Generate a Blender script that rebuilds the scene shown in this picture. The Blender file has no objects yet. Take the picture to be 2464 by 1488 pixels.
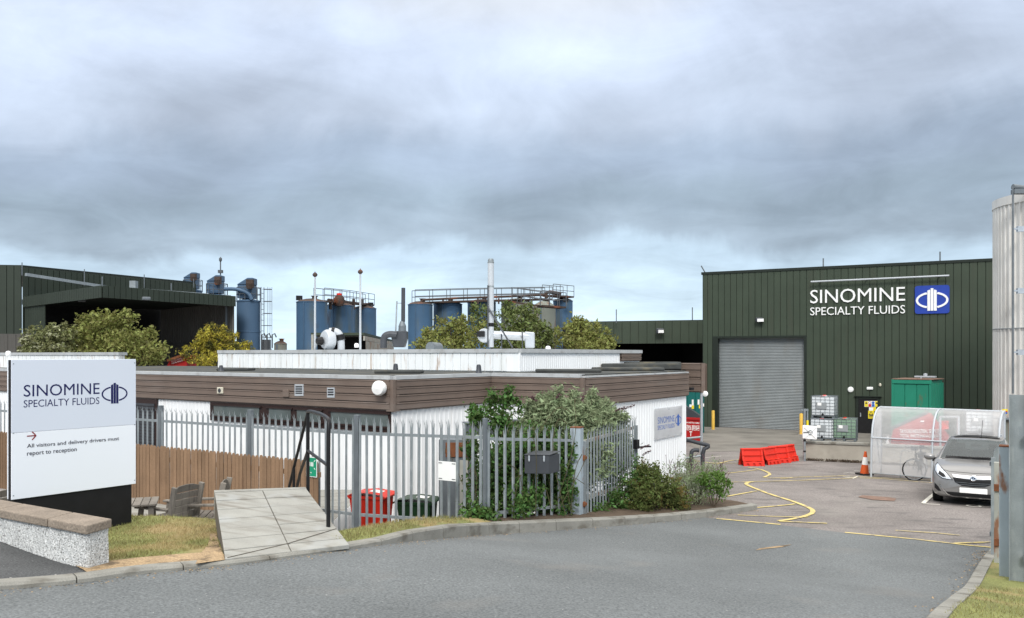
import bpy, bmesh, math, random
from mathutils import Vector as V, Matrix, geometry
from mathutils.bvhtree import BVHTree
R = math.radians
random.seed(7)
sc = bpy.context.scene
COL = sc.collection

# ------------------------------------------------------------------ camera, sky, sun, exposure
F, CX, HZ, CZ = 2004.0, 1232.0, 855.0, 4.0
cam = bpy.data.cameras.new("camera"); camo = bpy.data.objects.new("camera", cam); COL.objects.link(camo)
cam.sensor_fit = 'HORIZONTAL'; cam.sensor_width = 36.0; cam.lens = 36.0 * F / 2464.0
cam.shift_y = 111.0 / 2464.0; cam.clip_start = 0.1; cam.clip_end = 3000
camo.location = (0, 0, CZ); camo.rotation_euler = (R(90), 0, 0)
sc.camera = camo
sc.view_settings.view_transform = 'Standard'; sc.view_settings.look = 'None'
sc.view_settings.gamma = 1.0; sc.view_settings.exposure = 0.0
SUN_EL, SUN_AZ = 38.0, 186.0            # azimuth measured clockwise from +Y (straight ahead)

def lin(r, g, b):
    f = lambda c: (c / 255 / 12.92) if c / 255 <= 0.04045 else ((c / 255 + 0.055) / 1.055) ** 2.4
    return (f(r), f(g), f(b), 1.0)

SEED_ = 14.9
def build_world():
    w = bpy.data.worlds.new("World"); sc.world = w; w.use_nodes = True
    nt = w.node_tree; nt.nodes.clear(); N = nt.nodes.new; L = nt.links.new
    out = N('ShaderNodeOutputWorld'); bg = N('ShaderNodeBackground'); bg.inputs[1].default_value = 0.1
    L(bg.outputs[0], out.inputs[0])
    sky = N('ShaderNodeTexSky'); sky.sky_type = 'NISHITA'; sky.sun_disc = False
    sky.sun_elevation = R(SUN_EL); sky.sun_rotation = R(SUN_AZ); sky.air_density = 1.0; sky.dust_density = 1.5
    tc = N('ShaderNodeTexCoord'); sep = N('ShaderNodeSeparateXYZ'); L(tc.outputs['Generated'], sep.inputs[0])
    def M(op, a, b=None, c=None, clamp=False):
        n = N('ShaderNodeMath'); n.operation = op; n.use_clamp = clamp
        for i, x in enumerate((a, b, c)):
            if x is None: continue
            if hasattr(x, 'links'): L(x, n.inputs[i])
            else: n.inputs[i].default_value = x
        return n.outputs[0]
    def noise(vec, scale, detail, rough=0.5, dist=0.0):
        n = N('ShaderNodeTexNoise'); n.inputs['Scale'].default_value = scale; n.inputs['Detail'].default_value = detail
        n.inputs['Roughness'].default_value = rough; n.inputs['Distortion'].default_value = dist; L(vec, n.inputs['Vector']); return n.outputs[0]
    x, y, z = sep.outputs
    mpv = N('ShaderNodeMapping'); mpv.inputs['Location'].default_value = (SEED_ * 1.7, SEED_, 0); L(tc.outputs['Generated'], mpv.inputs['Vector']); DIR = mpv.outputs[0]
    zz = M('MAXIMUM', M('ADD', z, 0.16), 0.05)
    cmb = N('ShaderNodeCombineXYZ'); L(M('DIVIDE', x, zz), cmb.inputs[0]); L(M('DIVIDE', y, zz), cmb.inputs[1])
    cmb.inputs[2].default_value = SEED_
    plane = cmb.outputs[0]
    nb = noise(plane, 0.75, 6, 0.52, 0.3)         # large cloud masses on the cloud deck
    nf = noise(plane, 2.6, 8, 0.6, 0.6)          # wisps
    nm = noise(tc.outputs['Generated'], 3.4, 6, 0.55, 0.4)
    # elevation warped by noise -> brightness of the deck at that elevation
    e = M('ADD', z, M('MULTIPLY', M('SUBTRACT', nm, 0.5), 0.17))
    e = M('ADD', e, M('MULTIPLY', x, -0.035))
    rp = N('ShaderNodeValToRGB'); L(M('MULTIPLY', e, 2.0, clamp=True), rp.inputs[0])
    cr = rp.color_ramp; cr.interpolation = 'EASE'
    stops = [(0.0, (212, 234, 248)), (0.14, (206, 228, 244)), (0.235, (194, 216, 234)), (0.285, (165, 182, 198)), (0.35, (154, 171, 187)),
             (0.44, (161, 177, 197)), (0.55, (188, 201, 220)), (0.68, (204, 217, 238)), (0.86, (205, 212, 222)), (1.0, (224, 222, 219))]
    while len(cr.elements) < len(stops): cr.elements.new(0.5)
    for el, (p, c) in zip(cr.elements, stops): el.position = p; el.color = lin(*c)
    # mass and wisp modulation
    nr = noise(DIR, 3.1, 7, 0.55, 0.8)
    k = M('ADD', -0.10, M('MULTIPLY', nb, 0.80)); k = M('ADD', k, M('MULTIPLY', nf, 0.62)); k = M('ADD', k, M('MULTIPLY', nr, 1.10))
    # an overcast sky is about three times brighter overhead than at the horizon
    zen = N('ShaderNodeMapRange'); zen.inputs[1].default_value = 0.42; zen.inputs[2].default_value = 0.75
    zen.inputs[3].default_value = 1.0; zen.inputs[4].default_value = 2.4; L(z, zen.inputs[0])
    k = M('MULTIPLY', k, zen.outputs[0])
    back = N('ShaderNodeMapRange'); back.inputs[1].default_value = 0.2; back.inputs[2].default_value = -0.8
    back.inputs[3].default_value = 1.0; back.inputs[4].default_value = 1.35; L(y, back.inputs[0])
    k = M('MULTIPLY', k, back.outputs[0])
    k = M('MULTIPLY', k, 10.0)                    # the Background multiplies by 0.1
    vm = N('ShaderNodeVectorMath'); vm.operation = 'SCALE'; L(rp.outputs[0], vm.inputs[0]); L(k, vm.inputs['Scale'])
    mx = N('ShaderNodeMix'); mx.data_type = 'RGBA'
    # small thin places in the deck let some blue sky through
    thin = N('ShaderNodeMapRange'); thin.inputs[1].default_value = 0.62; thin.inputs[2].default_value = 0.8
    thin.inputs[3].default_value = 0.97; thin.inputs[4].default_value = 0.72; L(nb, thin.inputs[0])
    L(thin.outputs[0], mx.inputs[0]); L(sky.outputs[0], mx.inputs[6]); L(vm.outputs[0], mx.inputs[7])
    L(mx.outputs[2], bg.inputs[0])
build_world()
sun = bpy.data.lights.new("sun", 'SUN'); sun.energy = 2.2; sun.angle = R(16); sun.color = (1.0, 0.97, 0.93)
suno = bpy.data.objects.new("sun", sun); COL.objects.link(suno)
_d = V((math.sin(R(SUN_AZ)) * math.cos(R(SUN_EL)), math.cos(R(SUN_AZ)) * math.cos(R(SUN_EL)), math.sin(R(SUN_EL))))
suno.rotation_euler = (-_d).to_track_quat('-Z', 'Y').to_euler()

# ------------------------------------------------------------------ helpers: materials
MATS = {}
def mk(name, col, rough=0.6, metal=0.0, var=0.12, scale=2.5, bump=0.0, bscale=60.0, dirt=None, fine=0.0, fscale=200.0,
       island=0.0, trans=0.0, coat=0.0, spec=0.25, dirt2=None, hue=0.0):
    """col 0..1 linear. var: slow tone variation; fine: speckle; dirt=(colour, low, high, (sx,sy,sz)) stains, or painted shade, by noise threshold."""
    m = bpy.data.materials.new(name); m.use_nodes = True; MATS[name] = m
    nt = m.node_tree; N = nt.nodes.new; L = nt.links.new
    bs = nt.nodes['Principled BSDF']; bs.inputs['Roughness'].default_value = rough; bs.inputs['Metallic'].default_value = metal
    bs.inputs['Specular IOR Level'].default_value = spec
    if coat: bs.inputs['Coat Weight'].default_value = coat; bs.inputs['Coat Roughness'].default_value = 0.08
    geo = N('ShaderNodeNewGeometry')
    def noise(scale, detail=4, stretch=None):
        n = N('ShaderNodeTexNoise'); n.inputs['Scale'].default_value = scale; n.inputs['Detail'].default_value = detail
        if stretch:
            mp = N('ShaderNodeMapping'); mp.inputs['Scale'].default_value = stretch; L(geo.outputs['Position'], mp.inputs['Vector']); L(mp.outputs[0], n.inputs['Vector'])
        else: L(geo.outputs['Position'], n.inputs['Vector'])
        return n.outputs[0]
    def mrange(x, a, b, c, d):
        r = N('ShaderNodeMapRange'); r.inputs[1].default_value = a; r.inputs[2].default_value = b; r.inputs[3].default_value = c; r.inputs[4].default_value = d
        L(x, r.inputs[0]); return r.outputs[0]
    rgb = N('ShaderNodeRGB'); rgb.outputs[0].default_value = (*col[:3], 1); cur = rgb.outputs[0]
    def mult(cur, fac):
        vm = N('ShaderNodeVectorMath'); vm.operation = 'SCALE'; L(cur, vm.inputs[0]); L(fac, vm.inputs['Scale']); return vm.outputs[0]
    if var: cur = mult(cur, mrange(noise(scale, 5), 0.25, 0.75, 1 - var, 1 + var))
    if fine: cur = mult(cur, mrange(noise(fscale, 2), 0.3, 0.7, 1 - fine, 1 + fine))
    if island:
        cur = mult(cur, mrange(geo.outputs['Random Per Island'], 0, 1, 1 - island, 1 + island))
    if hue:
        hs = N('ShaderNodeHueSaturation'); L(cur, hs.inputs['Color']); L(mrange(geo.outputs['Random Per Island'], 0, 1, 0.5 - hue, 0.5 + hue), hs.inputs['Hue']); cur = hs.outputs[0]
    for d in (dirt, dirt2):
        if d:
            dc, lo, hi, st = d[:4]
            amt = d[4] if len(d) > 4 else 1.0
            mx = N('ShaderNodeMix'); mx.data_type = 'RGBA'; L(mrange(noise(1.0, 6, st), lo, hi, 0, amt), mx.inputs[0])
            L(cur, mx.inputs[6]); mx.inputs[7].default_value = (*dc[:3], 1); cur = mx.outputs[2]
    L(cur, bs.inputs['Base Color'])
    if bump:
        bp = N('ShaderNodeBump'); bp.inputs['Strength'].default_value = bump; bp.inputs['Distance'].default_value = 0.02
        L(noise(bscale, 6), bp.inputs['Height']); L(bp.outputs[0], bs.inputs['Normal'])
    if trans:                                       # leaves pass some light
        tr = N('ShaderNodeBsdfTranslucent'); L(cur, tr.inputs[0]); ms = N('ShaderNodeMixShader'); ms.inputs[0].default_value = trans
        L(bs.outputs[0], ms.inputs[1]); L(tr.outputs[0], ms.inputs[2]); L(ms.outputs[0], nt.nodes['Material Output'].inputs[0])
    return m

def glassy(name, tint, rough=0.03, clear=0.8, haze=0.0, hazecol=(0.8, 0.85, 0.85)):
    """thin sheet: part straight-through, part mirror, part milky or painted sheen"""
    m = bpy.data.materials.new(name); m.use_nodes = True; MATS[name] = m
    nt = m.node_tree; N = nt.nodes.new; L = nt.links.new; nt.nodes.remove(nt.nodes['Principled BSDF'])
    t = N('ShaderNodeBsdfTransparent'); t.inputs[0].default_value = (*tint, 1)
    g = N('ShaderNodeBsdfGlossy'); g.inputs['Roughness'].default_value = rough
    fr = N('ShaderNodeFresnel'); fr.inputs[0].default_value = 1.5
    ms = N('ShaderNodeMixShader'); L(fr.outputs[0], ms.inputs[0]); L(t.outputs[0], ms.inputs[1]); L(g.outputs[0], ms.inputs[2])
    d = N('ShaderNodeBsdfDiffuse'); d.inputs[0].default_value = (*hazecol, 1)
    tr = N('ShaderNodeBsdfTranslucent'); tr.inputs[0].default_value = (*hazecol, 1)
    dm = N('ShaderNodeMixShader'); dm.inputs[0].default_value = 0.5; L(d.outputs[0], dm.inputs[1]); L(tr.outputs[0], dm.inputs[2])
    m2 = N('ShaderNodeMixShader'); L(ms.outputs[0], m2.inputs[1]); L(dm.outputs[0], m2.inputs[2]); m2.inputs[0].default_value = haze
    if haze:
        nz = N('ShaderNodeTexNoise'); nz.inputs['Scale'].default_value = 1.3; nz.inputs['Detail'].default_value = 5
        ge = N('ShaderNodeNewGeometry'); L(ge.outputs['Position'], nz.inputs['Vector'])
        mr = N('ShaderNodeMapRange'); mr.inputs[3].default_value = haze * 0.6; mr.inputs[4].default_value = haze * 1.4; L(nz.outputs[0], mr.inputs[0]); L(mr.outputs[0], m2.inputs[0])
    L(m2.outputs[0], nt.nodes['Material Output'].inputs[0]); return m

# ------------------------------------------------------------------ helpers: meshes
class MB:
    def __init__(s): s.v = []; s.f = []
    def face(s, *p):
        n = len(s.v); s.v += [V(q) for q in p]; s.f.append(tuple(range(n, n + len(p))))
    def obb(s, o, a, b, c):
        o, a, b, c = V(o), V(a), V(b), V(c); n = len(s.v)
        s.v += [o, o + a, o + a + b, o + b, o + c, o + a + c, o + a + b + c, o + b + c]
        for q in ((0, 3, 2, 1), (4, 5, 6, 7), (0, 1, 5, 4), (1, 2, 6, 5), (2, 3, 7, 6), (3, 0, 4, 7)): s.f.append(tuple(n + i for i in q))
    def box(s, c, d, rz=0.0):
        c = V(c); m = Matrix.Rotation(rz, 3, 'Z'); a, b, e = m @ V((d[0], 0, 0)), m @ V((0, d[1], 0)), V((0, 0, d[2]))
        s.obb(c - a / 2 - b / 2 - e / 2, a, b, e)
    def bar(s, p, q, w, h, up=(0, 0, 1)):
        p, q = V(p), V(q); t = (q - p).normalized(); u = V(up)
        if abs(t.dot(u)) > 0.99: u = V((0, 1, 0))
        a = t.cross(u).normalized() * w; b = a.cross(t).normalized() * h
        s.obb(p - a / 2 - b / 2, a, b, q - p)
    def prism(s, poly, ext):
        poly = [V(p) for p in poly]; ext = V(ext); n = len(s.v); k = len(poly)
        s.v += poly + [p + ext for p in poly]
        s.f.append(tuple(n + i for i in range(k))[::-1]); s.f.append(tuple(n + k + i for i in range(k)))
        for i in range(k): j = (i + 1) % k; s.f.append((n + i, n + j, n + k + j, n + k + i))
    def tube(s, pts, r, n=8, caps=True):
        pts = [V(p) for p in pts]; rs = r if isinstance(r, (list, tuple)) else [r] * len(pts); base = len(s.v); ref = None
        for i, p in enumerate(pts):
            t = (pts[min(i + 1, len(pts) - 1)] - pts[max(i - 1, 0)]).normalized()
            if ref is None:
                ref = t.cross(V((0, 0, 1)))
                if ref.length < 0.05: ref = t.cross(V((1, 0, 0)))
            ref = (ref - t * ref.dot(t)).normalized(); b = t.cross(ref)
            for k in range(n):
                a = 2 * math.pi * k / n; s.v.append(p + (ref * math.cos(a) + b * math.sin(a)) * rs[i])
        for i in range(len(pts) - 1):
            for k in range(n):
                j = (k + 1) % n; s.f.append((base + i * n + k, base + i * n + j, base + (i + 1) * n + j, base + (i + 1) * n + k))
        if caps:
            s.f.append(tuple(base + k for k in range(n))[::-1]); s.f.append(tuple(base + (len(pts) - 1) * n + k for k in range(n)))
    def lathe(s, o, prof, n=24, axis=(0, 0, 1)):
        o = V(o); ax = V(axis).normalized(); a = ax.cross(V((0, 0, 1)))
        a = V((1, 0, 0)) if a.length < 1e-4 else a.normalized(); b = ax.cross(a); base = len(s.v)
        for (r, h) in prof:
            for k in range(n):
                t = 2 * math.pi * k / n; s.v.append(o + ax * h + (a * math.cos(t) + b * math.sin(t)) * r)
        for i in range(len(prof) - 1):
            for k in range(n):
                j = (k + 1) % n; s.f.append((base + i * n + k, base + i * n + j, base + (i + 1) * n + j, base + (i + 1) * n + k))
        if prof[0][0] > 1e-4: s.f.append(tuple(base + k for k in range(n))[::-1])
        if prof[-1][0] > 1e-4: s.f.append(tuple(base + (len(prof) - 1) * n + k for k in range(n)))
    def grid(s, rows):
        base = len(s.v); k = len(rows[0])
        for r in rows: s.v += [V(p) for p in r]
        for i in range(len(rows) - 1):
            for j in range(k - 1): s.f.append((base + i * k + j, base + i * k + j + 1, base + (i + 1) * k + j + 1, base + (i + 1) * k + j))
    def ball(s, c, r, n=10, m=6):
        c = V(c); r = V(r) if hasattr(r, '__len__') else V((r, r, r)); rows = []
        for i in range(m + 1):
            a = math.pi * i / m; rows.append([c + V((r.x * math.sin(a) * math.cos(2 * math.pi * k / n), r.y * math.sin(a) * math.sin(2 * math.pi * k / n), r.z * math.cos(a))) for k in range(n + 1)])
        s.grid(rows)
    def add(s, vs, fs):
        n = len(s.v); s.v += [V(p) for p in vs]; s.f += [tuple(n + i for i in f) for f in fs]
    def build(s, name, mat, parent=None, world=True, smooth=None, bev=0.0, merge=False, seg=1):
        vs = s.v
        if parent is not None and world:
            mi = wmat(parent).inverted(); vs = [mi @ p for p in vs]
        me = bpy.data.meshes.new(name); me.from_pydata([tuple(p) for p in vs], [], s.f)
        bm = bmesh.new(); bm.from_mesh(me)
        if merge: bmesh.ops.remove_doubles(bm, verts=bm.verts, dist=1e-4)
        if bev:
            bmesh.ops.recalc_face_normals(bm, faces=bm.faces)
            eds = [e for e in bm.edges if len(e.link_faces) == 2 and e.calc_face_angle(0) > R(35)]
            if eds: bmesh.ops.bevel(bm, geom=eds, offset=bev, segments=seg, profile=0.5, affect='EDGES', clamp_overlap=True)
        bmesh.ops.recalc_face_normals(bm, faces=bm.faces); bm.to_mesh(me); bm.free()
        me.materials.append(MATS[mat] if isinstance(mat, str) else mat)
        if smooth:
            me.polygons.foreach_set('use_smooth', [True] * len(me.polygons)); me.set_sharp_from_angle(angle=R(smooth))
        o = bpy.data.objects.new(name, me); COL.objects.link(o)
        if parent is not None: o.parent = parent
        return o

def wmat(o):
    m = o.matrix_basis.copy()
    while o.parent: o = o.parent; m = o.matrix_basis @ m
    return m
def tag(o, label, cat, group=None, kind=None):
    if label: o['label'] = label
    if cat: o['category'] = cat
    if group: o['group'] = group
    if kind: o['kind'] = kind
    return o
def thing(name, label, cat, loc=(0, 0, 0), rz=0.0, group=None):
    o = bpy.data.objects.new(name, None); COL.objects.link(o); o.empty_display_size = 0.2
    o.location = loc; o.rotation_euler = (0, 0, rz); return tag(o, label, cat, group)
def struct(name, mb, mat, **k):
    o = mb.build(name, mat, **k); o['kind'] = 'structure'; return o
KIDS = {}
def copy_tree(o, parent=None, loc=None, rz=None, label=None):
    kids = [c for c in bpy.data.objects if c.parent == o]
    c = o.copy(); COL.objects.link(c); c.parent = parent
    if loc is not None: c.location = loc
    if rz is not None: c.rotation_euler = (0, 0, rz)
    if label: c['label'] = label
    for k in kids: copy_tree(k, c)
    return c

def pt(px, py, Y): return V(((px - CX) / F * Y, Y, CZ - (py - HZ) / F * Y))
def onplane(px, py, P, d):
    k = (px - CX) / F; s = (k * P[1] - P[0]) / (d[0] - k * d[1]); return pt(px, py, P[1] + s * d[1])
def zpx(py, Y): return CZ - (py - HZ) / F * Y

# ground profile along the drive direction u
_G = [(-60, 3.4), (-20, 2.7), (0, 2.25), (4, 1.95), (6.6, 1.8), (8.2, 1.63), (9.9, 1.36), (12.2, 1.0), (13.2, 0.92), (16.5, 0.70), (19, 0.60), (22, 0.51),
      (25, 0.35), (28.6, 0.17), (32.3, 0.08), (36, 0.03), (46, -0.04), (90, -0.10), (900, -0.2)]
def _pchip():
    n = len(_G); h = [_G[i + 1][0] - _G[i][0] for i in range(n - 1)]; d = [(_G[i + 1][1] - _G[i][1]) / h[i] for i in range(n - 1)]
    m = [d[0]] + [0.0 if d[i - 1] * d[i] <= 0 else 3 * (h[i - 1] + h[i]) / ((2 * h[i] + h[i - 1]) / d[i - 1] + (h[i] + 2 * h[i - 1]) / d[i]) for i in range(1, n - 1)] + [d[-1]]
    return h, d, m
_H, _D, _M = _pchip()
def g(u):
    if u <= _G[0][0]: return _G[0][1]
    for i in range(len(_G) - 1):
        if u <= _G[i + 1][0]:
            t = (u - _G[i][0]) / _H[i]; y0, y1 = _G[i][1], _G[i + 1][1]
            return (2 * t ** 3 - 3 * t * t + 1) * y0 + (t ** 3 - 2 * t * t + t) * _H[i] * _M[i] + (-2 * t ** 3 + 3 * t * t) * y1 + (t ** 3 - t * t) * _H[i] * _M[i + 1]
    return _G[-1][1]
def h(x, y): return g(0.5 * x + 0.866 * y)
def gp(px, py, dz=0.0):
    k = (px - CX) / F; t = (py - HZ) / F; lo, hi = 2.0, 120.0
    for _ in range(50):
        m = (lo + hi) / 2
        if CZ - t * m > h(k * m, m) + dz: lo = m
        else: hi = m
    return V((k * lo, lo, h(k * lo, lo) + dz))
def resample(pts, step):
    pts = [V(p) for p in pts]; out = [pts[0]]
    for a, b in zip(pts, pts[1:]):
        n = max(1, int((b - a).length / step + 0.5)); out += [a.lerp(b, i / n) for i in range(1, n + 1)]
    return out
def smoothline(pts, it=2):
    for _ in range(it):
        q = [pts[0]]
        for a, b in zip(pts, pts[1:]): q += [a.lerp(b, 0.25), a.lerp(b, 0.75)]
        pts = q + [pts[-1]]
    return pts
def drape(poly, off, step=0.5, hf=None):
    """sheet over the ground inside a plan polygon"""
    hf = hf or h; poly = [V((p[0], p[1])) for p in poly]; ring = []
    for a, b in zip(poly, poly[1:] + poly[:1]):
        n = max(1, int((b - a).length / step)); ring += [a.lerp(b, i / n) for i in range(n)]
    xs = [p.x for p in ring]; ys = [p.y for p in ring]; pts = list(ring)
    def inside(q):
        c = False
        for i in range(len(poly)):
            a, b = poly[i], poly[i - 1]
            if (a.y > q.y) != (b.y > q.y) and q.x < (b.x - a.x) * (q.y - a.y) / (b.y - a.y) + a.x: c = not c
        return c
    x = min(xs) + step / 2
    while x < max(xs):
        y = min(ys) + step / 2
        while y < max(ys):
            q = V((x, y))
            if inside(q) and min((q - r).length_squared for r in ring) > (0.3 * step) ** 2: pts.append(q)
            y += step
        x += step
    nr = len(ring)
    vs, es, fs, *_ = geometry.delaunay_2d_cdt(pts, [(i, (i + 1) % nr) for i in range(nr)], [], 0, 1e-5)
    mb = MB(); mb.v = [V((p.x, p.y, hf(p.x, p.y) + off)) for p in vs]
    for f in fs:
        c = sum((vs[i] for i in f), V((0, 0))) / len(f)
        if inside(c): mb.f.append(tuple(f))
    return mb
def ribbon(mb, pts, w, off):
    """painted line over the ground"""
    pts = resample([V((p[0], p[1])) for p in pts], 0.3)
    ls = []; rs = []
    for i, p in enumerate(pts):
        t = (pts[min(i + 1, len(pts) - 1)] - pts[max(i - 1, 0)]).normalized(); n = V((-t.y, t.x)) * (w / 2)
        a, b = p + n, p - n; ls.append(V((a.x, a.y, h(a.x, a.y) + off))); rs.append(V((b.x, b.y, h(b.x, b.y) + off)))
    mb.grid([ls, rs])

# ------------------------------------------------------------------ helpers: cladding, lettering, foliage
def corr(mb, A, B, z0, z1, pitch=0.2, depth=0.03, prof='rib', z1b=None, z0b=None, back=False):
    """vertical profiled sheeting on a wall from plan point A to B, outer side towards the viewer"""
    A, B = V(A[:2]), V(B[:2]); d = B - A; L = d.length; d.normalize(); n = V((d.y, -d.x))
    if (n.dot(A) > 0) != back: n = -n
    z1b = z1 if z1b is None else z1b; z0b = z0 if z0b is None else z0b
    cell = [(0, 0), (0.55, 0), (0.66, 1), (0.89, 1), (1, 0)] if prof == 'rib' else [(0, 1), (0.90, 1), (0.915, 0), (0.985, 0), (1, 1)] if prof == 'seam' else [(0, 0), (0.25, 1), (0.5, 0), (0.75, 1), (1, 0)]
    k = max(1, round(L / pitch)); p = L / k; lo = []; hi = []
    for i in range(k):
        for (t, o) in cell[:-1] if i < k - 1 else cell:
            s = (i + t) * p; q = A + d * s + n * (o * depth + 0.005); f = s / L
            lo.append(V((q.x, q.y, z0 + (z0b - z0) * f))); hi.append(V((q.x, q.y, z1 + (z1b - z1) * f)))
    mb.grid([lo, hi])
def hclad(mb, A, B, z0, z1, n=4, depth=0.025, inset=0.0):
    """horizontal planks with shadow grooves"""
    A, B = V(A[:2]), V(B[:2]); d = (B - A).normalized(); nn = V((d.y, -d.x))
    if nn.dot(A) > 0: nn = -nn
    A, B = A + d * inset, B - d * inset; ph = (z1 - z0) / n; ra = []; rb = []
    for i in range(n):
        b = z0 + i * ph
        for (t, o) in ((0.0, -0.6), (0.11, -0.6), (0.13, 0.75), (0.80, 0.85), (0.86, 1.3), (0.97, 1.2), (1.0, -0.6)):
            for R_, P in ((ra, A), (rb, B)): q = P + nn * (o * depth); R_.append(V((q.x, q.y, b + t * ph)))
    mb.grid([ra, rb])
def textgeo(s, size=1.0, weight=0.0, extrude=0.0, spacing=1.0):
    cu = bpy.data.curves.new('lettering', 'FONT'); cu.body = s; cu.size = size; cu.offset = weight; cu.extrude = extrude; cu.space_character = spacing; cu.resolution_u = 3
    o = bpy.data.objects.new('lettering', cu); COL.objects.link(o); dg = bpy.context.evaluated_depsgraph_get(); me = bpy.data.meshes.new_from_object(o.evaluated_get(dg))
    vs = [v.co.copy() for v in me.vertices]; fs = [tuple(p.vertices) for p in me.polygons]
    bpy.data.objects.remove(o); bpy.data.curves.remove(cu); bpy.data.meshes.remove(me); return vs, fs
def text_on(mb, s, O, ux, uy, width=None, height=None, weight=0.0, extrude=0.004, spacing=1.0):
    """letters from corner O along ux, up uy; width and height in metres of the inked box; front towards ux x uy"""
    vs, fs = textgeo(s, 1.0, weight, 0.5, spacing)
    x0, x1 = min(v.x for v in vs), max(v.x for v in vs); y0, y1 = min(v.y for v in vs), max(v.y for v in vs)
    ux, uy = V(ux).normalized(), V(uy).normalized(); n = ux.cross(uy); kx = (width / (x1 - x0)) if width else None; ky = (height / (y1 - y0)) if height else None
    kx = kx or ky; ky = ky or kx
    mb.add([V(O) + ux * ((v.x - x0) * kx) + uy * ((v.y - y0) * ky) + n * ((v.z + 0.5) * extrude) for v in vs], fs)
def logo(mb, C, ux, uy, hgt, extrude=0.004, thick=0.075):
    """two open half rings on each side of three upright bars; C is the middle"""
    ux, uy = V(ux).normalized(), V(uy).normalized(); n = ux.cross(uy); P = lambda x, y: V(C) + (ux * x + uy * y) * hgt
    for sgn in (-1, 1):
        rows = [[], [], [], []]
        for i in range(25):
            a = R(-70 + 140 * i / 24); ca, sa = math.cos(a), math.sin(a)
            for row, (rx, ry, e) in zip(rows, ((0.648, 0.375, 0), (0.648, 0.375, 1), (0.648 - thick, 0.375 - thick, 1), (0.648 - thick, 0.375 - thick, 0))):
                row.append(P(sgn * rx * ca, ry * sa - 0.03) + n * (e * extrude))
        mb.grid(rows)
    for x0, x1, t0, t1 in ((-0.185, -0.075, 0.40, 0.44), (-0.055, 0.055, 0.5, 0.5), (0.075, 0.185, 0.44, 0.40)):
        mb.prism([P(x0, -0.5), P(x1, -0.5), P(x1, t1), P(x0, t0)], n * extrude)
def leaf(mb, c, s, rnd, flat=0.0, asp=0.5):
    a = V((rnd.gauss(0, 1), rnd.gauss(0, 1), rnd.gauss(0, 1) * (1 - flat))).normalized()
    b = a.cross(V((rnd.gauss(0, 1), rnd.gauss(0, 1), rnd.gauss(0, 1)))).normalized(); n = a.cross(b)
    k = len(mb.v); mb.v += [c - a * s, c + b * (s * asp) + n * (s * 0.15), c + a * s, c - b * (s * asp) + n * (s * 0.15)]
    mb.f.append((k, k + 1, k + 2, k + 3))
def crown(mb, blobs, dens, size, seed, asp=0.5, clump=9, shell=0.55, spread=2.2):
    """leaf clumps spread through ellipsoids [(centre, (rx,ry,rz))]"""
    rnd = random.Random(seed)
    for c, r in blobs:
        c, r = V(c), V(r); n = int(dens * (r.x * r.y + r.y * r.z + r.x * r.z) / 3)
        for _ in range(max(4, n)):
            d = V((rnd.gauss(0, 1), rnd.gauss(0, 1), rnd.gauss(0, 1))).normalized(); q = (shell + (1 - shell) * rnd.random()) * (1 + 0.16 * rnd.gauss(0, 1))
            p = c + V((d.x * r.x, d.y * r.y, d.z * r.z)) * q
            for _k in range(clump):
                leaf(mb, p + V((rnd.gauss(0, 1), rnd.gauss(0, 1), rnd.gauss(0, 1))) * size * spread * 0.5, size * (0.6 + 0.7 * rnd.random()), rnd, asp=asp)
def limbs(mb, base, tops, r0, seed, wob=0.15):
    rnd = random.Random(seed); base = V(base)
    for t in tops:
        t = V(t); n = 5; pts = []; Ln = (t - base).length
        for i in range(n + 1):
            f = i / n; p = base.lerp(t, f); k = math.sin(math.pi * f) * wob * Ln
            pts.append(p + V((rnd.uniform(-k, k), rnd.uniform(-k, k), k * 0.6)) * 0.5)
        mb.tube(pts, [r0 * (1 - 0.85 * i / n) for i in range(n + 1)], 6)
# ------------------------------------------------------------------ materials
mk('asphalt', (0.143, 0.154, 0.157), 0.9, var=0.20, scale=0.45, bump=0.7, bscale=55, fine=0.32, fscale=42, dirt=((0.21, 0.20, 0.185), 0.60, 0.72, (0.5, 0.5, 0.5), 0.5), dirt2=((0.45, 0.45, 0.44), 0.71, 0.74, (26, 26, 26)))
mk('yard', (0.200, 0.182, 0.172), 0.92, var=0.22, scale=0.7, bump=0.5, bscale=70, fine=0.3, fscale=30, dirt=((0.115, 0.108, 0.104), 0.54, 0.66, (1.2, 3.2, 1), 0.7), dirt2=((0.25, 0.235, 0.215), 0.58, 0.72, (0.4, 0.4, 0.4), 0.7))
mk('concrete_apron', (0.185, 0.175, 0.155), 0.9, var=0.2, scale=0.8, bump=0.2, bscale=30, fine=0.1, fscale=60, dirt=((0.10, 0.095, 0.085), 0.52, 0.7, (0.5, 0.5, 0.5), 0.8))
mk('footway', (0.085, 0.088, 0.090), 0.95, var=0.15, scale=2, bump=0.5, bscale=120, fine=0.35, fscale=60, dirt=((0.42, 0.41, 0.39), 0.70, 0.73, (22, 22, 22)))
mk('kerb', (0.245, 0.24, 0.215), 0.85, var=0.18, scale=2.5, bump=0.25, bscale=60, fine=0.12, fscale=90, dirt=((0.12, 0.11, 0.09), 0.52, 0.68, (3, 3, 6), 0.8))
mk('grass', (0.185, 0.195, 0.070), 0.9, var=0.3, scale=1.5, bump=0.6, bscale=50, fine=0.35, fscale=60, dirt=((0.32, 0.24, 0.12), 0.50, 0.64, (0.9, 0.9, 0.9), 0.85))
mk('dry_soil', (0.34, 0.245, 0.145), 0.95, var=0.25, scale=3, bump=0.6, bscale=50, fine=0.3, fscale=50, dirt=((0.10, 0.075, 0.05), 0.52, 0.64, (5, 5, 5), 0.85))
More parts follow.
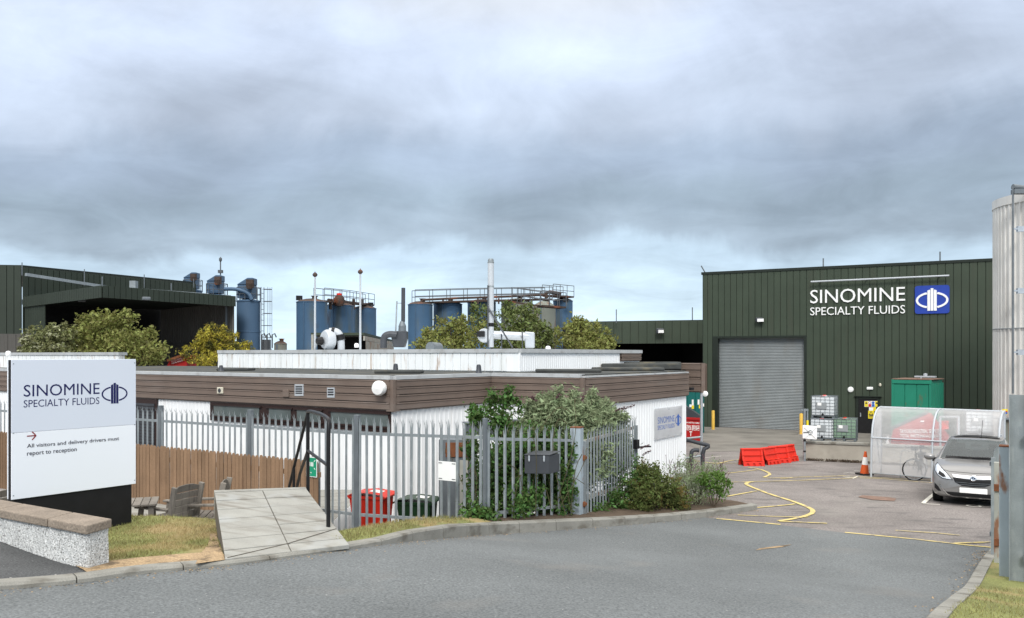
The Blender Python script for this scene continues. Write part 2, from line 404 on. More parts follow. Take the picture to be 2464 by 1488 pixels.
mk('soil', (0.095, 0.070, 0.050), 0.95, var=0.3, scale=4, bump=0.7, bscale=40, fine=0.3)
mk('blade', (0.255, 0.245, 0.095), 0.7, var=0.25, scale=1.1, island=0.35, hue=0.03, trans=0.25, dirt=((0.40, 0.31, 0.16), 0.49, 0.62, (0.9, 0.9, 0.9), 0.9))
mk('slab', (0.300, 0.298, 0.272), 0.8, var=0.12, scale=3, bump=0.12, bscale=40, fine=0.06, fscale=60, dirt=((0.18, 0.165, 0.14), 0.50, 0.66, (1.2, 4.5, 1), 0.75), dirt2=((0.36, 0.37, 0.36), 0.56, 0.68, (2.5, 1.6, 1), 0.6))
mk('joint', (0.13, 0.115, 0.095), 0.95)
mk('yellow_paint', (0.58, 0.47, 0.19), 0.8, var=0.12, scale=2, fine=0.1, fscale=40, dirt=((0.24, 0.215, 0.18), 0.54, 0.64, (6, 6, 6), 0.85))
mk('white_paint', (0.72, 0.70, 0.62), 0.8, var=0.1, scale=2, dirt=((0.25, 0.24, 0.22), 0.6, 0.68, (7, 7, 7), 0.6))
mk('rust_patch', (0.20, 0.13, 0.10), 0.9, var=0.25, scale=6, fine=0.2)
mk('white_sheet', (0.81, 0.83, 0.84), 0.45, var=0.05, scale=0.8, dirt=((0.55, 0.48, 0.40), 0.62, 0.76, (5, 5, 0.6), 0.35), dirt2=((0.68, 0.70, 0.66), 0.55, 0.75, (0.7, 0.7, 0.7), 0.35))
mk('white_sheet_stained', (0.78, 0.81, 0.82), 0.45, var=0.05, scale=0.8, dirt=((0.40, 0.27, 0.17), 0.585, 0.72, (6, 6, 1.1), 0.75), dirt2=((0.55, 0.56, 0.52), 0.52, 0.7, (3, 3, 0.3), 0.5))
mk('brown_clad', (0.165, 0.126, 0.104), 0.5, var=0.12, scale=1.5, fine=0.05, fscale=40, dirt=((0.20, 0.17, 0.15), 0.55, 0.7, (0.6, 0.6, 4), 0.5))
mk('grey_trim', (0.42, 0.44, 0.45), 0.5, var=0.1, scale=2, dirt=((0.27, 0.27, 0.26), 0.55, 0.7, (3, 3, 3), 0.6))
mk('roof_felt', (0.060, 0.064, 0.062), 0.95, var=0.3, scale=2, bump=0.4, bscale=30, dirt=((0.16, 0.14, 0.09), 0.55, 0.68, (1.5, 1.5, 1.5), 0.7))
mk('window_frame', (0.030, 0.017, 0.015), 0.45)
mk('window_glass', (0.10, 0.125, 0.125), 0.06, spec=0.8, var=0.3, scale=1.2)
mk('green_clad', (0.041, 0.056, 0.038), 0.55, var=0.10, scale=1.0, dirt=((0.045, 0.05, 0.035), 0.54, 0.72, (3, 3, 0.25), 0.6))
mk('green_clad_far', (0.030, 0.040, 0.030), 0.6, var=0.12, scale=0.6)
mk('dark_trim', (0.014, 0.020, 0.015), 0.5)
mk('inside_shade', (0.010, 0.010, 0.010), 0.9)  # near-black colour paints the shade deep inside open sheds and the cowl
mk('inner_sheet', (0.085, 0.082, 0.075), 0.7, var=0.15, scale=0.7)
mk('roller', (0.215, 0.235, 0.24), 0.42, 0.45, var=0.12, scale=1.2, dirt=((0.19, 0.18, 0.16), 0.52, 0.66, (1.0, 1.0, 0.5), 0.4))
mk('galv', (0.255, 0.285, 0.300), 0.5, 0.35, var=0.14, scale=6, fine=0.06, fscale=80, dirt=((0.36, 0.39, 0.40), 0.56, 0.66, (9, 9, 3), 0.6), dirt2=((0.22, 0.23, 0.23), 0.58, 0.7, (4, 4, 1), 0.6))
mk('galv_dark', (0.15, 0.17, 0.185), 0.5, 0.3, var=0.15, scale=5)
mk('blue_grey_post', (0.33, 0.39, 0.43), 0.55, var=0.1, scale=3, fine=0.04, dirt=((0.22, 0.10, 0.05), 0.60, 0.68, (5, 5, 2.0), 0.9))
mk('rust', (0.17, 0.065, 0.03), 0.9, var=0.35, scale=9, fine=0.2)
mk('rusty_beige', (0.33, 0.335, 0.30), 0.7, var=0.12, scale=4, dirt=((0.22, 0.09, 0.04), 0.53, 0.62, (6, 6, 2), 0.9))
mk('wood_fence', (0.215, 0.136, 0.082), 0.8, var=0.14, scale=2, fine=0.08, fscale=30, dirt=((0.13, 0.075, 0.045), 0.55, 0.7, (12, 12, 1), 0.5), island=0.12)
mk('wood_grey', (0.20, 0.18, 0.155), 0.9, var=0.2, scale=4, bump=0.3, bscale=40, dirt=((0.10, 0.09, 0.08), 0.53, 0.66, (20, 20, 3), 0.7), island=0.15)
mk('black_paint', (0.012, 0.012, 0.013), 0.4, var=0.2, scale=5)
mk('black_board', (0.010, 0.010, 0.011), 0.55, var=0.2, scale=8, bump=0.15, bscale=150)
mk('sign_white', (0.76, 0.80, 0.86), 0.35, var=0.015, scale=1)
mk('sign_grey', (0.60, 0.65, 0.74), 0.35, var=0.015, scale=1)
mk('sign_navy', (0.012, 0.014, 0.085), 0.4)
mk('sign_text', (0.03, 0.03, 0.05), 0.5)
mk('sign_red', (0.22, 0.02, 0.02), 0.5)
mk('coping', (0.245, 0.205, 0.165), 0.95, var=0.2, scale=4, bump=0.7, bscale=35, fine=0.2, fscale=50)
mk('render', (0.62, 0.63, 0.62), 0.95, var=0.12, scale=5, bump=1.0, bscale=75, fine=0.25, fscale=60, dirt=((0.20, 0.20, 0.19), 0.55, 0.63, (55, 55, 55), 0.9))
mk('old_concrete', (0.33, 0.305, 0.26), 0.95, var=0.2, scale=1.4, bump=0.25, bscale=25, fine=0.1, dirt=((0.17, 0.16, 0.13), 0.53, 0.68, (1.2, 1.2, 0.6), 0.7))
mk('yellow_metal', (0.70, 0.44, 0.08), 0.5, var=0.1)
mk('white_plastic', (0.80, 0.81, 0.80), 0.4, var=0.04)
mk('cream_plastic', (0.58, 0.55, 0.45), 0.5, var=0.06)
mk('white_metal', (0.44, 0.47, 0.50), 0.4, 0.1, var=0.06)
mk('dark_grey_metal', (0.055, 0.06, 0.068), 0.45, 0.2, var=0.15)
mk('steel', (0.50, 0.53, 0.56), 0.35, 0.6, var=0.1, scale=3)
mk('silo_alu', (0.68, 0.665, 0.63), 0.45, 0.35, var=0.08, scale=1.5, dirt=((0.44, 0.42, 0.39), 0.54, 0.7, (4, 4, 0.3), 0.6))
mk('blue_tank', (0.045, 0.098, 0.170), 0.55, var=0.15, scale=0.6, dirt=((0.075, 0.095, 0.09), 0.54, 0.7, (1.6, 1.6, 0.25), 0.7), dirt2=((0.045, 0.030, 0.022), 0.63, 0.72, (0.8, 0.8, 0.25), 0.9))
mk('blue_silo', (0.060, 0.108, 0.175), 0.5, var=0.1, scale=0.6)
mk('pale_tank', (0.17, 0.185, 0.16), 0.7, var=0.15, scale=0.8, dirt=((0.15, 0.065, 0.03), 0.53, 0.66, (2.4, 2.4, 0.22), 0.9))
mk('rail_metal', (0.10, 0.11, 0.12), 0.6, 0.2)
mk('rusty_pipe', (0.060, 0.042, 0.034), 0.8, var=0.35, scale=3, dirt=((0.22, 0.075, 0.035), 0.54, 0.66, (1, 1, 1), 0.8))
mk('red_plastic', (0.62, 0.030, 0.016), 0.38, var=0.08, scale=3)
mk('red_skip', (0.36, 0.014, 0.014), 0.5, var=0.1, scale=2)
mk('red_bin', (0.60, 0.030, 0.015), 0.4, var=0.06)
mk('green_bin', (0.012, 0.040, 0.016), 0.4, var=0.1)
mk('container_green', (0.018, 0.200, 0.128), 0.5, var=0.1, scale=1.5, dirt=((0.16, 0.09, 0.04), 0.64, 0.72, (2.5, 2.5, 1.0), 0.8))
mk('container_teal', (0.010, 0.115, 0.105), 0.5, var=0.1, scale=1.5)
mk('ibc_white', (0.62, 0.66, 0.68), 0.35, var=0.06, scale=2)
mk('ibc_green', (0.20, 0.30, 0.22), 0.35, var=0.08, scale=2)
mk('logo_blue', (0.022, 0.055, 0.33), 0.4, var=0.03)
mk('plate_grey', (0.25, 0.27, 0.28), 0.5)
mk('sticker_yellow', (0.75, 0.60, 0.03), 0.5); mk('sticker_white', (0.8, 0.8, 0.78), 0.5); mk('sticker_red', (0.55, 0.03, 0.03), 0.5); mk('sticker_blue', (0.03, 0.12, 0.45), 0.5)
mk('safety_green', (0.010, 0.24, 0.13), 0.45)
mk('tyre', (0.012, 0.012, 0.012), 0.85, var=0.1)
mk('cone_orange', (0.58, 0.095, 0.02), 0.5, var=0.08, scale=8)
mk('bark', (0.085, 0.065, 0.045), 0.95, var=0.25, scale=8)
mk('leaf_mid', (0.195, 0.205, 0.058), 0.6, var=0.2, scale=1.2, island=0.45, hue=0.025, trans=0.3)
mk('leaf_dark', (0.120, 0.150, 0.045), 0.6, var=0.2, scale=1.5, island=0.45, hue=0.02, trans=0.25)
mk('leaf_gold', (0.34, 0.285, 0.038), 0.7, var=0.25, scale=1.3, island=0.5, hue=0.02, trans=0.2, dirt=((0.05, 0.06, 0.02), 0.49, 0.60, (2.2, 2.2, 2.2), 0.9))  # dark noise blotches paint the shaded gaps between foliage clumps
mk('leaf_elder', (0.17, 0.18, 0.075), 0.6, var=0.2, scale=1.5, island=0.5, hue=0.02, trans=0.3)
mk('leaf_silver', (0.225, 0.275, 0.155), 0.75, var=0.2, scale=3, island=0.4, hue=0.02, trans=0.25)
mk('leaf_bramble', (0.072, 0.135, 0.034), 0.55, var=0.25, scale=2, island=0.5, hue=0.03, trans=0.25)
mk('leaf_rust', (0.095, 0.118, 0.032), 0.7, var=0.25, scale=2.5, island=0.5, hue=0.03, trans=0.2, dirt=((0.19, 0.085, 0.025), 0.57, 0.66, (3, 3, 3), 0.6))
mk('leaf_fresh', (0.105, 0.185, 0.038), 0.6, var=0.2, scale=3, island=0.4, hue=0.02, trans=0.3)
mk('blossom', (0.30, 0.31, 0.19), 0.8, island=0.2)
mk('flower_spike', (0.10, 0.055, 0.060), 0.9, island=0.3)
mk('stem', (0.085, 0.075, 0.04), 0.9, island=0.2)
glassy('poly_sheet', (0.95, 0.96, 0.97), 0.08, haze=0.43, hazecol=(0.95, 0.96, 0.97))
glassy('perspex', (0.97, 0.97, 0.97), 0.15, haze=0.6, hazecol=(0.86, 0.87, 0.88))
glassy('car_glass', (0.50, 0.58, 0.58), 0.02, haze=0.22, hazecol=(0.50, 0.56, 0.57))  # grey haze paints the bright sky reflection onto the glass

# ------------------------------------------------------------------ setting: ground, road, kerbs, lawn
KB = [gp(*p) for p in ((-330, 1432), (-120, 1427), (0, 1421.6), (188, 1406.6), (334, 1384), (476, 1371), (600, 1358), (788, 1331.6), (924, 1313), (1000, 1303), (1100, 1294), (1188, 1287), (1254, 1283), (1418, 1272), (1584, 1258), (1727, 1242), (1822, 1227))]
KB = smoothline(KB, 1)
def left_of_kerb(x, y):
    best = 1e9; side = 1
    for a, b in zip(KB, KB[1:]):
        d = V((b.x - a.x, b.y - a.y)); w = V((x - a.x, y - a.y)); t = max(0, min(1, w.dot(d) / d.length_squared)); q = w - d * t
        if q.length < best: best = q.length; side = 1 if d.x * w.y - d.y * w.x > 0 else -1
    return best * side
def hb(x, y):
    z = h(x, y)
    if x < 8 and -1 < y < 60 and not (y < 7 and x > -3):
        s = left_of_kerb(x, y) if y < 24 and x > -14 else 5.0
        if x > KB[-1].x - 0.6 and y > 18: s = 0
        if s > 0.55: z = z + (min(z, -0.2) - z) * min(1, (s - 0.55) / 0.5)
    return z
def axis(lo, a, b, hi, step, far):
    v = [lo]; x = lo
    v = [lo + (a - lo) * i / far for i in range(far)] + [a + step * i for i in range(int((b - a) / step))] + [b + (hi - b) * (i / far) ** 2 for i in range(far + 1)]
    return v
xs = axis(-900, -18, 30, 900, 0.5, 12); ys = axis(-60, -4, 56, 1600, 0.5, 12)
mb = MB(); mb.grid([[V((x, y, hb(x, y))) for x in xs] for y in ys]); struct('ground', mb, 'yard', smooth=60)
seam = [gp(*p) for p in ((1690, 1246), (1723.6, 1249), (1881, 1265), (2030, 1283), (2386, 1318.6), (2470, 1330))]
road = [V((p.x, p.y)) for p in KB[:-2]] + [V((p.x, p.y)) for p in seam] + [V((9.5, 10.2)), V((8.5, 3)), V((6, -3.5)), V((-8, -3.5))]
struct('road', drape(road, 0.006, 0.6), 'asphalt')

def kerb_run(mb, line, w, hts, stone=0.915, top=0.03):
    """kerb stones end to end; hts: height above road along the line fraction"""
    pts = resample(line, 0.12); n = len(pts); k = max(1, int(stone / 0.12)); i = 0
    while i < n - 1:
        j = min(n - 1, i + k); seg = pts[i:j + 1]
        rows = []
        for q, p in enumerate(seg):
            a = seg[max(q - 1, 0)]; b = seg[min(q + 1, len(seg) - 1)]; t = V((b.x - a.x, b.y - a.y)).normalized(); nn = V((-t.y, t.x))
            pp = V((p.x, p.y)) + (t * 0.006 if q == 0 else -t * 0.006 if q == len(seg) - 1 else V((0, 0)))
            z = h(p.x, p.y); hh = hts(p.x / p.y * F + CX)
            A = pp; B = pp + nn * 0.02; C = pp + nn * w
            rows.append([V((A.x, A.y, z - 0.15)), V((A.x, A.y, z + hh - 0.025)), V((B.x, B.y, z + hh)), V((C.x, C.y, z + hh + 0.004)), V((C.x, C.y, z - 0.15))])
        mb.grid(rows); mb.face(*rows[0]); mb.face(*rows[-1]); i = j
def kh(px):
    P = ((-400, .06), (300, .065), (600, .05), (790, .05), (925, .08), (1000, .14), (1100, .19), (1260, .19), (1420, .165), (1600, .14), (1830, .12))
    for (a, b), (c, d) in zip(P, P[1:]):
        if px <= c: return b + (d - b) * max(0, px - a) / (c - a)
    return .12
mb = MB(); kerb_run(mb, KB, 0.15, kh); struct('kerb', mb, 'kerb')
KR = [gp(*p) for p in ((2100, 1700), (2248, 1487), (2355, 1363), (2386, 1328))]; KR = [KR[0].lerp(KR[-1], i / 12) for i in range(13)] if False else smoothline(KR, 2)
mb = MB(); kerb_run(mb, KR[::-1], 0.16, lambda f: 0.10); struct('kerb', mb, 'kerb')

# level of the verge behind the left kerb
def kz(p, off=0.0): return h(p.x, p.y) + off
i_of = lambda px: min(range(len(KB)), key=lambda i: abs((KB[i].x / KB[i].y * F + CX) - px))
def offs(i, d):
    a = KB[max(i - 1, 0)]; b = KB[min(i + 1, len(KB) - 1)]; t = V((b.x - a.x, b.y - a.y)).normalized(); return V((KB[i].x - t.y * d, KB[i].y + t.x * d))
def verge(mb, i0, i1, dists, drops, hk):
    rows = []
    for i in range(i0, i1 + 1):
        z = h(KB[i].x, KB[i].y) + (hk(i) if callable(hk) else hk); rows.append([V((*offs(i, d), z + e)) for d, e in zip(dists, drops)])
    mb.grid(rows)
iP, iQ, iE = i_of(300), i_of(1010), len(KB) - 1
hki = lambda i: kh(KB[i].x / KB[i].y * F + CX)
# footway on the far left, beside the boundary wall
mb = MB()
fw = []
for i in range(0, i_of(270) + 1):
    z = h(KB[i].x, KB[i].y) + 0.05; fw.append([V((*offs(i, d), z + e)) for d, e in ((0.14, 0), (0.8, 0.0), (1.6, 0.02), (2.6, 0.03), (3.6, 0.03))])
mb.grid(fw); struct('footway', mb, 'footway', smooth=60)
# grass strip in front of the railings, to the right of the slabbed path
mb = MB(); verge(mb, i_of(760), i_of(1210), (0.14, 0.35, 0.6, 0.9, 1.3), (-0.01, 0.02, 0.03, -0.02, -0.45), hki); struct('grass_strip', mb, 'grass', smooth=60)
# planting bed behind the kerb to the right
mb = MB(); verge(mb, i_of(1130), i_of(1420), (0.14, 0.4, 0.8, 1.2), (-0.02, 0.0, 0.0, -0.3), hki); verge(mb, i_of(1420), iE, (0.14, 0.5, 1.0, 1.8), (-0.02, 0.0, 0.0, -0.02), hki); struct('planting_bed', mb, 'soil', smooth=60)
# lawn
P0 = pt(262, 1352, 7.75); L0 = V((KB[iP].x, KB[iP].y))
def lawn_z(x, y):
    s = max(0.14, left_of_kerb(x, y)); zk = 2.0
    best = min(range(len(KB)), key=lambda i: (KB[i].x - x) ** 2 + (KB[i].y - y) ** 2); zk = h(KB[best].x, KB[best].y) + 0.05
    return zk + (1.70 - zk) * min(1, max(0, (s - 0.3) / 2.4)) * 1.0 + 0.03 * math.sin(x * 1.7) * math.cos(y * 1.3) * min(1, s)
iS = i_of(540)
lawn_poly = [offs(i, 0.14) for i in range(i_of(262), iS + 1)] + [V(pt(540, 1300, 9.3)[:2]), V(pt(524, 1240, 11.0)[:2]), V(pt(518, 1232, 11.6)[:2]), V(pt(320, 1246, 11.9)[:2]), V(pt(-60, 1246, 12.9)[:2]), V(pt(-60, 1300, 9.9)[:2]), V(pt(120, 1300, 9.2)[:2])]
struct('lawn', drape(lawn_poly, 0.0, 0.18, lawn_z), 'grass', smooth=60)
def grass_blades(poly_test, n, box, zf, seed, hgt=0.035):
    rnd = random.Random(seed); mb = MB(); k = 0
    while k < n:
        x = rnd.uniform(box[0], box[1]); y = rnd.uniform(box[2], box[3])
        if not poly_test(x, y): k += 0.25; continue
        k += 1; z = zf(x, y); a = rnd.uniform(0, 6.28); w = rnd.uniform(0.003, 0.006); hh = hgt * rnd.uniform(0.5, 1.3); lx, ly = rnd.gauss(0, hh * 0.5), rnd.gauss(0, hh * 0.5)
        c, s = math.cos(a) * w, math.sin(a) * w
        mb.face((x - c, y - s, z - 0.004), (x + c, y + s, z - 0.004), (x + lx, y + ly, z + hh))
    return mb
def inpoly(poly):
    def f(x, y):
        c = False
        for i in range(len(poly)):
            a, b = poly[i], poly[i - 1]
            if (a.y > y) != (b.y > y) and x < (b.x - a.x) * (y - a.y) / (b.y - a.y) + a.x: c = not c
        return c
    return f
_ip = inpoly(lawn_poly)
def lawn_cover(x, y): return _ip(x, y) and left_of_kerb(x, y) > 0.62 + 0.3 * math.sin(x * 5) * math.sin(y * 4 + x) + (0.35 if x > -2.75 else 0)
o = grass_blades(lawn_cover, 26000, (min(p.x for p in lawn_poly), max(p.x for p in lawn_poly), min(p.y for p in lawn_poly), max(p.y for p in lawn_poly)), lawn_z, 3).build('grass', 'blade')
tag(o, 'short mown grass with dry straw patches on the lawn beside the sign', 'grass', kind='stuff')
# worn bare ground along the lawn's kerb edge
mb = MB(); verge(mb, i_of(262), iS, (0.141, 0.3, 0.5, 0.75), (0.006, 0.014, 0.012, -0.04), 0.05); struct('bare_soil', mb, 'dry_soil', smooth=60)
def strip_z(x, y):
    b = min(range(len(KB)), key=lambda i: (KB[i].x - x) ** 2 + (KB[i].y - y) ** 2); s = max(0, left_of_kerb(x, y)); return h(KB[b].x, KB[b].y) + hki(b) + (0.02 if s < 0.6 else 0.02 - (s - 0.6) * 0.3)
strip_poly = [offs(i, 0.16) for i in range(i_of(800), i_of(1210))] + [offs(i, 1.0) for i in range(i_of(1210) - 1, i_of(800) - 1, -1)]
o = grass_blades(inpoly(strip_poly), 9000, (min(p.x for p in strip_poly), max(p.x for p in strip_poly), min(p.y for p in strip_poly), max(p.y for p in strip_poly)), strip_z, 5, 0.045).build('grass', 'blade')
tag(o, 'rough grass strip between the kerb and the grey railings', 'grass', kind='stuff')
# right verge
rv = [V(p[:2]) for p in resample([V((p.x + 0.165, p.y + 0.03, 0)) for p in KR], 0.3)] + [V((9.0, 13.8)), V((12, 12)), V((12, 4)), V((6, 2))]
rv_z = lambda x, y: h(x, y) + 0.085 + 0.012 * math.sin(x * 2) * math.cos(y * 1.5)
struct('lawn', drape(rv, 0.0, 0.3, rv_z), 'grass', smooth=60)
_rv = inpoly(rv)
o = grass_blades(lambda x, y: _rv(x, y) and y < 10.3, 12000, (3, 8.5, 6, 11), rv_z, 9).build('grass', 'blade')
tag(o, 'short grass verge below the tall grey gate posts', 'grass', kind='stuff')

# dark crumbly soil along the left side of the slabbed path
sq = [V(pt(541, 1346, 8.52)[:2]), V(pt(528, 1290, 9.3)[:2]), V(pt(520, 1240, 10.6)[:2]), V(pt(506, 1240, 10.5)[:2]), V(pt(500, 1285, 9.4)[:2]), V(pt(478, 1330, 8.6)[:2]), V(pt(470, 1352, 8.25)[:2])]
struct('bare_soil', drape(sq, 0.016, 0.15, lawn_z), 'dry_soil', smooth=60)
# grit and dead leaves in the gutter, weeds at wall feet
rnd = random.Random(12); mb = MB()
for _ in range(900):
    i = rnd.randrange(len(KB) - 1); p = KB[i].lerp(KB[i + 1], rnd.random()); t = V((KB[i + 1].x - KB[i].x, KB[i + 1].y - KB[i].y)).normalized(); d = -abs(rnd.gauss(0, .10)) - .01; x, y = p.x - t.y * d, p.y + t.x * d; z = h(x, y) + .008; r_ = rnd.uniform(.004, .013); a = rnd.uniform(0, 6)
    mb.face((x + r_ * math.cos(a), y + r_ * math.sin(a), z), (x + r_ * math.cos(a + 2), y + r_ * math.sin(a + 2), z + r_ * .7), (x + r_ * math.cos(a + 4), y + r_ * math.sin(a + 4), z))
for _ in range(500):
    i = rnd.randrange(len(KR) - 1); p = KR[i].lerp(KR[i + 1], rnd.random()); d = abs(rnd.gauss(0, .12)) + .01; x, y = p.x - d, p.y; z = h(x, y) + .008; r_ = rnd.uniform(.005, .018); a = rnd.uniform(0, 6)
    mb.face((x + r_ * math.cos(a), y + r_ * math.sin(a), z), (x + r_ * math.cos(a + 2), y + r_ * math.sin(a + 2), z + r_ * .6), (x + r_ * math.cos(a + 4), y + r_ * math.sin(a + 4), z))
o = mb.build('gutter_debris', 'dry_soil'); tag(o, 'grit and dead leaf scraps lying along the road kerbs', 'debris', kind='stuff')

# slabbed path: two columns of slabs with open joints, slightly rising away from the kerb
PA, PB = pt(541, 1346, 8.5), pt(842, 1311, 9.7); PC, PD = pt(735, 1173, 12.15), pt(515, 1181, 11.1)
mb = MB(); mj = MB()
bil = lambda u, v: (PA.lerp(PB, u)).lerp(PD.lerp(PC, u), v)
rws = [0, .10, .235, .375, .52, .67, .82, .965]
for i in range(7):
    for u0, u1 in ((0, .5), (.5, 1)):
        v0, v1 = rws[i], rws[i + 1]; e = 0.004; q = [bil(u0 + e, v0 + e), bil(u1 - e, v0 + e), bil(u1 - e, v1 - e), bil(u0 + e, v1 - e)]
        dz = V((0, 0, random.uniform(-0.004, 0.004))); mb.prism([p + dz for p in q], (0, 0, -0.05))
q = [bil(0, .966), bil(1, .966), bil(1, 1.0), bil(0, 1.0)]; mb.prism([p + V((0, 0, 0.006)) for p in q], (0, 0, -0.3))
struct('path', mb, 'slab', bev=0.004)
mj.prism([bil(u, v) + V((0, 0, -0.02)) for u, v in ((0.004, 0.05), (0.985, 0.06), (0.996, 0.99), (0.004, 0.99))], (0, 0, -0.3)); struct('path_bed', mj, 'joint')
mb = MB()
for a, b in (((.02, .012), (.5, .10)), ((.5, .10), (.985, .235))): mb.bar(bil(*a) + V((0, 0, .003)), bil(*b) + V((0, 0, .003)), .007, .006)
struct('path_crack', mb, 'joint')

# patio behind the lawn
mb = MB(); pz = 0.93
mb.grid([[V((x, y, pz)) for x in (-12, -8, -5, -3.3)] for y in (11.6, 14, 16, 19)]); struct('patio', mb, 'slab')

# yard surfaces: concrete in front of the roller door, planks of tarmac beside it
SH_L, SH_R = pt(1690.4, 657.5, 47.0), pt(2387.7, 624.4, 40.2)
sd = V((SH_R.x - SH_L.x, SH_R.y - SH_L.y)).normalized(); sn = V((sd.y, -sd.x))
ap = [gp(*p) for p in ((1690, 1062), (1640, 1075), (1680, 1090), (1932, 1082))]
ap = [V((SH_L.x, SH_L.y)) + sd * 0.0, V(gp(1660, 1072)[:2]), V(gp(1700, 1088)[:2]), V(gp(1934, 1081)[:2]), V((SH_L.x, SH_L.y)) + sd * 5.2]
struct('concrete_apron', drape(ap, 0.008, 0.8), 'concrete_apron')
# painted markings
mb = MB()
def mark(w, *pp, sm=0):
    q = [gp(*p) for p in pp]; q = smoothline(q, sm) if sm else q; ribbon(mb, q, w * .8, 0.014)
mark(.12, (1724, 1249.5), (1815, 1258), (1878, 1264)); mark(.11, (2033, 1283), (2200, 1299), (2330, 1314), (2384, 1319)); mark(.10, (2298, 1309), (2384, 1306))
mark(.07, (1775, 1241), (1880, 1245), (1945, 1246)); mark(.07, (2155, 1278), (2250, 1284), (2310, 1290))
mark(.13, (1873, 1255), (1905, 1251), (1950, 1240), (1958, 1232), (1950, 1224), (1910, 1208), (1850, 1190), (1805, 1172), (1795, 1167), (1797, 1162), (1815, 1160), sm=2)
mark(.10, (1875, 1256), (1990, 1261))
mark(.09, (1815, 1160), (1930, 1157), (2060, 1151), (2120, 1153), (2244, 1163), (2300, 1168)); mark(.09, (1845, 1152), (1950, 1148.5), (2032, 1146), (2100, 1150), (2244, 1157), (2300, 1160))
mark(.12, (1838, 1150), (1855, 1143), (1845, 1136), (1825, 1129), (1800, 1126), sm=2)
mark(.08, (1750, 1140), (1826, 1131)); mark(.08, (1735, 1162), (1815, 1160)); mark(.09, (1748, 1196), (1820, 1183)); mark(.09, (1822, 1223), (1900, 1216), (1913, 1214))
mark(.08, (1700, 1115), (1790, 1116)); mark(.08, (1728, 1116), (1760, 1109), (1800, 1105)); mark(.08, (1660, 1108), (1730, 1118))
mark(.07, (1878, 1153.5), (1905, 1151)); mark(.07, (1884, 1150.5), (1915, 1152.5))
struct('road_marking', mb, 'yellow_paint')
mb = MB()
mark(.12, (2250, 1188), (2222, 1212)); mark(.07, (2220, 1213.5), (2262, 1216)); mark(.05, (1690, 1103), (1735, 1099))
mark(.06, (2029, 1140), (2042, 1139), (2093, 1143)); mark(.05, (2028, 1148), (2046, 1147)); mark(.05, (2034, 1151), (2060, 1149)); mark(.04, (2052, 1153), (2064, 1147)); mark(.05, (2055, 1134), (2092, 1136))
struct('road_marking', mb, 'white_paint')
for pp in (((1818, 1326), (1850, 1322), (1885, 1318), (1905, 1312), (1870, 1316), (1830, 1321)), ((2075, 1193), (2140, 1198), (2157, 1201), (2152, 1207), (2100, 1204), (2065, 1197))):
    struct('stain', drape([gp(*p) for p in pp], 0.012, 0.3), 'rust_patch' if pp[0][0] > 2000 else 'dry_soil')

# ------------------------------------------------------------------ the low office building
dA, dB = V((-0.828, 0.562)), V((0.562, 0.828))
C1 = V((-2.717, 19.0)); I1 = C1 + dB * 3.81; C2 = I1 - dA * 2.78; D1 = C2 + dB * 6.60; AL = C1 + dA * 21
D2 = D1 + dB * 7; AL2 = AL + dB * 14
RZ, BT, BB = 3.53, 3.44, 2.73                        # roof edge, top and bottom of the brown band
ob = thing('office_building', 'low white office building with brown boarded band under its flat roof', 'building', (C1.x, C1.y, 0.7))
mb = MB(); inn = lambda p, d: V((p.x, p.y))
foot = [AL, C1, I1, C2, D1, D1 + dA * 10, AL + dB * 8]
fc = sum((V(p) for p in foot), V((0, 0))) / len(foot)
mb.prism([V((*p, -.4)) for p in foot], (0, 0, RZ - 0.06 + 0.4)); mb.build('wall', 'white_sheet', ob)
for a, b, z0 in ((AL, C1, -.4), (C1, I1, -.4), (I1, C2, -.4), (C2, D1, -.2)):
    mb = MB(); corr(mb, a, b, z0, BB + 0.02, 0.17, 0.016); mb.build('wall', 'white_sheet', ob)
def band(a, b, z0, z1, n, out=0.06):
    d = (b - a).normalized(); nn = V((d.y, -d.x)); nn = -nn if nn.dot(a) > 0 else nn
    mb = MB(); mb.prism([V((*a, z0)), V((*b, z0)), V((*(b + nn * out), z0)), V((*(a + nn * out), z0))], (0, 0, z1 - z0)); hclad(mb, a + nn * (out + 0.024), b + nn * (out + 0.024), z0 + 0.01, z1 - 0.01, n, 0.032); return mb, nn
for a, b in ((AL, C1), (C1, I1), (I1, C2), (C2, D1)):
    mb, nn = band(a, b, BB, BT, 4); mb.build('fascia', 'brown_clad', ob)
    mb = MB(); d = (b - a).normalized(); mb.prism([V((*(a - nn * 0.15 - d * 0.0), BT + 0.003)), V((*(b - nn * 0.15), BT + 0.003)), V((*(b + nn * 0.105), BT + 0.003)), V((*(a + nn * 0.105), BT + 0.003))], (0, 0, 0.085 if a is not C2 else 0.04)); mb.build('roof_trim', 'grey_trim' if a is not C2 else 'grey_trim', ob)
for p, hw in ((C1, 0.11), (C2, 0.16)):                 # brown corner posts of the band
    mb = MB(); q = p + (dA * -0.02 + dB * -0.02); mb.prism([V((*(p - dB * 0.10 + dA * hw), BB - 0.012)), V((*(p - dB * 0.10 - dA * 0.10), BB - 0.012)), V((*(p + dB * hw - dA * 0.10), BB - 0.012)), V((*(p + dB * hw + dA * 0.0), BB - 0.012)), V((*(p + dA * hw), BB - 0.012))], (0, 0, BT - BB + 0.010)); mb.build('corner_post', 'brown_clad', ob)
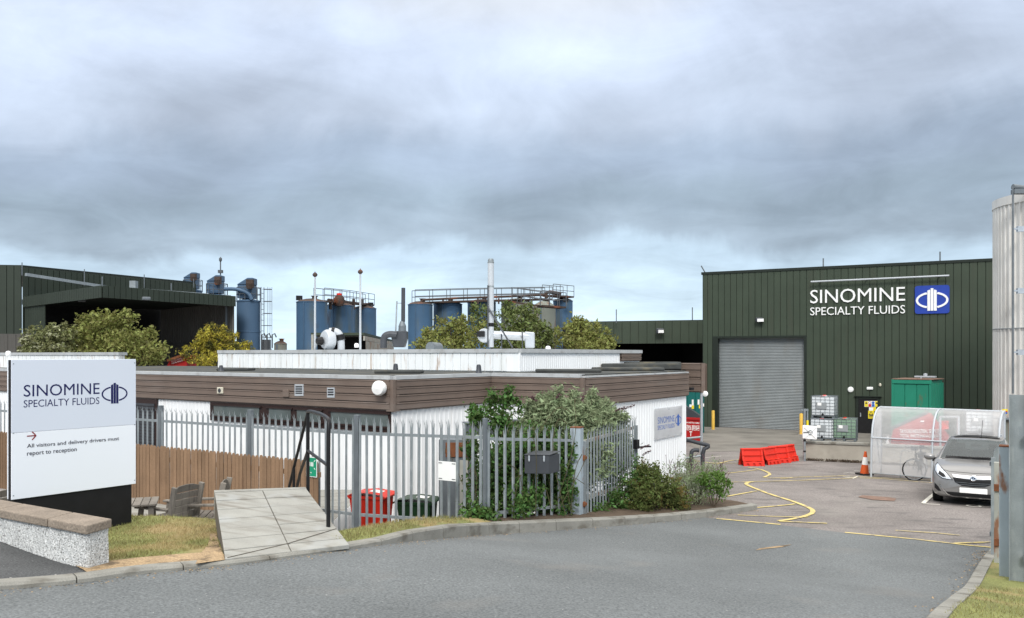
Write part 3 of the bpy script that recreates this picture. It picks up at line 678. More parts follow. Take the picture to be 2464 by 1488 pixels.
# flat roof
mb = MB(); mb.prism([V((*p, RZ - 0.055)) for p in foot], (0, 0, 0.045)); mb.build('roof', 'roof_felt', ob)
def upstand(px0, px1, Y, wid, hgt, rx=0.0):
    a, b = V(((px0 - CX) / F * Y, Y + rx)), V(((px1 - CX) / F * Y, Y)); d = (b - a).normalized(); n = V((-d.y, d.x)); mb = MB()
    mb.prism([V((*a, RZ - 0.01)), V((*b, RZ - 0.01)), V((*(b + n * wid), RZ - 0.01)), V((*(a + n * wid), RZ - 0.01))], (0, 0, hgt)); mb.build('roof_upstand', 'roof_felt', ob, bev=min(hgt * 0.3, 0.03), seg=1)
upstand(900, 1012, 21.6, 0.9, 0.09); upstand(520, 596, 25.5, 0.8, 0.08); upstand(1290, 1448, 22.8, 0.9, 0.09); upstand(1432, 1600, 25.3, 1.2, 0.10); upstand(1448, 1640, 27.8, 1.0, 0.20); upstand(1500, 1640, 29.4, 1.0, 0.24)
for px, py, Y, hh in ((952, 885, 21.9, 0.22), (1152, 895, 21.8, 0.20), (532, 888, 25.0, 0.14)):
    mb = MB(); p = pt(px, py, Y); mb.lathe((p.x, p.y, RZ - 0.02), [(0.10, 0), (0.075, 0.05), (0.06, hh), (0.05, hh + 0.04), (0.0, hh + 0.05)], 10); mb.build('roof_pipe', 'dark_grey_metal', ob, smooth=40)
# raised white block on the roof
K = V((0.215, 23.9)); KL = K + dA * 13.7; KR_ = K + dB * 7.9; KZ0, KZ1 = RZ - 0.02, 4.17
mb = MB(); cl = [KL, K, KR_, KR_ + dA * 6, KL + dB * 8]; mb.prism([V((*p, KZ0)) for p in cl], (0, 0, KZ1 - KZ0 - 0.02)); mb.build('raised_block', 'white_sheet_stained', ob)
mb = MB(); corr(mb, KL, K, KZ0 + 0.03, KZ1 - 0.1, 0.30, 0.03, 'seam'); mb.build('raised_wall', 'white_sheet_stained', ob)
mb = MB(); corr(mb, K, K + dB * 6.3, KZ0 + 0.03, KZ1 - 0.1, 0.12, 0.012); mb.build('raised_wall', 'white_sheet', ob)
mb, _ = band(K + dB * 6.3, KR_, KZ0 + 0.28, KZ1 - 0.11, 2, 0.03); mb.build('raised_fascia', 'brown_clad', ob)
for a, b in ((KL - dB * 0.0, K), (K, KR_ + dB * 0.12)):
    d = (b - a).normalized(); nn = V((d.y, -d.x)); nn = -nn if nn.dot(a) > 0 else nn
    mb = MB(); mb.prism([V((*(a - nn * 0.2), KZ1 - 0.1)), V((*(b - nn * 0.2), KZ1 - 0.1)), V((*(b + nn * 0.07), KZ1 - 0.1)), V((*(a + nn * 0.07), KZ1 - 0.1))], (0, 0, 0.115)); mb.build('roof_trim', 'grey_trim', ob)
mb = MB(); q = K + (-dB) * 0.034 - dA * 0.034; mb.prism([V((*(K - dB * 0.036 + dA * 0.42), KZ0 + 0.02)), V((*q, KZ0 + 0.02)), V((*(q + dB * 0.05), KZ0 + 0.02)), V((*(K - dB * 0.034 + dA * 0.42 + dB * 0.02), KZ0 + 0.02))], (0, 0, KZ1 - KZ0 - 0.125)); mb.build('corner_flashing', 'white_sheet', ob)
# second raised block far left
Lr = V((pt(288, 848, 28.5).x, 28.5)); Ll = Lr + dA * 9
mb = MB(); mb.prism([V((*p, KZ0)) for p in (Ll, Lr, Lr + dB * .3 + dA * .2, Ll + dB * .3)], (0, 0, 4.10 - KZ0 - 0.03)); corr(mb, Ll, Lr, KZ0, 4.0, 0.30, 0.03, 'seam'); mb.build('raised_wall', 'white_sheet_stained', ob)
mb = MB(); mb.prism([V((*(p), 4.0)) for p in (Ll - dB * .07, Lr - dB * .07 - dA * .05, Lr + dB * .4 + dA * .2, Ll + dB * .4)], (0, 0, 0.1)); mb.build('roof_trim', 'grey_trim', ob)
# windows of the long side
def win(px0, py0, px1, py1, out=0.045):
    P = C1 - dB * out; return [onplane(px0, py0, P, dA), onplane(px1, py0, P, dA), onplane(px1, py1, P, dA), onplane(px0, py1, P, dA)]
nA = V((-dB.x, -dB.y, 0))
q = win(507, 962, 941, 1016); zt, zb = BB + 0.0, BB - 0.62
def flat_on(a, b, z0, z1, thick, mat, name, par, basis=None):
    mb = MB(); mb.prism([V((a.x, a.y, z0)), V((b.x, b.y, z0)), V((b.x, b.y, z1)), V((a.x, a.y, z1))], nA * thick); return mb.build(name, mat, par)
wf = flat_on(q[0], q[1], BB - 0.50, BB - 0.004, 0.02, 'window_frame', 'window', ob)
for x0, x1 in ((515, 624), (648, 700), (715, 772), (797, 934)):
    q = win(x0, 980, x1, 1000, 0.066); flat_on(q[0], q[1], BB - 0.36, BB - 0.085, 0.012, 'window_glass', 'pane', wf)
    for dz in (BB - 0.085, BB - 0.40):
        q2 = win(x0 - 6, 980, x1 + 6, 1000, 0.066); flat_on(q2[0], q2[1], dz, dz + 0.035, 0.05, 'window_frame', 'sash_bar', wf)
q = win(300, 962, 379, 1050); wf = flat_on(q[0], q[1], BB - 1.5, BB - 0.004, 0.02, 'window_frame', 'window', ob)
q = win(318, 962, 372, 1050, 0.066); mb = MB()
for i in range(14): z = BB - 0.14 - i * 0.09; mb.prism([V((q[0].x, q[0].y, z)), V((q[1].x, q[1].y, z)), V((q[1].x, q[1].y, z - 0.07)), V((q[0].x, q[0].y, z - 0.07))], nA * 0.02)
mb.build('louvre', 'dark_grey_metal', wf)
# fittings on the brown band
def fit(px0, py0, px1, py1, out=0.095): P = C1 - dB * out; return [onplane(px0, py0, P, dA), onplane(px1, py0, P, dA), onplane(px1, py1, P, dA), onplane(px0, py1, P, dA)]
def plate_on(name, c, mat, th, par=None, bev=0.0):
    mb = MB(); mb.prism(c, nA * th); return mb.build(name, mat, par or ob, bev=bev)
q = fit(525, 932, 539, 948); v = plate_on('round_vent', q, 'cream_plastic', 0.05, bev=0.015); mb = MB(); c = sum(q, V()) / 4; mb.lathe(c + nA * 0.05, [(0.0, 0.012), (0.055, 0.012), (0.06, 0.0)], 14, nA); mb.build('grille', 'dark_grey_metal', v)
q = fit(684, 938, 698, 956); plate_on('vent', q, 'brown_clad', 0.06, bev=0.01)
for x0, y0, x1, y1 in ((711, 925, 732, 953), (789, 933, 807, 957)):
    q = fit(x0, y0, x1, y1); v = plate_on('louvre_vent', q, 'white_metal', 0.03); mb = MB(); mc = MB()
    a, b, c_, d_ = q; n = 5 if x0 < 750 else 3
    for i in range(n):
        f0 = 0.14 + 0.74 * i / n; f1 = f0 + 0.74 / n * 0.55; L = lambda u, f: a.lerp(b, u).lerp(d_.lerp(c_, u), f) + nA * 0.031
        mb.prism([L(.12, f0), L(.88, f0), L(.88, f1), L(.12, f1)], nA * 0.004)
    mb.build('slot', 'black_paint', v)
c = onplane(921, 933, C1 - dB * 0.09, dA); mb = MB(); ax = (nA + V((0.25, -0.1, -0.05))).normalized()
mb.lathe(c, [(0.0, 0), (0.13, 0), (0.135, 0.10), (0.165, 0.12), (0.175, 0.2), (0.14, 0.27), (0.0, 0.29)], 20, ax); mb.build('extractor_cowl', 'white_plastic', ob, smooth=35)
c = onplane(1552, 935, C2 + dA * 0.09, dB); mb = MB(); mb.box(c, (0.20, 0.16, 0.26), math.atan2(dB.y, dB.x)); mb.build('security_light', 'cream_plastic', ob, bev=0.02)
# grey porch on the far right end: boarded fascia carried on a post
E1 = pt(1650, 874, 30.0); E2 = pt(1697, 874, 29.3); e1, e2 = V(E1[:2]), V(E2[:2])
mb, nn = band(e1, e2, zpx(944, 29.6), zpx(874, 29.6), 4, 0.2); ed = (e2 - e1).normalized(); mb.prism([V((*(e1 - nn * 0.1 - ed * 0.3), zpx(944, 29.6) + 0.01)), V((*(e2 - nn * 0.1), zpx(944, 29.6) + 0.01)), V((*(e2 - nn * .6 - V((.5, 0))), zpx(944, 29.6) + 0.01)), V((*(e1 - nn * .6), zpx(944, 29.6) + 0.01))], (0, 0, 1.0)); mb.build('porch_fascia', 'brown_clad', ob)
mb = MB(); p = pt(1688, 944, 29.3); mb.tube([(p.x, p.y, 0.05), (p.x, p.y, p.z + 0.03)], 0.05, 10); mb.build('porch_post', 'steel', ob, smooth=40)
mb = MB(); p = pt(1664, 936, 28.9); mb.box(p, (0.16, 0.10, 0.10), 0.5); mb.bar(p, p + V((-0.2, 0.25, 0.1)), 0.03, 0.03); mb.build('floodlight', 'black_paint', ob, bev=0.01)

# ------------------------------------------------------------------ the tall green shed
os_ = thing('green_shed', 'tall dark green shed clad in upright sheets with roller door and company lettering', 'shed', (SH_L.x, SH_L.y, 0))
SZ = CZ + (HZ - 657.5) / F * 47.0
sL, sR = V((SH_L.x, SH_L.y)), V((SH_R.x, SH_R.y)) + sd * 2.5; LEN = (sR - sL).length
sat = lambda px: (lambda k: (k * sL.y - sL.x) / (sd.x - k * sd.y))((px - CX) / F)      # distance along the front at an image column
on = lambda px, py, out=0.0: onplane(px, py, (sL.x + sn.x * out, sL.y + sn.y * out), sd)
if sn.dot(sL) > 0: sn = -sn
d0, d1 = sat(1727), sat(1936); DZ = on(1830, 814).z; DB_ = -0.06
S = lambda s: sL + sd * s
mb = MB(); bk = -sn * 16
for a, b, z0, z1 in ((0, d0 - 0.25, -0.3, SZ), (d1 + 0.10, LEN, -0.3, SZ), (d0 - 0.25, d1 + 0.10, DZ + 0.05, SZ)):
    mb.prism([V((*(S(a) - sn * 0.02), z0)), V((*(S(b) - sn * 0.02), z0)), V((*(S(b) - sn * 0.25), z0)), V((*(S(a) - sn * 0.25), z0))], (0, 0, z1 - z0 - 0.02))
mb.prism([V((*(S(0) - sn * 0.26), -0.3)), V((*(S(0.2) - sn * 0.26), -0.3)), V((*(S(0.2) + bk), -0.3)), V((*(S(0) + bk), -0.3))], (0, 0, SZ + 0.28)); mb.prism([V((*(S(LEN - .2) - sn * 0.26), -0.3)), V((*(S(LEN) - sn * 0.26), -0.3)), V((*(S(LEN) + bk), -0.3)), V((*(S(LEN - .2) + bk), -0.3))], (0, 0, SZ + 0.28))
mb.prism([V((*(S(0) + bk), -.3)), V((*(S(LEN) + bk), -.3)), V((*(S(LEN) + bk * 1.02), -.3)), V((*(S(0) + bk * 1.02), -.3))], (0, 0, SZ + .35)); mb.build('wall', 'dark_trim', os_)
for a, b, z0, z1 in ((0.05, d0 - 0.27, -0.2, SZ - 0.02), (d0 - 0.27, d1 + 0.12, DZ + 0.08, SZ - 0.02), (d1 + 0.12, LEN, -0.2, SZ - 0.02)):
    mb = MB(); corr(mb, S(a), S(b), z0, z1, 0.34, 0.045, 'seam'); mb.build('cladding', 'green_clad', os_)
mb = MB(); mb.prism([V((*(S(-0.05) + sn * 0.09), SZ - 0.10)), V((*(S(LEN) + sn * 0.09), SZ - 0.10)), V((*(S(LEN) - sn * 0.3), SZ - 0.10)), V((*(S(-0.05) - sn * 0.3), SZ - 0.10))], (0, 0, 0.14)); mb.build('roof_edge', 'dark_trim', os_)
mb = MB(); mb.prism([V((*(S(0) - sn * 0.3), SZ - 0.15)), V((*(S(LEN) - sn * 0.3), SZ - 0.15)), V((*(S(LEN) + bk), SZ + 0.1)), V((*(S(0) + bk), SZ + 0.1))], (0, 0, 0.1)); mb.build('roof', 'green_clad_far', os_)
# roller door, deep in its opening
mb = MB()
for a, b in ((d0 - 0.28, d0 + 0.02), (d1 - 0.02, d1 + 0.12)):
    mb.prism([V((*(S(a) + sn * 0.06), -0.2)), V((*(S(b) + sn * 0.06), -0.2)), V((*(S(b) - sn * 0.32), -0.2)), V((*(S(a) - sn * 0.32), -0.2))], (0, 0, DZ + 0.3))
mb.prism([V((*(S(d0 - 0.28) + sn * 0.062), DZ + 0.0)), V((*(S(d1 + 0.12) + sn * 0.062), DZ + 0.0)), V((*(S(d1 + 0.12) - sn * 0.32), DZ + 0.0)), V((*(S(d0 - 0.28) - sn * 0.32), DZ + 0.0))], (0, 0, 0.12))
mb.build('door_frame', 'dark_trim', os_)
mb = MB(); ra, rb = [], []; ns = 62
for i in range(ns):
    for t, o in ((0.0, 0.0), (0.2, 0.6), (0.5, 1.0), (0.8, 0.6)):
        z = -0.12 + (DZ + 0.22) * (i + t) / ns
        for r_, s_ in ((ra, d0 + 0.01), (rb, d1 - 0.01)): q = S(s_) - sn * (0.28 - 0.022 * o); r_.append(V((q.x, q.y, z)))
mb.grid([ra, rb]); od = mb.build('roller_door', 'roller', os_, smooth=50)
# personnel door with warning notices
a, b = sat(2066), sat(2112); pz0, pz1 = on(2090, 1048).z, on(2090, 960).z
mb = MB(); mb.prism([V((*(S(a) + sn * 0.05), pz0)), V((*(S(b) + sn * 0.05), pz0)), V((*(S(b) + sn * 0.05), pz1)), V((*(S(a) + sn * 0.05), pz1))], (sn * 0.03).to_3d()); dr = mb.build('door', 'black_board', os_)
mb = MB()
for aa, bb, zz0, zz1 in ((a - .12, a, pz0, pz1 + .1), (b, b + .12, pz0, pz1 + .1), (a - .12, b + .12, pz1, pz1 + .1)): mb.prism([V((*(S(aa) + sn * 0.05), zz0)), V((*(S(bb) + sn * 0.05), zz0)), V((*(S(bb) + sn * 0.05), zz1)), V((*(S(aa) + sn * 0.05), zz1))], (sn * 0.06).to_3d())
mb.bar(V((*(S(a - .2) + sn * .1), pz1 + .12)), V((*(S(b + .2) + sn * .1), pz1 + .12)), 0.14, 0.03); mb.build('door_frame', 'dark_trim', os_)
mb = MB(); mb.bar(V((*(S(a + .1) + sn * .11), pz0 + .95)), V((*(S(a + .1) + sn * .11), pz0 + 1.15)), .04, .05); mb.build('handle', 'steel', dr)
def notice(px0, py0, px1, py1, mat, out=0.085, name='notice', par=None, th=0.004):
    q = [on(px0, py1, out), on(px1, py1, out), on(px1, py0, out), on(px0, py0, out)]; mb = MB(); mb.prism(q, (sn * th).to_3d()); return mb.build(name, mat, par or dr)
n1 = notice(2080, 965.5, 2114, 979.5, 'sticker_white')
for x0, mat in ((2080.5, 'sticker_yellow'), (2105.5, 'sticker_yellow')): notice(x0, 966, x0 + 8, 979, mat, 0.09, 'panel', n1)
notice(2089.5, 973, 2096.5, 979, 'sticker_red', 0.09, 'panel', n1); notice(2097.5, 973, 2104.5, 979, 'sticker_blue', 0.09, 'panel', n1)
def disc(px, py, r, mat, par, out=0.095):
    c = on(px, py, out); mb = MB(); mb.lathe(c, [(0, 0.004), (r, 0.004), (r, 0)], 16, sn.to_3d()); mb.build('symbol', mat, par)
disc(2093, 969.5, 0.065, 'sticker_red', n1); disc(2093, 969.5, 0.045, 'sticker_white', n1, 0.10); disc(2101, 969.5, 0.065, 'sticker_blue', n1)
def tri(px, py, s, mat, par, out=0.095):
    c = on(px, py, out); mb = MB(); u = sd.to_3d(); mb.prism([c - u * s + V((0, 0, -s * .8)), c + u * s + V((0, 0, -s * .8)), c + V((0, 0, s))], (sn * 0.003).to_3d()); mb.build('symbol', mat, par)
tri(2084.5, 970, 0.06, 'sign_text', n1); tri(2109.5, 970, 0.06, 'sign_text', n1)
notice(2091, 980.5, 2102, 989, 'sticker_white'); notice(2101, 980, 2108, 989.5, 'sticker_yellow', 0.088)
n2 = notice(2089, 988.5, 2103.5, 1007.5, 'sticker_yellow', 0.09); tri(2096, 995, 0.12, 'sign_text', n2, 0.096); tri(2096, 994.7, 0.07, 'sticker_yellow', n2, 0.100)
for yy in (1000, 1003): notice(2091.5, yy, 2101, yy + 1.4, 'sign_text', 0.095, 'text_line', n2)
# fittings on the wall
def wallbox(name, px0, py0, px1, py1, dep, mat, bev=0.02, par=None):
    q = [on(px0, py1, 0.05), on(px1, py1, 0.05), on(px1, py0, 0.05), on(px0, py0, 0.05)]; mb = MB(); mb.prism(q, (sn * dep).to_3d()); return mb.build(name, mat, par or os_, bev=bev)
c = on(2047, 938, 0.05); mb = MB(); mb.lathe(c, [(0.15, 0), (0.15, 0.04), (0.12, 0.09), (0, 0.12)], 18, sn.to_3d()); mb.build('wall_light', 'white_plastic', os_, smooth=40)
wallbox('emergency_light', 2086, 931.5, 2101, 938, 0.10, 'white_plastic'); wallbox('sensor', 2115, 922, 2121, 931, 0.12, 'cream_plastic', 0.05)
fl = wallbox('floodlight', 1820, 765, 1838, 776, 0.32, 'dark_grey_metal', 0.05); c = on(1830, 770, 0.38); mb = MB(); mb.box(c + V((0, 0, -0.02)), (0.34, 0.02, 0.16), math.atan2(sd.y, sd.x)); mb.build('lens', 'white_plastic', fl)
# lettering on the shed front
mb = MB(); A_, B_ = on(1950, 730, 0.06), on(2178, 724, 0.06); ux = (B_ - A_); ux.z = 0; wd = ux.length; upz = V((0, 0, 1))
z1b, z1t = on(2064, 727.5, .06).z, on(2064, 694.5, .06).z; z2b, z2t = on(2064, 757, .06).z, on(2064, 737.5, .06).z
text_on(mb, 'SINOMINE', V((A_.x, A_.y, z1b)), ux, upz, wd, z1t - z1b, 0.0, 0.06); text_on(mb, 'SPECIALTY FLUIDS', V((A_.x, A_.y, z2b)), ux, upz, wd, z2t - z2b, 0.0, 0.06)
ol = mb.build('raised_lettering', 'white_plastic'); tag(ol, 'white raised letters SINOMINE SPECIALTY FLUIDS on the green shed front', 'sign')
q = [on(2200.5, 756, 0.06), on(2286, 756, 0.06)]; zt_, zb_ = on(2243, 687.5, .06).z, on(2243, 755, .06).z; c = (q[0] + q[1]) / 2; c.z = (zt_ + zb_) / 2; hw = (q[1] - q[0]).length / 2 - 0.02; hh = (zt_ - zb_) / 2; u = sd.to_3d(); rr = 0.12; poly = []
for cx_, cy_, a0 in ((hw - rr, hh - rr, 0), (-hw + rr, hh - rr, 90), (-hw + rr, -hh + rr, 180), (hw - rr, -hh + rr, 270)):
    for k in range(5): a = R(a0 + 22.5 * k); poly.append(c + u * (cx_ + rr * math.cos(a)) + V((0, 0, cy_ + rr * math.sin(a))))
mb = MB(); mb.prism(poly, (sn * 0.06).to_3d()); ol = mb.build('logo_board', 'logo_blue'); tag(ol, 'blue rounded square board with white ringed bars beside the raised letters', 'sign')
mb = MB(); logo(mb, c + sn.to_3d() * 0.062, u, upz, hh * 2 * 0.80, 0.03, 0.09); mb.build('emblem', 'white_plastic', ol)
a, b = on(1951, 678.5, 0.35), on(2284, 663.5, 0.35); ol = thing('sign_light', 'long thin white lamp tube fixed above the shed lettering', 'lamp', a); mb = MB(); mb.tube([a, b], 0.045, 10); mb.build('tube', 'white_metal', ol, smooth=40)
for px in (1972, 2084, 2160, 2260):
    mb = MB(); p = on(px, 672, 0.35); p.z = a.z + (b.z - a.z) * ((px - 1951) / 333); mb.bar(p, p - sn.to_3d() * 0.33, 0.05, 0.05); mb.build('bracket', 'white_metal', ol)
# bird-net poles on roof edges
def net_pole(px, py0, py1, Y, label, lean=0.0):
    a, b = pt(px, py1, Y), pt(px, py0, Y); b.x += lean; mb = MB(); mb.tube([a - V((0, 0, .1)), b], 0.035, 6); o = mb.build('net_pole', 'galv_dark'); tag(o, label, 'pole', 'net poles on the roof edges')
YS = lambda px: (sL + sd * sat(px)).y + 0.1
net_pole(1700, 640, 658, YS(1702), 'short net pole at the left corner of the tall green shed roof', -0.3); net_pole(1981, 622, 646, YS(1981), 'net pole above the raised lettering on the tall green shed roof'); net_pole(2262, 606, 632, YS(2262), 'net pole on the shed roof above the blue logo board')
net_pole(1483, 745, 774, 56, 'net pole at the left of the low green canopy roof'); net_pole(1666, 740, 770, 56, 'net pole on low green canopy roof near the tall shed')
# low green canopy linking the sheds
oc = thing('green_canopy', 'low dark green canopy with deep black opening left of the tall shed', 'shed', pt(1440, 900, 56))
ca, cb = V(pt(1380, 776, 57)[:2]), V(pt(1720, 770, 55.5)[:2]); z1a, z0a, z1_, z0_ = zpx(776, 57), zpx(828, 57), zpx(771, 55.5), zpx(826, 55.5)
mb = MB(); corr(mb, ca, cb, z0a, z1a, 0.55, 0.06, 'seam', z1_, z0_); mb.build('fascia', 'green_clad', oc)
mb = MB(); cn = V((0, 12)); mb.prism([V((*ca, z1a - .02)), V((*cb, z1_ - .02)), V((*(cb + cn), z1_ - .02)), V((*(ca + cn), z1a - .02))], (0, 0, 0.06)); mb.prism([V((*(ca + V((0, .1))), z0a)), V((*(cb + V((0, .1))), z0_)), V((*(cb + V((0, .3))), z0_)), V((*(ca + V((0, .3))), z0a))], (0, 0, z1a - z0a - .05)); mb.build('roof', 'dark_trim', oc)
mb = MB(); mb.prism([V((*(ca + cn), -.2)), V((*(cb + cn), -.2)), V((*(cb + cn * 1.02), -.2)), V((*(ca + cn * 1.02), -.2))], (0, 0, z1a + .1)); mb.prism([V((*ca, -.2)), V((*(ca + V((.2, 0))), -.2)), V((*(ca + cn + V((.2, 0))), -.2)), V((*(ca + cn), -.2))], (0, 0, z1a + .1)); mb.prism([V((*cb, -.2)), V((*(cb + V((.2, 0))), -.2)), V((*(cb + cn + V((.2, 0))), -.2)), V((*(cb + cn), -.2))], (0, 0, z1_ + .1)); mb.build('wall', 'inside_shade', oc)
c = pt(1588, 797, 55.6); mb = MB(); mb.box(c, (0.5, 0.3, 0.36)); f_ = mb.build('floodlight', 'dark_grey_metal', oc, bev=0.05); mb = MB(); mb.box(c + V((0.04, -0.17, -0.03)), (0.36, 0.03, 0.2)); mb.build('lens', 'white_plastic', f_)

# ------------------------------------------------------------------ far left: big dark hangar with canopy, low wall
oh = thing('dark_hangar', 'large dark green hangar with deep open canopy at the far left', 'shed', pt(53, 850, 62))
h0, h1 = V(pt(53, 643, 62)[:2]), V(pt(470, 684, 76.5)[:2]); hz0 = zpx(643.5, 62); hL = h0 + V((-14, -2))
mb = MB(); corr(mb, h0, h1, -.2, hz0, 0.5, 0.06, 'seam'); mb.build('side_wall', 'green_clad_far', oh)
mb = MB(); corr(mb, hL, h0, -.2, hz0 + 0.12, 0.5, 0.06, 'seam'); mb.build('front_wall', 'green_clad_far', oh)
mb = MB(); mb.prism([V((*p, hz0 + .02)) for p in (hL, h0 + V((0, .1)), h1, h1 + V((-20, 4)), hL + V((-10, 20)))], (0, 0, 0.15)); mb.build('roof', 'dark_trim', oh)
k0, k1, k2 = V(pt(57, 714, 60)[:2]), V(pt(246, 687, 50)[:2]), V(pt(566, 713, 59.2)[:2]); kt, kb = zpx(687, 50), zpx(716.5, 50); kback = V(pt(388, 720, 69)[:2])
for a, b in ((k0, k1), (k1, k2)): mb = MB(); corr(mb, a, b, kb, kt, 0.4, 0.05, 'seam'); mb.build('canopy_fascia', 'green_clad_far', oh)
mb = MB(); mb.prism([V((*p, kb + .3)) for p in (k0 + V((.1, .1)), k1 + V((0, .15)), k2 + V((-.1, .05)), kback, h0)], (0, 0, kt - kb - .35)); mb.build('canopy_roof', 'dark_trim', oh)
mb = MB(); corr(mb, k2 + V((-.1, .1)), kback, -.2, kb + .5, 0.35, 0.05); 
for zz in (1.2, 3.0, 4.8): mb.bar(V((*(k2 + V((-.1, -.1))), zz)), V((*(kback + V((0, -.3))), zz)), .1, .12)
mb.build('end_wall', 'inner_sheet', oh)
mb = MB(); mb.prism([V((*(kback + V((0, .4))), -.2)), V((*(h0 + V((.3, .2))), -.2)), V((*(h0 + V((.3, .5))), -.2)), V((*(kback + V((0, .8))), -.2))], (0, 0, kb + .7)); mb.build('inner_wall', 'inside_shade', oh)
e = pt(110, 739, 57.0); mb = MB(); a, b = k0 + V((.1, .1)), V(pt(110, 740, 57.2)[:2]); corr(mb, a, b, -.2, kb + .05, .4, .05, 'seam'); mb.build('canopy_wall', 'green_clad_far', oh)
mb = MB()
for px in (545, 558): p = pt(px, 800, 60); mb.tube([(p.x, p.y, 0), (p.x, p.y, kb + .1)], 0.1, 8)
mb.build('canopy_post', 'galv_dark', oh)
for pp in (((62, 661, 61.0), (312, 700, 68)), ((315, 696, 68.5), (555, 734 - 20, 70))):
    a, b = pt(*pp[0]), pt(*pp[1]); mb = MB(); mb.bar(a, b, 0.25, 0.22); mb.build('gutter', 'galv', oh)
for px, py in ((197, 736), (352, 717)): mb = MB(); p = pt(px, py - 13, 53.5 if px > 220 else 54.5) if px < 300 else pt(352, 719, 49.7); mb.box(p, (.45, .3, .2), .6); mb.build('floodlight', 'galv_dark', oh, bev=.04)
mb = MB(); p = pt(322, 691, 62); mb.box(p, (.45, .45, .9)); mb.build('roof_box', 'galv', oh)
for i, (px, y0, y1, Y, w) in enumerate(((53, 632, 660, 61.5, 'at the near corner of the dark hangar'), (203, 648, 685, 66, 'on the long eaves of the dark hangar'), (246, 666, 688, 50.5, 'at the front corner of the canopy of the hangar'), (347, 661, 690, 71, 'midway along the far eaves of the hangar'), (412, 682, 707, 55, 'on the right half of the canopy roof of the hangar'), (466, 672, 690, 76, 'at the far end of the hangar eaves'))):
    net_pole(px, y0, y1, Y, 'thin net pole ' + w)
mb = MB(); corr(mb, V(pt(-60, 806, 47)[:2]), V(pt(120, 806, 47)[:2]), -.1, zpx(805, 47), .45, .05); mb.bar(pt(-60, 805, 47.05), pt(120, 805, 47.05), .1, .06); o = mb.build('boundary_fence', 'inner_sheet'); tag(o, 'low grey-brown sheet metal fence behind the flowering bush at far left', 'fence')
# ------------------------------------------------------------------ entrance sign on the lawn
SL, SR = pt(28, 865, 10.1), pt(327, 866, 11.38); gd = V((SR.x - SL.x, SR.y - SL.y)).normalized(); gn = V((gd.y, -gd.x)); W_ = (V(SR[:2]) - V(SL[:2])).length
st = thing('entrance_sign', 'freestanding white and grey company sign on a black base beside the lawn', 'sign', (SL.x, SL.y, 1.85))
g0 = V(SL[:2]); zt, zb, zd = 3.945, CZ - 1.757, CZ - 0.948
def slabp(mb, s0, s1, n0, n1, z0, z1):
    a = g0 + gd * s0 + gn * n0; mb.obb((a.x, a.y, z0), (gd * (s1 - s0)).to_3d(), (gn * (n1 - n0)).to_3d(), (0, 0, z1 - z0))
mb = MB(); slabp(mb, 0.004, W_ - 0.05, -0.097, -0.021, 1.6, zt - 0.004); mb.build('base', 'black_board', st)
mb = MB(); slabp(mb, 0, W_, -0.02, 0, zb, zd - 0.001); mb.build('lower_panel', 'sign_white', st, bev=0.003)
mb = MB(); slabp(mb, 0, W_, -0.02, 0.001, zd + 0.001, zt); up_ = mb.build('upper_panel', 'sign_grey', st, bev=0.003)
mb = MB(); slabp(mb, 0, W_, -0.122, -0.098, zb, zt); mb.build('rear_panel', 'sign_white', st, bev=0.003)
mb = MB()
for s_ in (0.02, W_ - 0.02):
    for z in (zt - .05, zd, zb + .05): mb.lathe((*(g0 + gd * s_ + gn * 0.001), z), [(0.007, 0), (0.007, .003), (0, .004)], 8, gn.to_3d())
mb.build('rivet', 'galv', st)
onS = lambda px, py, o=0.0016: onplane(px, py, (g0 + gn * o), gd)
gu, UP = gd.to_3d(), V((0, 0, 1))
def sgtext(s, x0, x1, ytop, ybot, mat, w=0.0, name='lettering', par=st):
    a, b = onS(x0, ybot), onS(x1, ybot); k = onS(x0, ytop); wd = (V(b[:2]) - V(a[:2])).length; mb = MB(); text_on(mb, s, a, gu, UP, wd, k.z - a.z, w, 0.0015); return mb.build(name, mat, par)
sgtext('SINOMINE', 57, 239.5, 926.8, 955.2, 'sign_navy', -0.001); sgtext('SPECIALTY FLUIDS', 57, 239, 963.5, 981, 'sign_navy', -0.004)
c = onS(276, 946.5); mb = MB(); logo(mb, c, gu, UP, 0.275, 0.0015, 0.07); mb.build('emblem', 'sign_navy', st)
sgtext('All visitors and delivery drivers must', 65, 286.5, 1069, 1081, 'sign_text', 0.002); sgtext('report to reception', 65, 184.5, 1087, 1100, 'sign_text', 0.002)
a = onS(65, 1050); mb = MB()
P = lambda x, y: a + gu * x + V((0, 0, y)) + gn.to_3d() * 0.0
mb.bar(P(0, 0), P(.105, 0), .003, .013); mb.bar(P(.06, .05), P(.105, 0), .003, .013); mb.bar(P(.06, -.05), P(.105, 0), .003, .013); mb.build('arrow', 'sign_red', st)

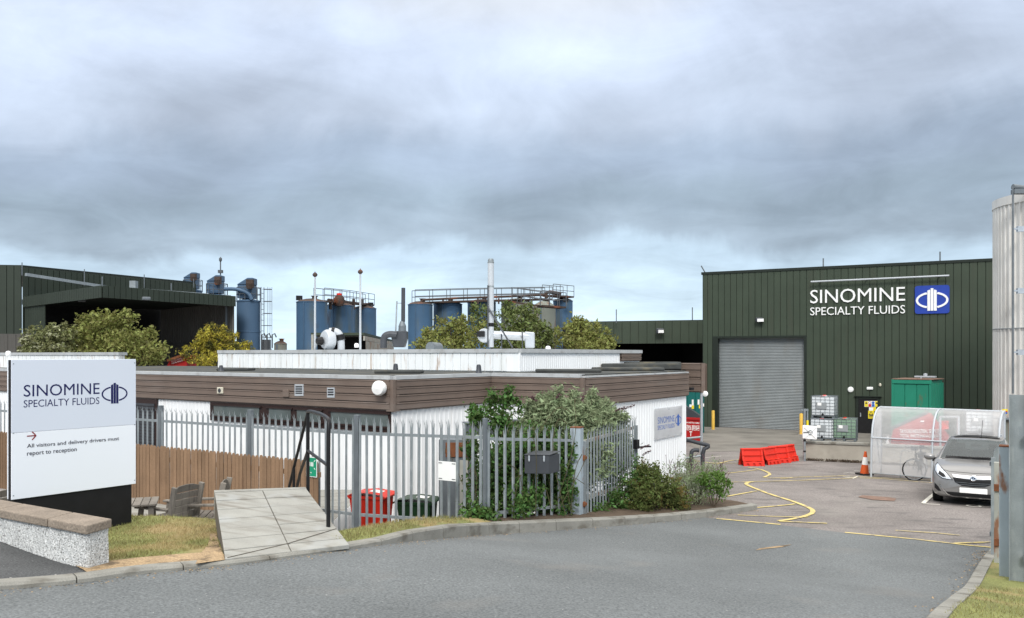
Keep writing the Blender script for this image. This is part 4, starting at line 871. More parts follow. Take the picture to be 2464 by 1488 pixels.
# boundary wall with stone coping
w0, w1 = pt(212, 1360, 7.95), pt(-90, 1330, 9.20); we = V((0.06, 0.27))
bw = thing('boundary_wall', 'low white pebbledash wall with brown stone coping in front of the sign', 'wall', (w0.x, w0.y, 1.95))
a, b = V(w0[:2]), V(w1[:2]); wd_ = (b - a).normalized(); wn = V((wd_.y, -wd_.x)); wn = -wn if wn.dot(V((1, 1))) < 0 else wn
rows = []; n = 90; rnd = random.Random(4); L_ = (b - a).length
mb = MB()
for k in range(9):
    z = 1.80 + (2.30 - 1.80) * k / 8; r_ = []
    for i in range(n + 1): p = a + wd_ * (L_ * i / n) - wn * rnd.uniform(0, 0.012); r_.append(V((p.x, p.y, z)))
    rows.append(r_)
mb.grid(rows); rows2 = []
for k in range(9):
    r_ = [rows[k][0]]
    for i in range(1, 14): p = a + we * (i / 13) + V((rnd.uniform(0, .01), -rnd.uniform(0, .006))); r_.append(V((p.x, p.y, rows[k][0].z)))
    rows2.append(r_)
mb.grid(rows2); mb.build('wall', 'render', bw)
s_ = 0.0; wc = -0.04
for ln in (0.62, 0.95, 0.95):
    mb = MB(); p0 = a + wd_ * (s_ - 0.045 if s_ == 0 else s_ + .008) - wn * 0.045; p1 = a + wd_ * (s_ + ln - .008) - wn * 0.045; q = we * 1.28
    mb.prism([V((*p0, 2.296)), V((*p1, 2.296)), V((*(p1 + q), 2.296)), V((*(p0 + q), 2.296))], (0, 0, 0.088)); mb.build('coping_stone', 'coping', bw, bev=0.012, seg=2); s_ += ln

# ------------------------------------------------------------------ railings
def fpt(s):
    if s == 3: return V(pt(1165, 1250, 14.12)[:2])
    Y = 17.7 * (1 - .0798 * s); px = (384 + 168.1 * s) / (1 - .0798 * s); return V(((px - CX) / F * Y, Y))
def pales(mb, a, b, n, zt0, zt1, zb0, zb1, w=0.027, skip=0, lean=0.0):
    a, b = V(a), V(b); d = (b - a).normalized(); nn = V((d.y, -d.x)); nn = -nn if nn.dot(a) > 0 else nn; rnd = random.Random(n)
    for i in range(n):
        f = (i + 0.5) / n; c = a.lerp(b, f); zt, zb = zt0 + (zt1 - zt0) * f, zb0 + (zb1 - zb0) * f; zt += rnd.uniform(-.012, .012); jx = rnd.uniform(-.006, .006)
        off = [(-w, 0.0), (-w * .45, .016), (w * .45, .016), (w, 0.0)]; P = lambda o, z, e=0.0: V((*(c + d * (o[0] + jx * (z - zb)) + nn * (o[1] + e)), z)); zs = zt - 0.17
        mb.grid([[P(o, zb) for o in off], [P(o, zs) for o in off]])
        mb.face(P(off[1], zs), P(off[2], zs), P((w * .3, .012), zt - .06), P((0, .010), zt), P((-w * .3, .012), zt - .06))
        for sg in (-1, 1):
            o0, o1 = off[0 if sg < 0 else 3], off[1 if sg < 0 else 2]
            mb.face(P(o0, zs), P(o1, zs), P((sg * w * .9, 0), zs + .09, .012)); mb.face(P(o0, zs), P((sg * w * .9, 0), zs + .09, .012), P((sg * w * 1.25, 0), zt - .015, .05), P((sg * w * 1.2, 0), zs + .06, .004))
def rail(mb, a, b, z0, z1, off=0.02, hgt=0.05):
    a, b = V(a), V(b); d = (b - a).normalized(); nn = V((d.y, -d.x)); nn = -nn if nn.dot(a) > 0 else nn
    p, q = a - nn * off, b - nn * off; mb.bar(V((*p, z0)), V((*q, z1)), 0.04, hgt)
def post(mb, c, d, w, dep, z0, z1): 
    a = math.atan2(d.y, d.x); mb.box((c.x, c.y, (z0 + z1) / 2), (w, dep, z1 - z0), a)
fd = (fpt(1) - fpt(0)).normalized(); fnn = V((fd.y, -fd.x)); fnn = -fnn if fnn.dot(fpt(0)) > 0 else fnn
rf = thing('palisade_fence', 'long grey galvanised spiked railings running in front of the white office', 'fence', (*fpt(3), 0.9))
for s in range(-3, 3):
    mb = MB(); pales(mb, fpt(s), fpt(s + 1), 17, 2.90, 2.90, 0.72, 0.72); mb.build('pale_panel', 'galv', rf)
    mb = MB(); rail(mb, fpt(s), fpt(s + 1), 2.60, 2.60); mb.build('rail', 'galv', rf); mb = MB(); rail(mb, fpt(s), fpt(s + 1), 1.15, 1.15); mb.build('rail', 'galv', rf)
for s in range(-3, 4):
    mb = MB(); c = fpt(s) - fnn * 0.03; post(mb, c, fd, 0.10 if s < 3 else 0.06, 0.08, 0.3 if s < 3 else 1.0, 2.93); mb.build('post', 'galv_dark', rf, bev=.004)
G0 = V(pt(1388, 1250, 15.6)[:2])
rg = thing('palisade_fence', 'short run of grey spiked railings overgrown with bramble beside the gate post', 'fence', (*fpt(3), 0.9))
mb = MB(); pales(mb, fpt(3), G0, 12, 2.84, 2.70, 1.05, 0.9, 0.036); mb.build('pale_panel', 'galv', rg)
for x_, y_, z_ in ((-2.7, 15.9, .36), (-1.85, 16.3, .18)): mbp = MB(); mbp.box((x_, y_, z_ - .3), (.9, 1.1, .6)); struct('paving', mbp, 'slab')
for z0, z1 in ((2.58, 2.40), (1.3, 1.2)): mb = MB(); rail(mb, fpt(3), G0, z0, z1); mb.build('rail', 'galv', rg)
gpst = thing('gate_post', 'thick pale blue-grey gate post with rust at its foot beside the mailbox', 'post', (*G0, 0.9))
gdv = V((0.92, -0.39)).normalized(); mb = MB(); post(mb, G0, gdv, .20, .20, .80, 2.64); mb.build('post', 'blue_grey_post', gpst, bev=.006)
mb = MB(); post(mb, G0, gdv, .206, .206, 2.64, 2.66); mb.build('cap', 'rust', gpst)
for z in (2.07, 1.20): mb = MB(); p = G0 + V((0.13, 0.05)); mb.lathe((p.x, p.y, z - .05), [(.035, 0), (.05, .03), (.05, .07), (.035, .1)], 10); mb.bar((G0.x + .05, G0.y, z), (p.x + .06, p.y + .05, z), .04, .05); mb.build('hinge', 'rust', gpst)
LG0, LG1 = V(pt(1406, 1243, 15.7)[:2]), V(pt(1530, 1192, 18.4)[:2])
lg = thing('gate_leaf', 'open spiked gate leaf swung back against the shrubs from the blue-grey post', 'gate', (*LG0, 0.95))
mb = MB(); pales(mb, LG0.lerp(LG1, .03), LG1, 18, 2.62, 2.68, 1.0, .93, 0.034); mb.build('pale_panel', 'galv', lg)
for z0, z1 in ((2.36, 2.40), (1.28, 1.22)): mb = MB(); rail(mb, LG0, LG1, z0, z1, .03, .06); mb.build('rail', 'rusty_beige', lg)
for p, z in ((LG0, 2.38), (LG1, 2.45)): mb = MB(); post(mb, p, (LG1 - LG0).normalized(), .07, .07, .9, z); mb.build('stile', 'galv', lg)
mb = MB(); p = LG1 - (LG1 - LG0).normalized() * .15; mb.box((p.x + .05, p.y - .03, 2.05), (.12, .10, .2), .9); mb.bar((p.x, p.y, 1.98), (p.x + .4, p.y + .15, 1.98), .03, .03); mb.build('lock', 'black_paint', lg)
# right side of the gateway
GR = V(pt(2428, 1403, 11.3)[:2]); vd = V((.84, -.54))
r1 = thing('gate_post', 'wide pale blue-grey gate post with rusty edge at the right of the gateway', 'post', (*GR, .9)); mb = MB(); post(mb, GR, vd, .225, .20, .6, 2.76); mb.build('post', 'blue_grey_post', r1, bev=.006)
mb = MB(); post(mb, GR, vd, .23, .206, 2.76, 2.775); mb.build('cap', 'rust', r1); mb = MB(); post(mb, GR + vd * .119, vd, .018, .206, .6, 2.74); mb.build('rust_edge', 'rusty_beige', r1)
G2 = V(pt(2399, 1345, 12.3)[:2]); r2 = thing('hinge_post', 'rust-streaked narrow beige post between the gate leaf and the wide post', 'post', (*G2, .9)); mb = MB(); post(mb, G2, vd, .075, .09, .7, 2.42); mb.build('post', 'rusty_beige', r2, bev=.004)
for z in (2.05, 1.25): mb = MB(); p = G2 - vd * .02 - V((0, .06)); mb.box((p.x, p.y, z), (.10, .05, .10), -.5); mb.build('hinge', 'rust', r2)
G3 = V(pt(2451, 1412, 10.95)[:2]); r3 = thing('fence_post', 'tallest grey channel post at the far right edge of the picture', 'post', (*G3, .9)); mb = MB()
post(mb, G3 - vd * .10, vd, .014, .14, .6, 3.48); post(mb, G3 + vd * .10, vd, .014, .14, .6, 3.48); post(mb, G3, vd, .19, .012, .6, 3.478); mb.build('post', 'galv', r3)
for z in (2.9, 1.35): mb = MB(); p = G3 + vd * .5 + V((0, -.03)); mb.bar(V((*(G3 + vd * .06 - V((.05, .07))), z)), V((*(G3 + vd * 1.3), z)), .05, .10); mb.build('rail', 'galv_dark', r3)
H0, H1 = V(pt(2390, 1340, 13.0)[:2]), V(pt(2417, 1250, 15.2)[:2])
r4 = thing('gate_leaf', 'open spiked gate leaf seen edge-on between the parked car and the posts', 'gate', (*H0, .9)); mb = MB(); pales(mb, H0, H1, 15, 2.58, 2.56, .95, .80, 0.034); mb.build('pale_panel', 'galv', r4)
for z in (2.3, 1.2): mb = MB(); rail(mb, H0, H1, z, z, .03, .06); mb.build('rail', 'galv_dark', r4)
mb = MB(); post(mb, H0, (H1 - H0).normalized(), .05, .06, .82, 2.4); mb.build('stile', 'galv', r4)
mb = MB(); p = pt(2400, 1345, 12.2); mb.obb((p.x - .05, p.y - .1, .70), (.55, -.25, 0), (.2, .45, 0), (0, 0, .22)); o = mb.build('concrete_block', 'old_concrete', bev=.04, seg=2); tag(o, 'broken pale concrete footing at the base of the right gate posts', 'block')

# wooden fence
s0, s1 = -3.0, 1.78; A_, B_ = fpt(s0) + fnn * .32, fpt(s1) + fnn * .32; Lw = (B_ - A_).length; npk = int(Lw / .108); wz = lambda f: 2.16 - 0.05 * f
wf_ = thing('picket_fence', 'brown close-boarded wooden fence with rounded tops in front of the railings', 'fence', (*B_, .93)); rnd = random.Random(2); mb = MB(); u = (B_ - A_).normalized().to_3d()
for i in range(npk):
    c = A_.lerp(B_, (i + .5) / npk); zt = wz((i + .5) / npk) + rnd.uniform(-.012, .012); w = .046 + rnd.uniform(-.002, .003); o = V((*c, 0)) + fnn.to_3d() * rnd.uniform(0, .012); t = rnd.uniform(-.004, .004)
    mb.prism([o + u * (-w) + V((0, 0, .75)), o + u * w + V((0, 0, .75)), o + u * (w + t) + V((0, 0, zt - .05)), o + u * (w * .55) + V((0, 0, zt - .01)), o + V((0, 0, zt)), o + u * (-w * .55) + V((0, 0, zt - .01)), o + u * (-w + t) + V((0, 0, zt - .05))], (-fnn * .018).to_3d())
mb.build('board_panel', 'wood_fence', wf_)
for z in (1.15, 1.85): mb = MB(); a, b = A_ - fnn * .045, B_ - fnn * .045; mb.bar(V((*a, z)), V((*b, z)), .05, .09); mb.build('rail', 'wood_fence', wf_)
# fire assembly sign on the fence's right end
a0, b0 = onplane(737, 1150, B_ + fnn * .03, fd), onplane(763, 1150, B_ + fnn * .03, fd); zt0, zb0 = onplane(750, 1100, B_ + fnn * .03, fd).z, onplane(750, 1148, B_ + fnn * .03, fd).z
fs = thing('assembly_sign', 'small green and white fire assembly point sign on the wooden fence', 'sign', (a0.x, a0.y, zb0)); fw_ = (b0 - a0).length
mb = MB(); mb.prism([V((a0.x, a0.y, zb0)), V((b0.x, b0.y, zb0)), V((b0.x, b0.y, zt0)), V((a0.x, a0.y, zt0))], (fnn * .006).to_3d()); mb.build('board', 'white_plastic', fs)
mb = MB(); e = .012; uu = fd.to_3d(); o = V((a0.x, a0.y, zb0)) + fnn.to_3d() * .0075; hh = zt0 - zb0
mb.prism([o + uu * e + UP * e, o + uu * (fw_ - e) + UP * e, o + uu * (fw_ - e) + UP * (hh - e), o + uu * e + UP * (hh - e)], (fnn * .001).to_3d()); mb.build('panel', 'safety_green', fs)
mb = MB(); o2 = o + fnn.to_3d() * .002; fx = 1 if fd.to_3d().cross(UP).dot(fnn.to_3d()) > 0 else -1
for i, (t_, y_) in enumerate((('Fire', .105), ('assembly', .065), ('point', .025))): text_on(mb, t_, o2 + uu * (fw_ * .16) + UP * y_, uu, UP, None, .026, 0, .001)
for cx_ in (.36, .5, .64):
    c = o2 + uu * (fw_ * cx_) + UP * (hh * .62); mb.lathe(c + UP * .035, [(0, .001), (.011, .001), (.011, 0)], 10, fnn.to_3d()); mb.obb(c - uu * .011 - UP * .03, uu * .022, UP * .055, fnn.to_3d() * .001)
for sx, sy in ((-1, 1), (1, 1), (-1, -1), (1, -1)): c = o2 + uu * (fw_ * (.5 + .36 * sx)) + UP * (hh * (.62 + .24 * sy)); mb.bar(c, c - uu * sx * .03 - UP * sy * .03, .001, .012)
mb.build('symbol', 'white_plastic', fs)
# white blank panel tied to the railings, mailbox
c0, c1 = onplane(1055, 1155, fpt(2) + fnn * .03, fd), onplane(1097, 1155, fpt(2) + fnn * .03, fd); zz = onplane(1076, 1111, fpt(2) + fnn * .03, fd).z
wp = thing('blank_panel', 'blank white panel strapped to the railings left of the bramble', 'sign', (c0.x, c0.y, c0.z)); mb = MB(); mb.prism([V((c0.x, c0.y, c0.z)), V((c1.x, c1.y, c0.z)), V((c1.x, c1.y, zz)), V((c0.x, c0.y, zz))], (fnn * .004).to_3d()); mb.build('board', 'white_plastic', wp)
mb = MB(); q = (fnn * .006).to_3d()
for fx_ in (.12, .88):
    for z in (c0.z + .03, zz - .03): p = c0.lerp(c1, fx_); mb.bar(V((p.x, p.y, z)) + q - uu * .035, V((p.x, p.y, z)) + q + uu * .035, .006, .010)
mb.build('strap', 'black_paint', wp)
pm = fpt(3).lerp(G0, .56); pdn = (G0 - fpt(3)).normalized(); mo = V((*pm, 0)); mbx = thing('mailbox', 'dark grey metal mailbox with two clasps hung on the overgrown railings', 'mailbox', (pm.x, pm.y, 2.0))
a, b = pt(1262, 1142, 14.5), pt(1321, 1144, 14.45); zt_, zb_ = zpx(1093, 14.5), zpx(1140, 14.5); dv = V((.20, .30))
mb = MB(); mb.prism([V((a.x, a.y, zb_)), V((b.x, b.y, zb_)), V((b.x + dv.x, b.y + dv.y, zb_)), V((a.x + dv.x, a.y + dv.y, zb_))], (0, 0, zt_ - zb_ - .02)); mb.build('body', 'dark_grey_metal', mbx, bev=.006)
mb = MB(); e = .012; mb.prism([V((a.x - e, a.y - e, zt_ - .018)), V((b.x + e, b.y - e, zt_ - .018)), V((b.x + dv.x + e, b.y + dv.y, zt_ + .012)), V((a.x + dv.x - e, a.y + dv.y, zt_ + .012))], (0, 0, .014)); mb.build('lid', 'dark_grey_metal', mbx, bev=.004)
for px in (1273, 1309): mb = MB(); p = a.lerp(b, (px - 1262) / 59); mb.box((p.x, p.y - .008, zt_ - .07), (.03, .02, .09)); mb.box((p.x, p.y - .014, zt_ - .11), (.018, .022, .035)); mb.build('clasp', 'steel', mbx, bev=.003)

# handrails where steps go down at the end of the path
hr = thing('handrail', 'black tubular handrail beside the top of the slabbed path', 'handrail', (*PC[:2], 1.9))
A3, B3 = pt(741, 990, 12.25), pt(790, 1020, 10.3); Ab, Bb = V((A3.x, A3.y, 1.9)), V((B3.x, B3.y, 1.9))
mb = MB(); mb.tube(smoothline([Ab, A3 - V((0, 0, .06)), A3 + V((.0, -.03, .02)), B3 + V((0, .06, .08)), B3 + V((0, 0, -.06)), Bb + V((0, 0, -.1))], 2), .026, 10); mb.build('rail_loop', 'black_paint', hr, smooth=50)
mb = MB(); mb.tube([A3 + V((0, 0, -.58)), B3 + V((0, 0, -.52))], .022, 8); mb.build('mid_rail', 'black_paint', hr, smooth=50)
for y0, y1, nm in ((992, 0, 'sloping_rail'), (1084, 0, 'sloping_rail')):
    a = pt(741, y0, 12.25); b = pt(708 if y0 < 1000 else 722, 1122 if y0 < 1000 else 1140, 13.6); c = pt(694 if y0 < 1000 else 713, 1180, 14.0); mb = MB(); mb.tube([a, b, c], .024, 8); mb.build(nm, 'black_paint', hr, smooth=50)
mb = MB(); p = pt(707, 1124, 13.6); mb.tube([p, (p.x, p.y, .93)], .024, 8); mb.build('lower_post', 'black_paint', hr, smooth=50)

# garden furniture
def garden_chair(label, loc, rz):
    t = thing('garden_chair', label, 'chair', loc, rz, 'weathered garden furniture'); W2 = .31
    for sx in (-1, 1):
        mb = MB(); mb.bar((sx * W2, -.05, 0), (sx * W2, -.25, .98), .05, .09, (0, 1, 0)); mb.build('back_post', 'wood_grey', t, world=False, bev=.006)
        mb = MB(); mb.bar((sx * W2, .50, 0), (sx * W2, .42, .60), .05, .08, (0, 1, 0)); mb.build('front_leg', 'wood_grey', t, world=False, bev=.006)
        mb = MB(); mb.bar((sx * W2, -.14, .62), (sx * W2, .52, .63), .10, .035); mb.build('armrest', 'wood_grey', t, world=False, bev=.006)
        mb = MB(); mb.bar((sx * W2, -.1, .36), (sx * W2, .47, .40), .035, .09); mb.build('side_rail', 'wood_grey', t, world=False, bev=.004)
    mb = MB()
    for i in range(5): y = -.02 + i * .115; mb.box((0, y, .42), (.60, .10, .03))
    mb.build('seat', 'wood_grey', t, world=False, bev=.004)
    mb = MB()
    for i in range(5):
        z0 = .44 + i * .108; y = -.10 - (z0 - .1) * .13
        if i < 4: mb.bar((0 - .29, y - .0, z0 + .05), (.29, y, z0 + .05), .022, .102, (0, -.2, 1))
        else:
            pl = [V((-.29, y, z0)), V((.29, y, z0)), V((.29, y - .014, z0 + .07)), V((.15, y - .02, z0 + .105)), V((0, y - .022, z0 + .115)), V((-.15, y - .02, z0 + .105)), V((-.29, y - .014, z0 + .07))]; mb.prism(pl, (0, .022, .003))
    mb.build('backrest', 'wood_grey', t, world=False, bev=.004); return t
def at(px, Y, z=.93): return ((px - CX) / F * Y, Y, z)
ch = garden_chair('weathered grey wooden armchair seen from behind at the edge of the lawn', at(424, 13.5), R(70))
copy_tree(ch, None, at(508, 13.9), R(100), 'weathered wooden armchair seen side-on, half behind the slabbed path'); copy_tree(ch, None, at(-8, 13.0), R(75), 'weathered wooden armchair half cut off by the left picture edge')
t = thing('garden_table', 'low weathered wooden table behind the right edge of the company sign', 'table', at(322, 13.3), R(20), 'weathered garden furniture'); mb = MB()
for i in range(6): mb.box((-.3 + i * .12, 0, .72), (.11, .75, .03))
mb.build('table_top', 'wood_grey', t, world=False, bev=.004)
for sx in (-1, 1):
    for sy in (-1, 1): mb = MB(); mb.box((sx * .27, sy * .28, .35), (.08, .08, .70)); mb.build('leg', 'wood_grey', t, world=False, bev=.004)

# wheeled bins behind the railings
def wheelie(label, loc, rz, mat, sc_=1.0):
    t = thing('wheeled_bin', label, 'bin', loc, rz, 'wheeled bins by the office wall'); k = sc_
    mb = MB(); lo = [(-.22, -.26), (.22, -.26), (.22, .24), (-.22, .24)]; hi = [(-.275, -.33), (.275, -.33), (.275, .34), (-.275, .34)]
    mb.grid([[V((x * k, y * k, .06 * k)) for x, y in lo + lo[:1]], [V((x * k, y * k, .95 * k)) for x, y in hi + hi[:1]]]); mb.face(*[V((x * k, y * k, .06 * k)) for x, y in lo])
    for x in (-.14, 0, .14): mb.bar((x * k, -.275 * k, .12 * k), (x * k * 1.1, -.337 * k, .9 * k), .05 * k, .012)
    mb.build('body', mat, t, world=False, bev=.01)
    mb = MB(); mb.box((0, 0, .955 * k), (.60 * k, .72 * k, .05 * k)); mb.build('rim', mat, t, world=False, bev=.012)
    mb = MB(); mb.grid([[V((x * k, y * k, z * k)) for x in (-.30, -.2, 0, .2, .30)] for y, z in ((-.40, .985), (-.33, 1.02), (0, 1.055), (.3, 1.03), (.38, .99))]); mb.prism([V((-.30 * k, -.40 * k, .965 * k)), V((.30 * k, -.40 * k, .965 * k)), V((.30 * k, .38 * k, .965 * k)), V((-.30 * k, .38 * k, .965 * k))], (0, 0, .02 * k)); mb.tube([(-.26 * k, .42 * k, .96 * k), (.26 * k, .42 * k, .96 * k)], .018 * k, 8); mb.build('lid', mat, t, world=False, smooth=40)
    mb = MB(); mb.prism([V((-.12 * k, -.22 * k, 1.034 * k)), V((.12 * k, -.22 * k, 1.034 * k)), V((.12 * k, 0.0 * k, 1.058 * k)), V((-.12 * k, 0.0 * k, 1.058 * k))], (0, 0, .004)); mb.build('label_plate', 'sticker_white', t, world=False)
    for sx in (-1, 1): mb = MB(); mb.lathe((sx * .26 * k, .27 * k, .10 * k), [(0, -.025), (.10 * k, -.025), (.10 * k, .025), (0, .025)], 16, (1, 0, 0)); mb.build('wheel', 'tyre', t, world=False)
    return t
wheelie('bright red wheeled bin behind the railings', at(895, 15.9, .36), R(75), 'red_bin'); wheelie('dark green wheeled bin behind the railings', at(1005, 16.3, .18), R(80), 'green_bin')
cb_ = thing('utility_cabinet', 'tall grey metal cabinet with rusty top rail behind the bramble', 'cabinet', at(1105, 16.4, .3)); mb = MB(); a = at(1058, 16.3, .3); mb.box(at(1103, 16.5, 1.35), (.74, .4, 2.0)); mb.build('body', 'galv_dark', cb_, bev=.01); mb = MB(); mb.box(at(1103, 16.28, 2.15), (.5, .03, .28)); mb.box(at(1098, 16.28, .62), (.34, .03, .3)); mb.build('rusty_plate', 'rust', cb_)
mb = MB(); mb.box(at(1116, 16.27, 1.3), (.16, .02, 1.3)); mb.build('door_edge', 'rusty_beige', cb_)
mb = MB(); corr(mb, V(pt(1118, 1040, 17.2)[:2]), V(pt(1265, 1040, 17.8)[:2]), zpx(1046, 17.4), zpx(1016, 17.4), .12, .04); mb.bar(pt(1118, 1018, 17.3), pt(1265, 1010, 17.8), .3, .03); o = mb.build('lean_to_roof', 'galv_dark'); tag(o, 'small grey corrugated shelter edge half hidden by the shrubs behind the railings', 'shelter')

# perspex company plate on the end wall
pw = C2 + (-dA) * 0.05; on2 = lambda px, py, o_=0.05: onplane(px, py, C2 - dA * o_, dB)
sp = thing('wall_plate', 'clear plastic company plate with blue lettering on the white end wall', 'sign', on2(1607, 1060)); a, b = on2(1575, 1063), on2(1641, 1050); zt_, zb_ = on2(1641, 976).z, on2(1641, 1046).z
nD = (-dA).to_3d(); mb = MB(); mb.prism([V((a.x, a.y, zb_)), V((b.x, b.y, zb_)), V((b.x, b.y, zt_)), V((a.x, a.y, zt_))], nD * .008); mb.build('board', 'perspex', sp)
mb = MB(); uD = dB.to_3d(); wD = (V(b[:2]) - V(a[:2])).length; hD = zt_ - zb_; o = V((a.x, a.y, zb_)) + nD * .010
text_on(mb, 'SINOMINE', o + uD * (wD * .10) + UP * (hD * .50), uD, UP, wD * .60, hD * .21, -0.01, .001); text_on(mb, 'SPECIALTY FLUIDS', o + uD * (wD * .10) + UP * (hD * .30), uD, UP, wD * .60, hD * .14, -.01, .001); logo(mb, o + uD * (wD * .845) + UP * (hD * .53), uD, UP, hD * .40, .001, .07); mb.build('lettering', 'sticker_blue', sp)
mb = MB()
for fx_, fy_ in ((.04, .06), (.96, .06), (.04, .94), (.96, .94), (.5, .06), (.5, .94)): mb.lathe(o + uD * (wD * fx_) + UP * (hD * fy_), [(.02, 0), (.02, .01), (0, .014)], 8, nD)
mb.build('fixing', 'steel', sp)

# ------------------------------------------------------------------ equipment on the office roof
def fp(label, px, top, Y):
    t = thing('flagpole', label, 'flagpole', (*pt(px, 835, Y)[:2], 4.1)); p = pt(px, top, Y); mb = MB(); mb.tube([(p.x, p.y, 3.6), (p.x, p.y, p.z - .14)], [.05, .035], 8); mb.build('pole', 'white_metal', t, smooth=50)
    mb = MB(); mb.lathe((p.x, p.y, p.z - .17), [(.03, 0), (.09, .05), (.105, .10), (.07, .16), (.02, .19), (0, .25)], 10); mb.build('finial', 'rusty_pipe', t, smooth=40)
fp('white flagpole with dark finial beside the round fan housing', 758, 657, 33); fp('taller white flagpole with dark finial right of the fan housing', 867, 650, 33)
Y = 32.5; fu = thing('fan_unit', 'white spiral roof fan with black bent duct on the office roof', 'fan', pt(795, 834, Y)); c = pt(790, 818, Y)
mb = MB(); ax = V((-.75, -.66, 0)); mb.lathe(c, [(0, .22), (.10, .22), (.34, .18), (.40, .08), (.40, -.12), (.30, -.2), (0, -.2)], 24, ax); mb.build('housing', 'white_metal', fu, smooth=40)
mb = MB(); mb.lathe(c + ax * .22 + V((-.05, -.05, -.05)), [(0, .22), (.12, .2), (.15, .1), (.17, 0)], 14, ax); mb.build('motor', 'black_paint', fu, smooth=40)
mb = MB(); mb.tube(smoothline([c + V((.05, 0, .32)), c + V((.28, 0, .34)), c + V((.46, 0, .2)), c + V((.50, 0, -.1)), c + V((.50, 0, -.4))], 2), .14, 12); mb.build('duct', 'white_metal', fu, smooth=50)
mb = MB(); mb.lathe(c + V((.20, 0, .33)), [(.15, -.06), (.16, 0), (.15, .06)], 14, (1, 0, -.1)); mb.lathe(c + V((.48, 0, .08)), [(.16, -.12), (.16, .1)], 14, (0.2, 0, -1)); mb.build('duct_band', 'black_paint', fu, smooth=40)
mb = MB()
for dx in (-.4, -.1, .1): mb.bar(c + V((dx, -.1, -.1)), c + V((dx * 1.3, -.1, -.45)), .04, .04)
mb.box(c + V((0, 0, -.46)), (1.4, .7, .08)); mb.build('stand', 'galv', fu)
Y = 32.5; ds = thing('exhaust_stack', 'dark grey exhaust stack with box fan and bent intake on the office roof', 'chimney', pt(962, 834, Y)); P = lambda x, y, o=0: pt(x, y, Y + o)
mb = MB(); mb.tube([P(970, 775), P(970.5, 693)], .077, 14); mb.build('pipe', 'dark_grey_metal', ds, smooth=50); p = P(968, 797); mb = MB(); mb.lathe(p, [(.155, 0), (.145, .16), (.15, .17), (.14, .22), (.08, .38)], 14); mb.build('reducer', 'galv_dark', ds, smooth=40)
mb = MB(); q = [P(948, 836), P(974, 836), P(980, 815), P(980, 797), P(955, 797), P(943, 812)]; mb.prism([v + V((0, -.22, 0)) for v in q], (0, .5, 0)); mb.build('fan_box', 'dark_grey_metal', ds, bev=.03)
mb = MB(); mb.tube(smoothline([P(955, 806, -.25), P(938, 804, -.25), P(926, 808, -.25), P(923, 818, -.25), P(923, 838, -.25)], 2), .13, 12); mb.build('intake', 'dark_grey_metal', ds, smooth=50)
mb = MB(); mb.bar(P(955, 725), P(952, 800), .05, .05); mb.bar(P(955, 730), P(966, 730), .03, .03); mb.build('strut', 'galv', ds)
cw = thing('roof_cowl', 'short curved grey vent cowl on the roof right of the dark stack', 'vent', pt(1046, 836, 31)); mb = MB(); a, b = pt(1035, 836, 31), pt(1058, 838, 31.6); mb.lathe(a, [(.20, 0), (.19, .0), (.20, .02), (.20, .6), (0, .6)], 20, (b - a)); mb.build('cowl', 'galv_dark', cw, smooth=40); mb = MB(); mb.lathe(a - (b - a).normalized() * -.03, [(0, 0), (.185, 0), (.185, .01)], 20, (b - a)); mb.build('opening', 'inside_shade', cw)
Y = 31.5; wfl = thing('flue', 'tall white flue with brace and level silver duct on the office roof', 'chimney', pt(1181, 836, Y)); P = lambda x, y, o=0: pt(x, y, Y + o)
mb = MB(); mb.tube([P(1181, 836), P(1181, 634)], .117, 16); mb.build('pipe', 'white_metal', wfl, smooth=50); p = P(1181, 634); mb = MB(); mb.lathe(p, [(.12, 0), (.125, .02), (.125, .05), (.11, .06), (.115, .09), (.095, .17), (.0, .175)], 16); mb.build('cap', 'galv', wfl, smooth=40)
mb = MB(); mb.bar(P(1174, 836, -.13), P(1174, 687, -.13), .05, .06); mb.build('support_rail', 'dark_grey_metal', wfl)
for y in (690, 750, 782): mb = MB(); mb.lathe(P(1181, y), [(.122, -.03 if y < 780 else -.07), (.122, .03 if y < 780 else .07)], 16); mb.build('band', 'galv' if y < 780 else 'black_paint', wfl, smooth=40)
mb = MB(); mb.tube([P(1174, 740, -.15), P(1233, 836, -.6)], .035, 8); mb.build('brace', 'dark_grey_metal', wfl)
mb = MB(); mb.tube([P(1183, 806, .1), P(1262, 810, .2), P(1274, 812, .25)], .155, 16); mb.build('duct', 'steel', wfl, smooth=50); mb = MB(); q = [P(1262, 798, .1), P(1287, 800, .1), P(1287, 838, .1), P(1264, 838, .1)]; mb.prism(q, (0, .34, 0)); mb.build('duct_elbow', 'steel', wfl, bev=.04)
for x in (1207, 1257): mb = MB(); mb.bar(P(x, 806, -.07), P(x, 840, -.07), .04, .04); mb.lathe(P(x, 808, .13), [(.16, -.02), (.16, .02)], 16, (1, 0, 0)); mb.build('duct_leg', 'dark_grey_metal', wfl)
mb = MB(); c = P(1166, 808, 0); mb.lathe(c, [(0, .15), (.24, .15), (.27, .1), (.27, -.15), (0, -.15)], 20, (0, -1, 0)); mb.build('fan_housing', 'white_metal', wfl, smooth=40); mb = MB(); mb.box(P(1157, 804, -.2), (.30, .12, .22)); mb.build('motor', 'black_paint', wfl, bev=.02)
for px, py, Y, lb in ((1319, 836, 29, 'small white dome vent on the roof right of the silver duct'), (858, 829, 32.2, 'small white dome vent at the foot of the taller flagpole'), (20, 848, 29, 'small white dome vent on the roof block at the far left')):
    p = pt(px, py, Y); mb = MB(); mb.lathe((p.x, p.y, p.z - .12), [(.085, 0), (.09, .1), (.07, .15), (0, .17)], 12); o = mb.build('dome_vent', 'white_plastic', smooth=40); tag(o, lb, 'vent')

